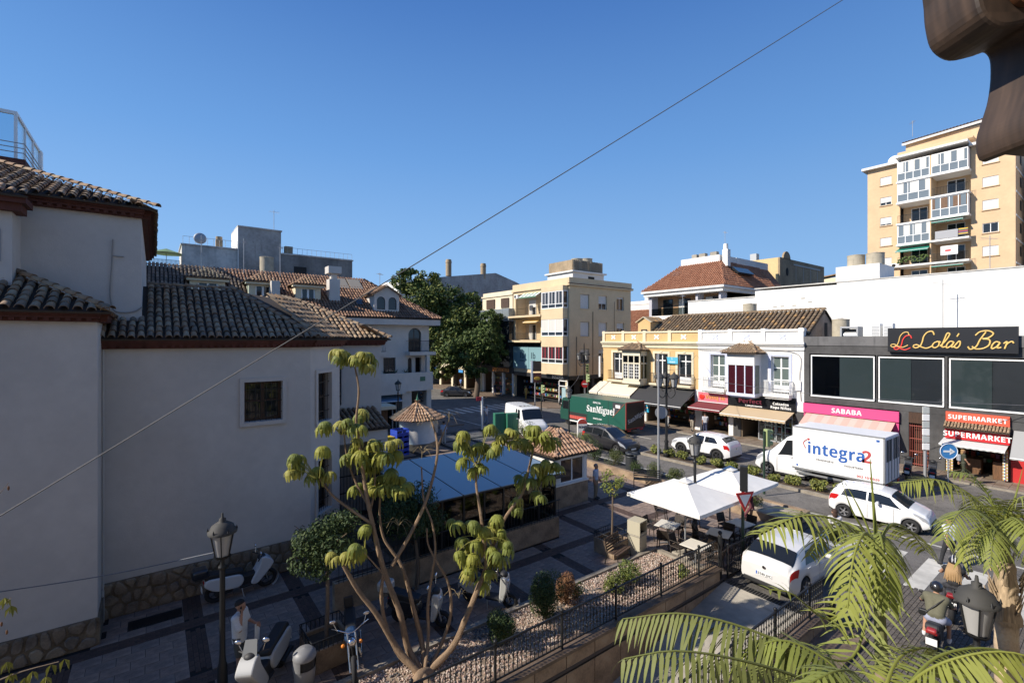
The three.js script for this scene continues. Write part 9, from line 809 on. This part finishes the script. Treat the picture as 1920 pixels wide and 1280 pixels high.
// J: joints; facing +z. Clothes colours by body region.
function person(label, x, y, z, rot, pose, o = {}) {
  const { h = 1.75, shirt = [0.5, 0.5, 0.5], pants = [0.05, 0.05, 0.06], shoes = [0.05, 0.05, 0.05], skin = SKIN, hair = [0.02, 0.015, 0.012], sleeve = 0.5, shorts = false, cell = 0.024, longHair = false, fat = 1, helmet = null, skirt = false, baggy = 0, name = 'person', group = 'people' } = o;
  const t = thing(name, label, 'person', x, y, z, rot, group), J = { pel: [0, 0.94, 0], che: [0, 1.28, 0], nec: [0, 1.47, 0], hea: [0, 1.62, 0.02], sL: [0.185, 1.42, 0], sR: [-0.185, 1.42, 0], eL: [0.23, 1.14, -0.03], eR: [-0.23, 1.14, -0.03], wL: [0.24, 0.9, 0.05], wR: [-0.24, 0.9, 0.05], hL: [0.09, 0.92, 0], hR: [-0.09, 0.92, 0], kL: [0.1, 0.5, 0.02], kR: [-0.1, 0.5, 0.02], aL: [0.1, 0.09, -0.02], aR: [-0.1, 0.09, -0.02], ...pose };
  const toe = (a, k) => { const A = J[a], d = J['t' + a] ?? [0, -0.05, 0.17]; return [A[0] + d[0], A[1] + d[1], A[2] + d[2]]; }; const C = { s: shirt, p: pants, k: skin, f: shoes }; const mid = (a, b, q) => a.map((v, i) => v + (b[i] - v) * q); const bones = [];
  const add = (a, b, r0, r1, c) => bones.push([a, b, r0, r1, C[c]]); const w = fat, B = baggy;
  add(mid(J.hL, J.hR, 0.1), mid(J.hL, J.hR, 0.9), 0.115 * w, 0.115 * w, 'p'); add([J.pel[0] - 0.05, J.pel[1] + 0.06, J.pel[2]], [J.che[0] - 0.07, J.che[1], J.che[2]], 0.105 * w + B, 0.12 * w + B * 0.6, 's'); add([J.pel[0] + 0.05, J.pel[1] + 0.06, J.pel[2]], [J.che[0] + 0.07, J.che[1], J.che[2]], 0.105 * w + B, 0.12 * w + B * 0.6, 's'); add(J.sL, J.sR, 0.075 + B * 0.4, 0.075 + B * 0.4, 's'); add(mid(J.sL, J.che, 0.3), mid(J.sR, J.che, 0.3), 0.1 * w, 0.1 * w, 's'); add(J.nec, J.hea, 0.055, 0.055, 'k');
  for (const s of ['L', 'R']) { const sl = mid(J['s' + s], J['e' + s], Math.min(1, sleeve * 1.4)); add(J['s' + s], sl, 0.062 + B * 0.5, 0.054 + B * 0.6, 's'); add(sl, J['e' + s], 0.044, 0.042, sleeve > 0.8 ? 's' : 'k'); add(J['e' + s], J['w' + s], 0.042, 0.029, sleeve > 0.9 ? 's' : 'k'); const kn = J['k' + s]; if (shorts) { const m = mid(J['h' + s], kn, 0.82); add(J['h' + s], m, 0.1 * w, 0.085, 'p'); add(m, kn, 0.06, 0.055, 'k'); add(kn, J['a' + s], 0.056, 0.037, 'k'); } else { add(J['h' + s], kn, 0.095 * w, 0.068, 'p'); add(kn, J['a' + s], 0.066, 0.05, 'p'); } add(J['a' + s], toe('a' + s), 0.045, 0.036, 'f'); add([J['a' + s][0], J['a' + s][1] - 0.045, J['a' + s][2] - 0.02], toe('a' + s), 0.036, 0.034, 'f'); }
  const hd = J.hea, nod = o.look ?? [0, 0]; // head: cranium, face, nose, jaw, ears
  const fx = Math.sin(nod[0]), fz = Math.cos(nod[0]); const HP = (a, b, c) => [hd[0] + a * fz + c * fx, hd[1] + b, hd[2] - a * fx + c * fz];
  add(HP(0, 0.03, -0.02), HP(0, 0.02, 0.02), 0.098, 0.088, 'k'); add(HP(0, -0.04, 0.03), HP(0, -0.075, 0.05), 0.068, 0.045, 'k'); add(HP(0, 0.0, 0.095), HP(0, -0.03, 0.115), 0.012, 0.018, 'k'); for (const s of [1, -1]) add(HP(s * 0.09, 0.015, -0.01), HP(s * 0.098, -0.02, -0.005), 0.018, 0.012, 'k');
  const lo = [9, 9, 9], hi = [-9, -9, -9]; for (const [a, b, r0, r1] of bones) for (let i = 0; i < 3; i++) { lo[i] = Math.min(lo[i], a[i] - r0 - 0.05, b[i] - r1 - 0.05); hi[i] = Math.max(hi[i], a[i] + r0 + 0.05, b[i] + r1 + 0.05); }
  const pre = bones.map(([a, b, r0, r1, c]) => { const d = [b[0] - a[0], b[1] - a[1], b[2] - a[2]], q = d[0] * d[0] + d[1] * d[1] + d[2] * d[2] + 1e-9; return [a, d, q, r0, r1, c]; }), dist = (p, x2, y2, z2) => { const [a, d, q, r0, r1] = p, ex = x2 - a[0], ey = y2 - a[1], ez = z2 - a[2], u = Math.max(0, Math.min(1, (ex * d[0] + ey * d[1] + ez * d[2]) / q)), X = ex - d[0] * u, Y = ey - d[1] * u, Zz = ez - d[2] * u; return Math.sqrt(X * X + Y * Y + Zz * Zz) - (r0 + (r1 - r0) * u); };
  const K = 0.03, f = (x2, y2, z2) => { let m = 1; for (const p of pre) { const d = dist(p, x2, y2, z2); const hh = Math.max(0, Math.min(1, 0.5 + 0.5 * (m - d) / K)); m = m + (d - m) * hh - K * hh * (1 - hh); } return m; };
  const { vs, tris } = nets(f, lo, hi, cell), pos = [], col = [], nor = []; const eps = 0.008, cs = vs.map((v) => { let b = 9, c = null; for (const p of pre) { const d = dist(p, ...v); if (d < b) { b = d; c = p[5]; } } return c; }), ns = vs.map(([a, b, c]) => { const n = V(f(a + eps, b, c) - f(a - eps, b, c), f(a, b + eps, c) - f(a, b - eps, c), f(a, b, c + eps) - f(a, b, c - eps)).normalize(); return n; }); const noise = vs.map(() => rr(0.9, 1.05)); for (const i of tris) { pos.push(...vs[i]); nor.push(ns[i].x, ns[i].y, ns[i].z); col.push(cs[i][0] * noise[i], cs[i][1] * noise[i], cs[i][2] * noise[i]); }
  const bg = new THREE.BufferGeometry(); bg.setAttribute('position', new THREE.Float32BufferAttribute(pos, 3)); bg.setAttribute('normal', new THREE.Float32BufferAttribute(nor, 3)); bg.setAttribute('uv', new THREE.Float32BufferAttribute(new Float32Array(pos.length / 3 * 2), 2)); bg.setAttribute('color', new THREE.Float32BufferAttribute(col, 3));
  const paintG = (g, c) => { const q = clean(g); const a = new Float32Array(q.attributes.position.count * 3); for (let i = 0; i < a.length; i++) a[i] = c[i % 3]; q.setAttribute('color', new THREE.BufferAttribute(a, 3)); return q; }, extra = [];
  for (const s of ['L', 'R']) { const wv = V(...J['w' + s]), dir = o['hd' + s] ? V(...o['hd' + s]).normalize() : wv.clone().sub(V(...J['e' + s])).normalize(), sd = (s === 'L' ? 1 : -1), q = new THREE.Quaternion().setFromUnitVectors(V(0, -1, 0), dir), curl = o['curl' + s] ?? 0.35, hg = [rbox(0.038, 0.1, 0.082, 0, -0.05, 0, 0.018, 3)]; [[0.03, 0.075], [0.01, 0.085], [-0.011, 0.08], [-0.031, 0.062]].forEach(([zz, L]) => { const a = [0, -0.095, zz], b = [-sd * L * 0.5 * Math.sin(curl), -0.095 - L * 0.5 * Math.cos(curl), zz], c = [b[0] - sd * L * 0.5 * Math.sin(curl * 2.2), b[1] - L * 0.5 * Math.cos(curl * 2.2), zz]; hg.push(bar(a, b, 0.0095, 6), bar(b, c, 0.009, 6, 0.007)); }); hg.push(bar([0, -0.035, 0.036], [-sd * 0.012, -0.075, 0.062], 0.012, 6), bar([-sd * 0.012, -0.075, 0.062], [-sd * 0.022, -0.108, 0.058], 0.0105, 6, 0.008)); extra.push(paintG(merge(hg).applyQuaternion(q).translate(wv.x, wv.y, wv.z), skin)); }
  for (const s of [1, -1]) { const e = HP(s * 0.033, 0.012, 0.094); extra.push(paintG(sph(0.011, ...e, 1, 0.7, 0.6, 8, 6), [0.03, 0.02, 0.015])); } { const m = HP(0, -0.052, 0.096); extra.push(paintG(sph(0.02, ...m, 1.2, 0.25, 0.4, 8, 5), [0.25, 0.08, 0.07])); }
  const bm = new THREE.Mesh(mergeGeometries([bg, ...extra]), bodyM); bm.name = 'body'; bm.castShadow = bm.receiveShadow = true; t.add(bm);
  const hairM = mat(hair, 0.8); if (helmet) { const hm = mk('helmet', new THREE.SphereGeometry(0.145, 20, 14, 0, 6.3, 0, 2.1).scale(0.95, 1.02, 1.12).translate(hd[0], hd[1] + 0.03, hd[2]), paint(helmet, 1), t); if (o.stripes) mk('stripe', [-0.035, 0.035].map((q) => new THREE.TorusGeometry(0.148, 0.017, 4, 20, Math.PI).scale(1, 1.02, 0.6).rotateY(Math.PI / 2).scale(1, 1, 1.1).translate(hd[0] + q, hd[1] + 0.03, hd[2])), M.frameW, hm); } else mk('hair', [new THREE.SphereGeometry(0.112, 16, 10, 0, 6.3, 0, 1.5).rotateX(-0.35).translate(hd[0] - fx * 0.012, hd[1] + 0.042, hd[2] - fz * 0.015)].concat(longHair ? [sph(0.1, hd[0], hd[1] - 0.08, hd[2] - 0.06, 1, 1.6, 0.7)] : []), hairM, t);
  if (longHair && helmet) mk('hair', [...Array(26)].map((_, i) => { const a = (i / 25 - 0.5) * 2.6; return taper([[hd[0] + Math.sin(a) * 0.1, hd[1] - 0.05, hd[2] - Math.cos(a) * 0.1], [hd[0] + Math.sin(a) * 0.16, hd[1] - 0.2, hd[2] - 0.17 - Math.cos(a) * 0.12], [hd[0] + Math.sin(a) * 0.19 + rr(-0.03, 0.03), hd[1] - 0.42 - rr(0, 0.12), hd[2] - 0.26 - Math.cos(a) * 0.1]], 0.032, 0.012, 8, 5); }), mat(hair, 0.7), t);
  t.scale.setScalar(h / 1.75); return t;
}
const walk = (k = 1) => ({ kL: [0.09, 0.52, 0.16 * k], aL: [0.09, 0.1, 0.27 * k], kR: [-0.09, 0.49, 0.0], aR: [-0.09, 0.13, -0.3 * k], taR: [0, -0.08, 0.13], eL: [0.22, 1.15, -0.13 * k], wL: [0.22, 0.93, -0.16 * k], eR: [-0.22, 1.15, 0.06 * k], wR: [-0.21, 0.95, 0.22 * k] });
{ const p = person('man in a white shirt holding a phone to his ear in the shade', 1.62, 0, -12.95, 0.95, { eR: [-0.25, 1.2, 0.14], wR: [-0.14, 1.5, 0.12], eL: [0.24, 1.18, 0.06], wL: [0.16, 1.12, 0.3], kR: [-0.12, 0.5, 0.05], aR: [-0.13, 0.09, 0.04] }, { h: 1.78, shirt: [0.62, 0.62, 0.6], pants: [0.1, 0.095, 0.075], shorts: true, shoes: [0.55, 0.55, 0.55], sleeve: 0.6, baggy: 0.03, cell: 0.018, hdR: [0.1, 1, 0.05], curlR: 0.9, name: 'person' }); mk('phone', rbox(0.07, 0.14, 0.012, -0.13, 1.6, 0.1, 0.006), M.black, p); mk('shirt_hem', lathe([[0.165, 0.82], [0.175, 0.9], [0.17, 1.05]], 18).scale(1.12, 1, 0.85), mat([0.62, 0.62, 0.6], 0.9), p); mk('held_cloth', facePlate([[0.1, 1.12, 0.3], [0.24, 1.1, 0.33], [0.2, 0.72, 0.34], [0.12, 0.66, 0.28]], 0.02), M.frameW, p); }
person('man in white shirt and dark trousers walking past the crossing', 22.6, -0.09, -4.1, 2.5, walk(0.9), { h: 1.78, shirt: [0.66, 0.66, 0.7], pants: [0.025, 0.026, 0.03], sleeve: 0.55, cell: 0.018 });
{ const p = person('woman in white top and dark skirt carrying a white bag over the crossing', 20.6, -0.09, -7.0, 2.3, walk(0.7), { h: 1.65, shirt: [0.62, 0.6, 0.58], pants: [0.02, 0.02, 0.024], sleeve: 0.5, cell: 0.02, longHair: true, hair: [0.05, 0.025, 0.015] }); mk('shopping_bag', rbox(0.3, 0.36, 0.12, -0.26, 0.66, 0.22, 0.04), M.frameW, p); }
const ride = { pel: [0, 0.95, -0.22], che: [0, 1.24, -0.08], nec: [0, 1.42, 0.0], hea: [0, 1.56, 0.06], sL: [0.19, 1.36, -0.04], sR: [-0.19, 1.36, -0.04], eL: [0.3, 1.14, 0.14], eR: [-0.3, 1.14, 0.14], wL: [0.33, 1.06, 0.36], wR: [-0.33, 1.06, 0.36], hL: [0.1, 0.9, -0.2], hR: [-0.1, 0.9, -0.2], kL: [0.22, 0.72, 0.2], kR: [-0.22, 0.72, 0.2], aL: [0.24, 0.34, 0.02], aR: [-0.24, 0.34, 0.02] };
person('woman with long wavy hair and striped helmet riding a motorbike', 18.85, -0.09, -3.33, Math.PI / 2 + 0.12, ride, { h: 1.7, shirt: [0.015, 0.015, 0.017], pants: [0.03, 0.03, 0.035], sleeve: 0.1, cell: 0.018, helmet: [0.012, 0.012, 0.016], stripes: true, longHair: true, hair: [0.32, 0.2, 0.09] });
{ const p = person('heavy man in olive shirt and black helmet riding a motorbike', 16.3, -0.09, -3.22, Math.PI / 2 + 0.1, ride, { h: 1.78, shirt: [0.12, 0.115, 0.075], pants: [0.3, 0.32, 0.42], shorts: true, shoes: [0.6, 0.6, 0.6], fat: 1.28, cell: 0.02, helmet: [0.012, 0.012, 0.014], sleeve: 0.55 }); mk('shoulder_strap', tube([[-0.17, 1.4, -0.13], [-0.02, 1.25, -0.27], [0.17, 1.02, -0.33]], 0.018, 12), M.black, p); mk('shoulder_bag', rbox(0.2, 0.16, 0.1, 0.22, 0.98, -0.26, 0.04), M.black, p); }
person('man in pale shirt standing in shade beside the square kiosk', 17.7, 0, -16.5, 0.4, { eL: [0.24, 1.15, 0], wL: [0.22, 0.95, 0.12] }, { shirt: [0.35, 0.42, 0.55], pants: [0.22, 0.18, 0.12], sleeve: 0.5, cell: 0.024, hair: [0.2, 0.18, 0.17] });
person('man in light blue shirt standing by the round kiosk', 17.6, 0, -32.0, 2.8, walk(0.4), { shirt: [0.4, 0.5, 0.66], pants: [0.45, 0.43, 0.4], sleeve: 0.6, cell: 0.028 });
person('pedestrian in dark red leggings walking behind the umbrellas', 21.4, 0, -10.6, 0.9, walk(0.9), { shirt: [0.03, 0.03, 0.03], pants: [0.12, 0.03, 0.04], cell: 0.026, shoes: [0.5, 0.2, 0.2] });
{ const p = person('woman in leafy dress with backpack passing the supermarket', 37.3, 0, -6.2, 0.5, walk(0.8), { h: 1.66, shirt: [0.05, 0.055, 0.035], pants: [0.05, 0.055, 0.035], sleeve: 0.4, cell: 0.024, hair: [0.3, 0.18, 0.08], longHair: true }); mk('backpack', rbox(0.28, 0.4, 0.16, 0, 1.22, -0.2, 0.06), mat([0.3, 0.32, 0.36]), p); }
[['shopper in a beige coat at the black awning', 37.4, -26.0, 1.2, [0.45, 0.3, 0.2], [0.5, 0.5, 0.48]], ['shopper in dark top outside the red awning', 37.5, -23.6, -1.4, [0.04, 0.04, 0.05], [0.3, 0.26, 0.2]], ['person in white and navy outside the fruit shop sign', 37.2, -22.2, 2.2, [0.5, 0.5, 0.52], [0.04, 0.05, 0.1]]].forEach(([l, x, z, r, s, q]) => person(l, x, 0, z, r, walk(0.4), { shirt: s, pants: q, cell: 0.03 }));
[['person in pale top left of the green cabinets', 25.0, -37.2, 0.4, [0.5, 0.52, 0.56], [0.2, 0.25, 0.32]], ['person in tan top between the green cabinets and the cash van', 28.0, -36.6, -0.6, [0.4, 0.28, 0.18], [0.1, 0.1, 0.1]], ['person in orange crossing the shaded street', 21.9, -49.5, 1.4, [0.5, 0.22, 0.04], [0.2, 0.2, 0.22]], ['person in yellow vest at the far corner', 29.8, -72.0, 0.2, [0.6, 0.6, 0.03], [0.04, 0.05, 0.1]], ['shopper in blue by the pale shops', 39.6, -66.3, 1.8, [0.1, 0.2, 0.45], [0.05, 0.05, 0.07]], ['shopper in white tee before the pale shops', 39.0, -60.6, -1.2, [0.62, 0.62, 0.6], [0.04, 0.04, 0.05]], ['dark clad couple member on the left at the far pavement', 38.8, -55.6, 0.3, [0.03, 0.04, 0.06], [0.05, 0.08, 0.18]], ['dark clad couple member on the right at the far pavement', 39.2, -54.6, 0.1, [0.05, 0.05, 0.06], [0.08, 0.12, 0.24]], ['woman in ochre dress near the far shop entrance', 39.4, -49.2, -1.5, [0.5, 0.3, 0.06], [0.45, 0.26, 0.05]], ['person in dark red at the shop below the beige block', 39.6, -46.0, 1.0, [0.2, 0.03, 0.03], [0.05, 0.05, 0.06]]].forEach(([l, x, z, r, s, q]) => person(l, x, 0, z, r, walk(0.5), { shirt: s, pants: q, cell: 0.034 }));
renderer.render(scene, camera);
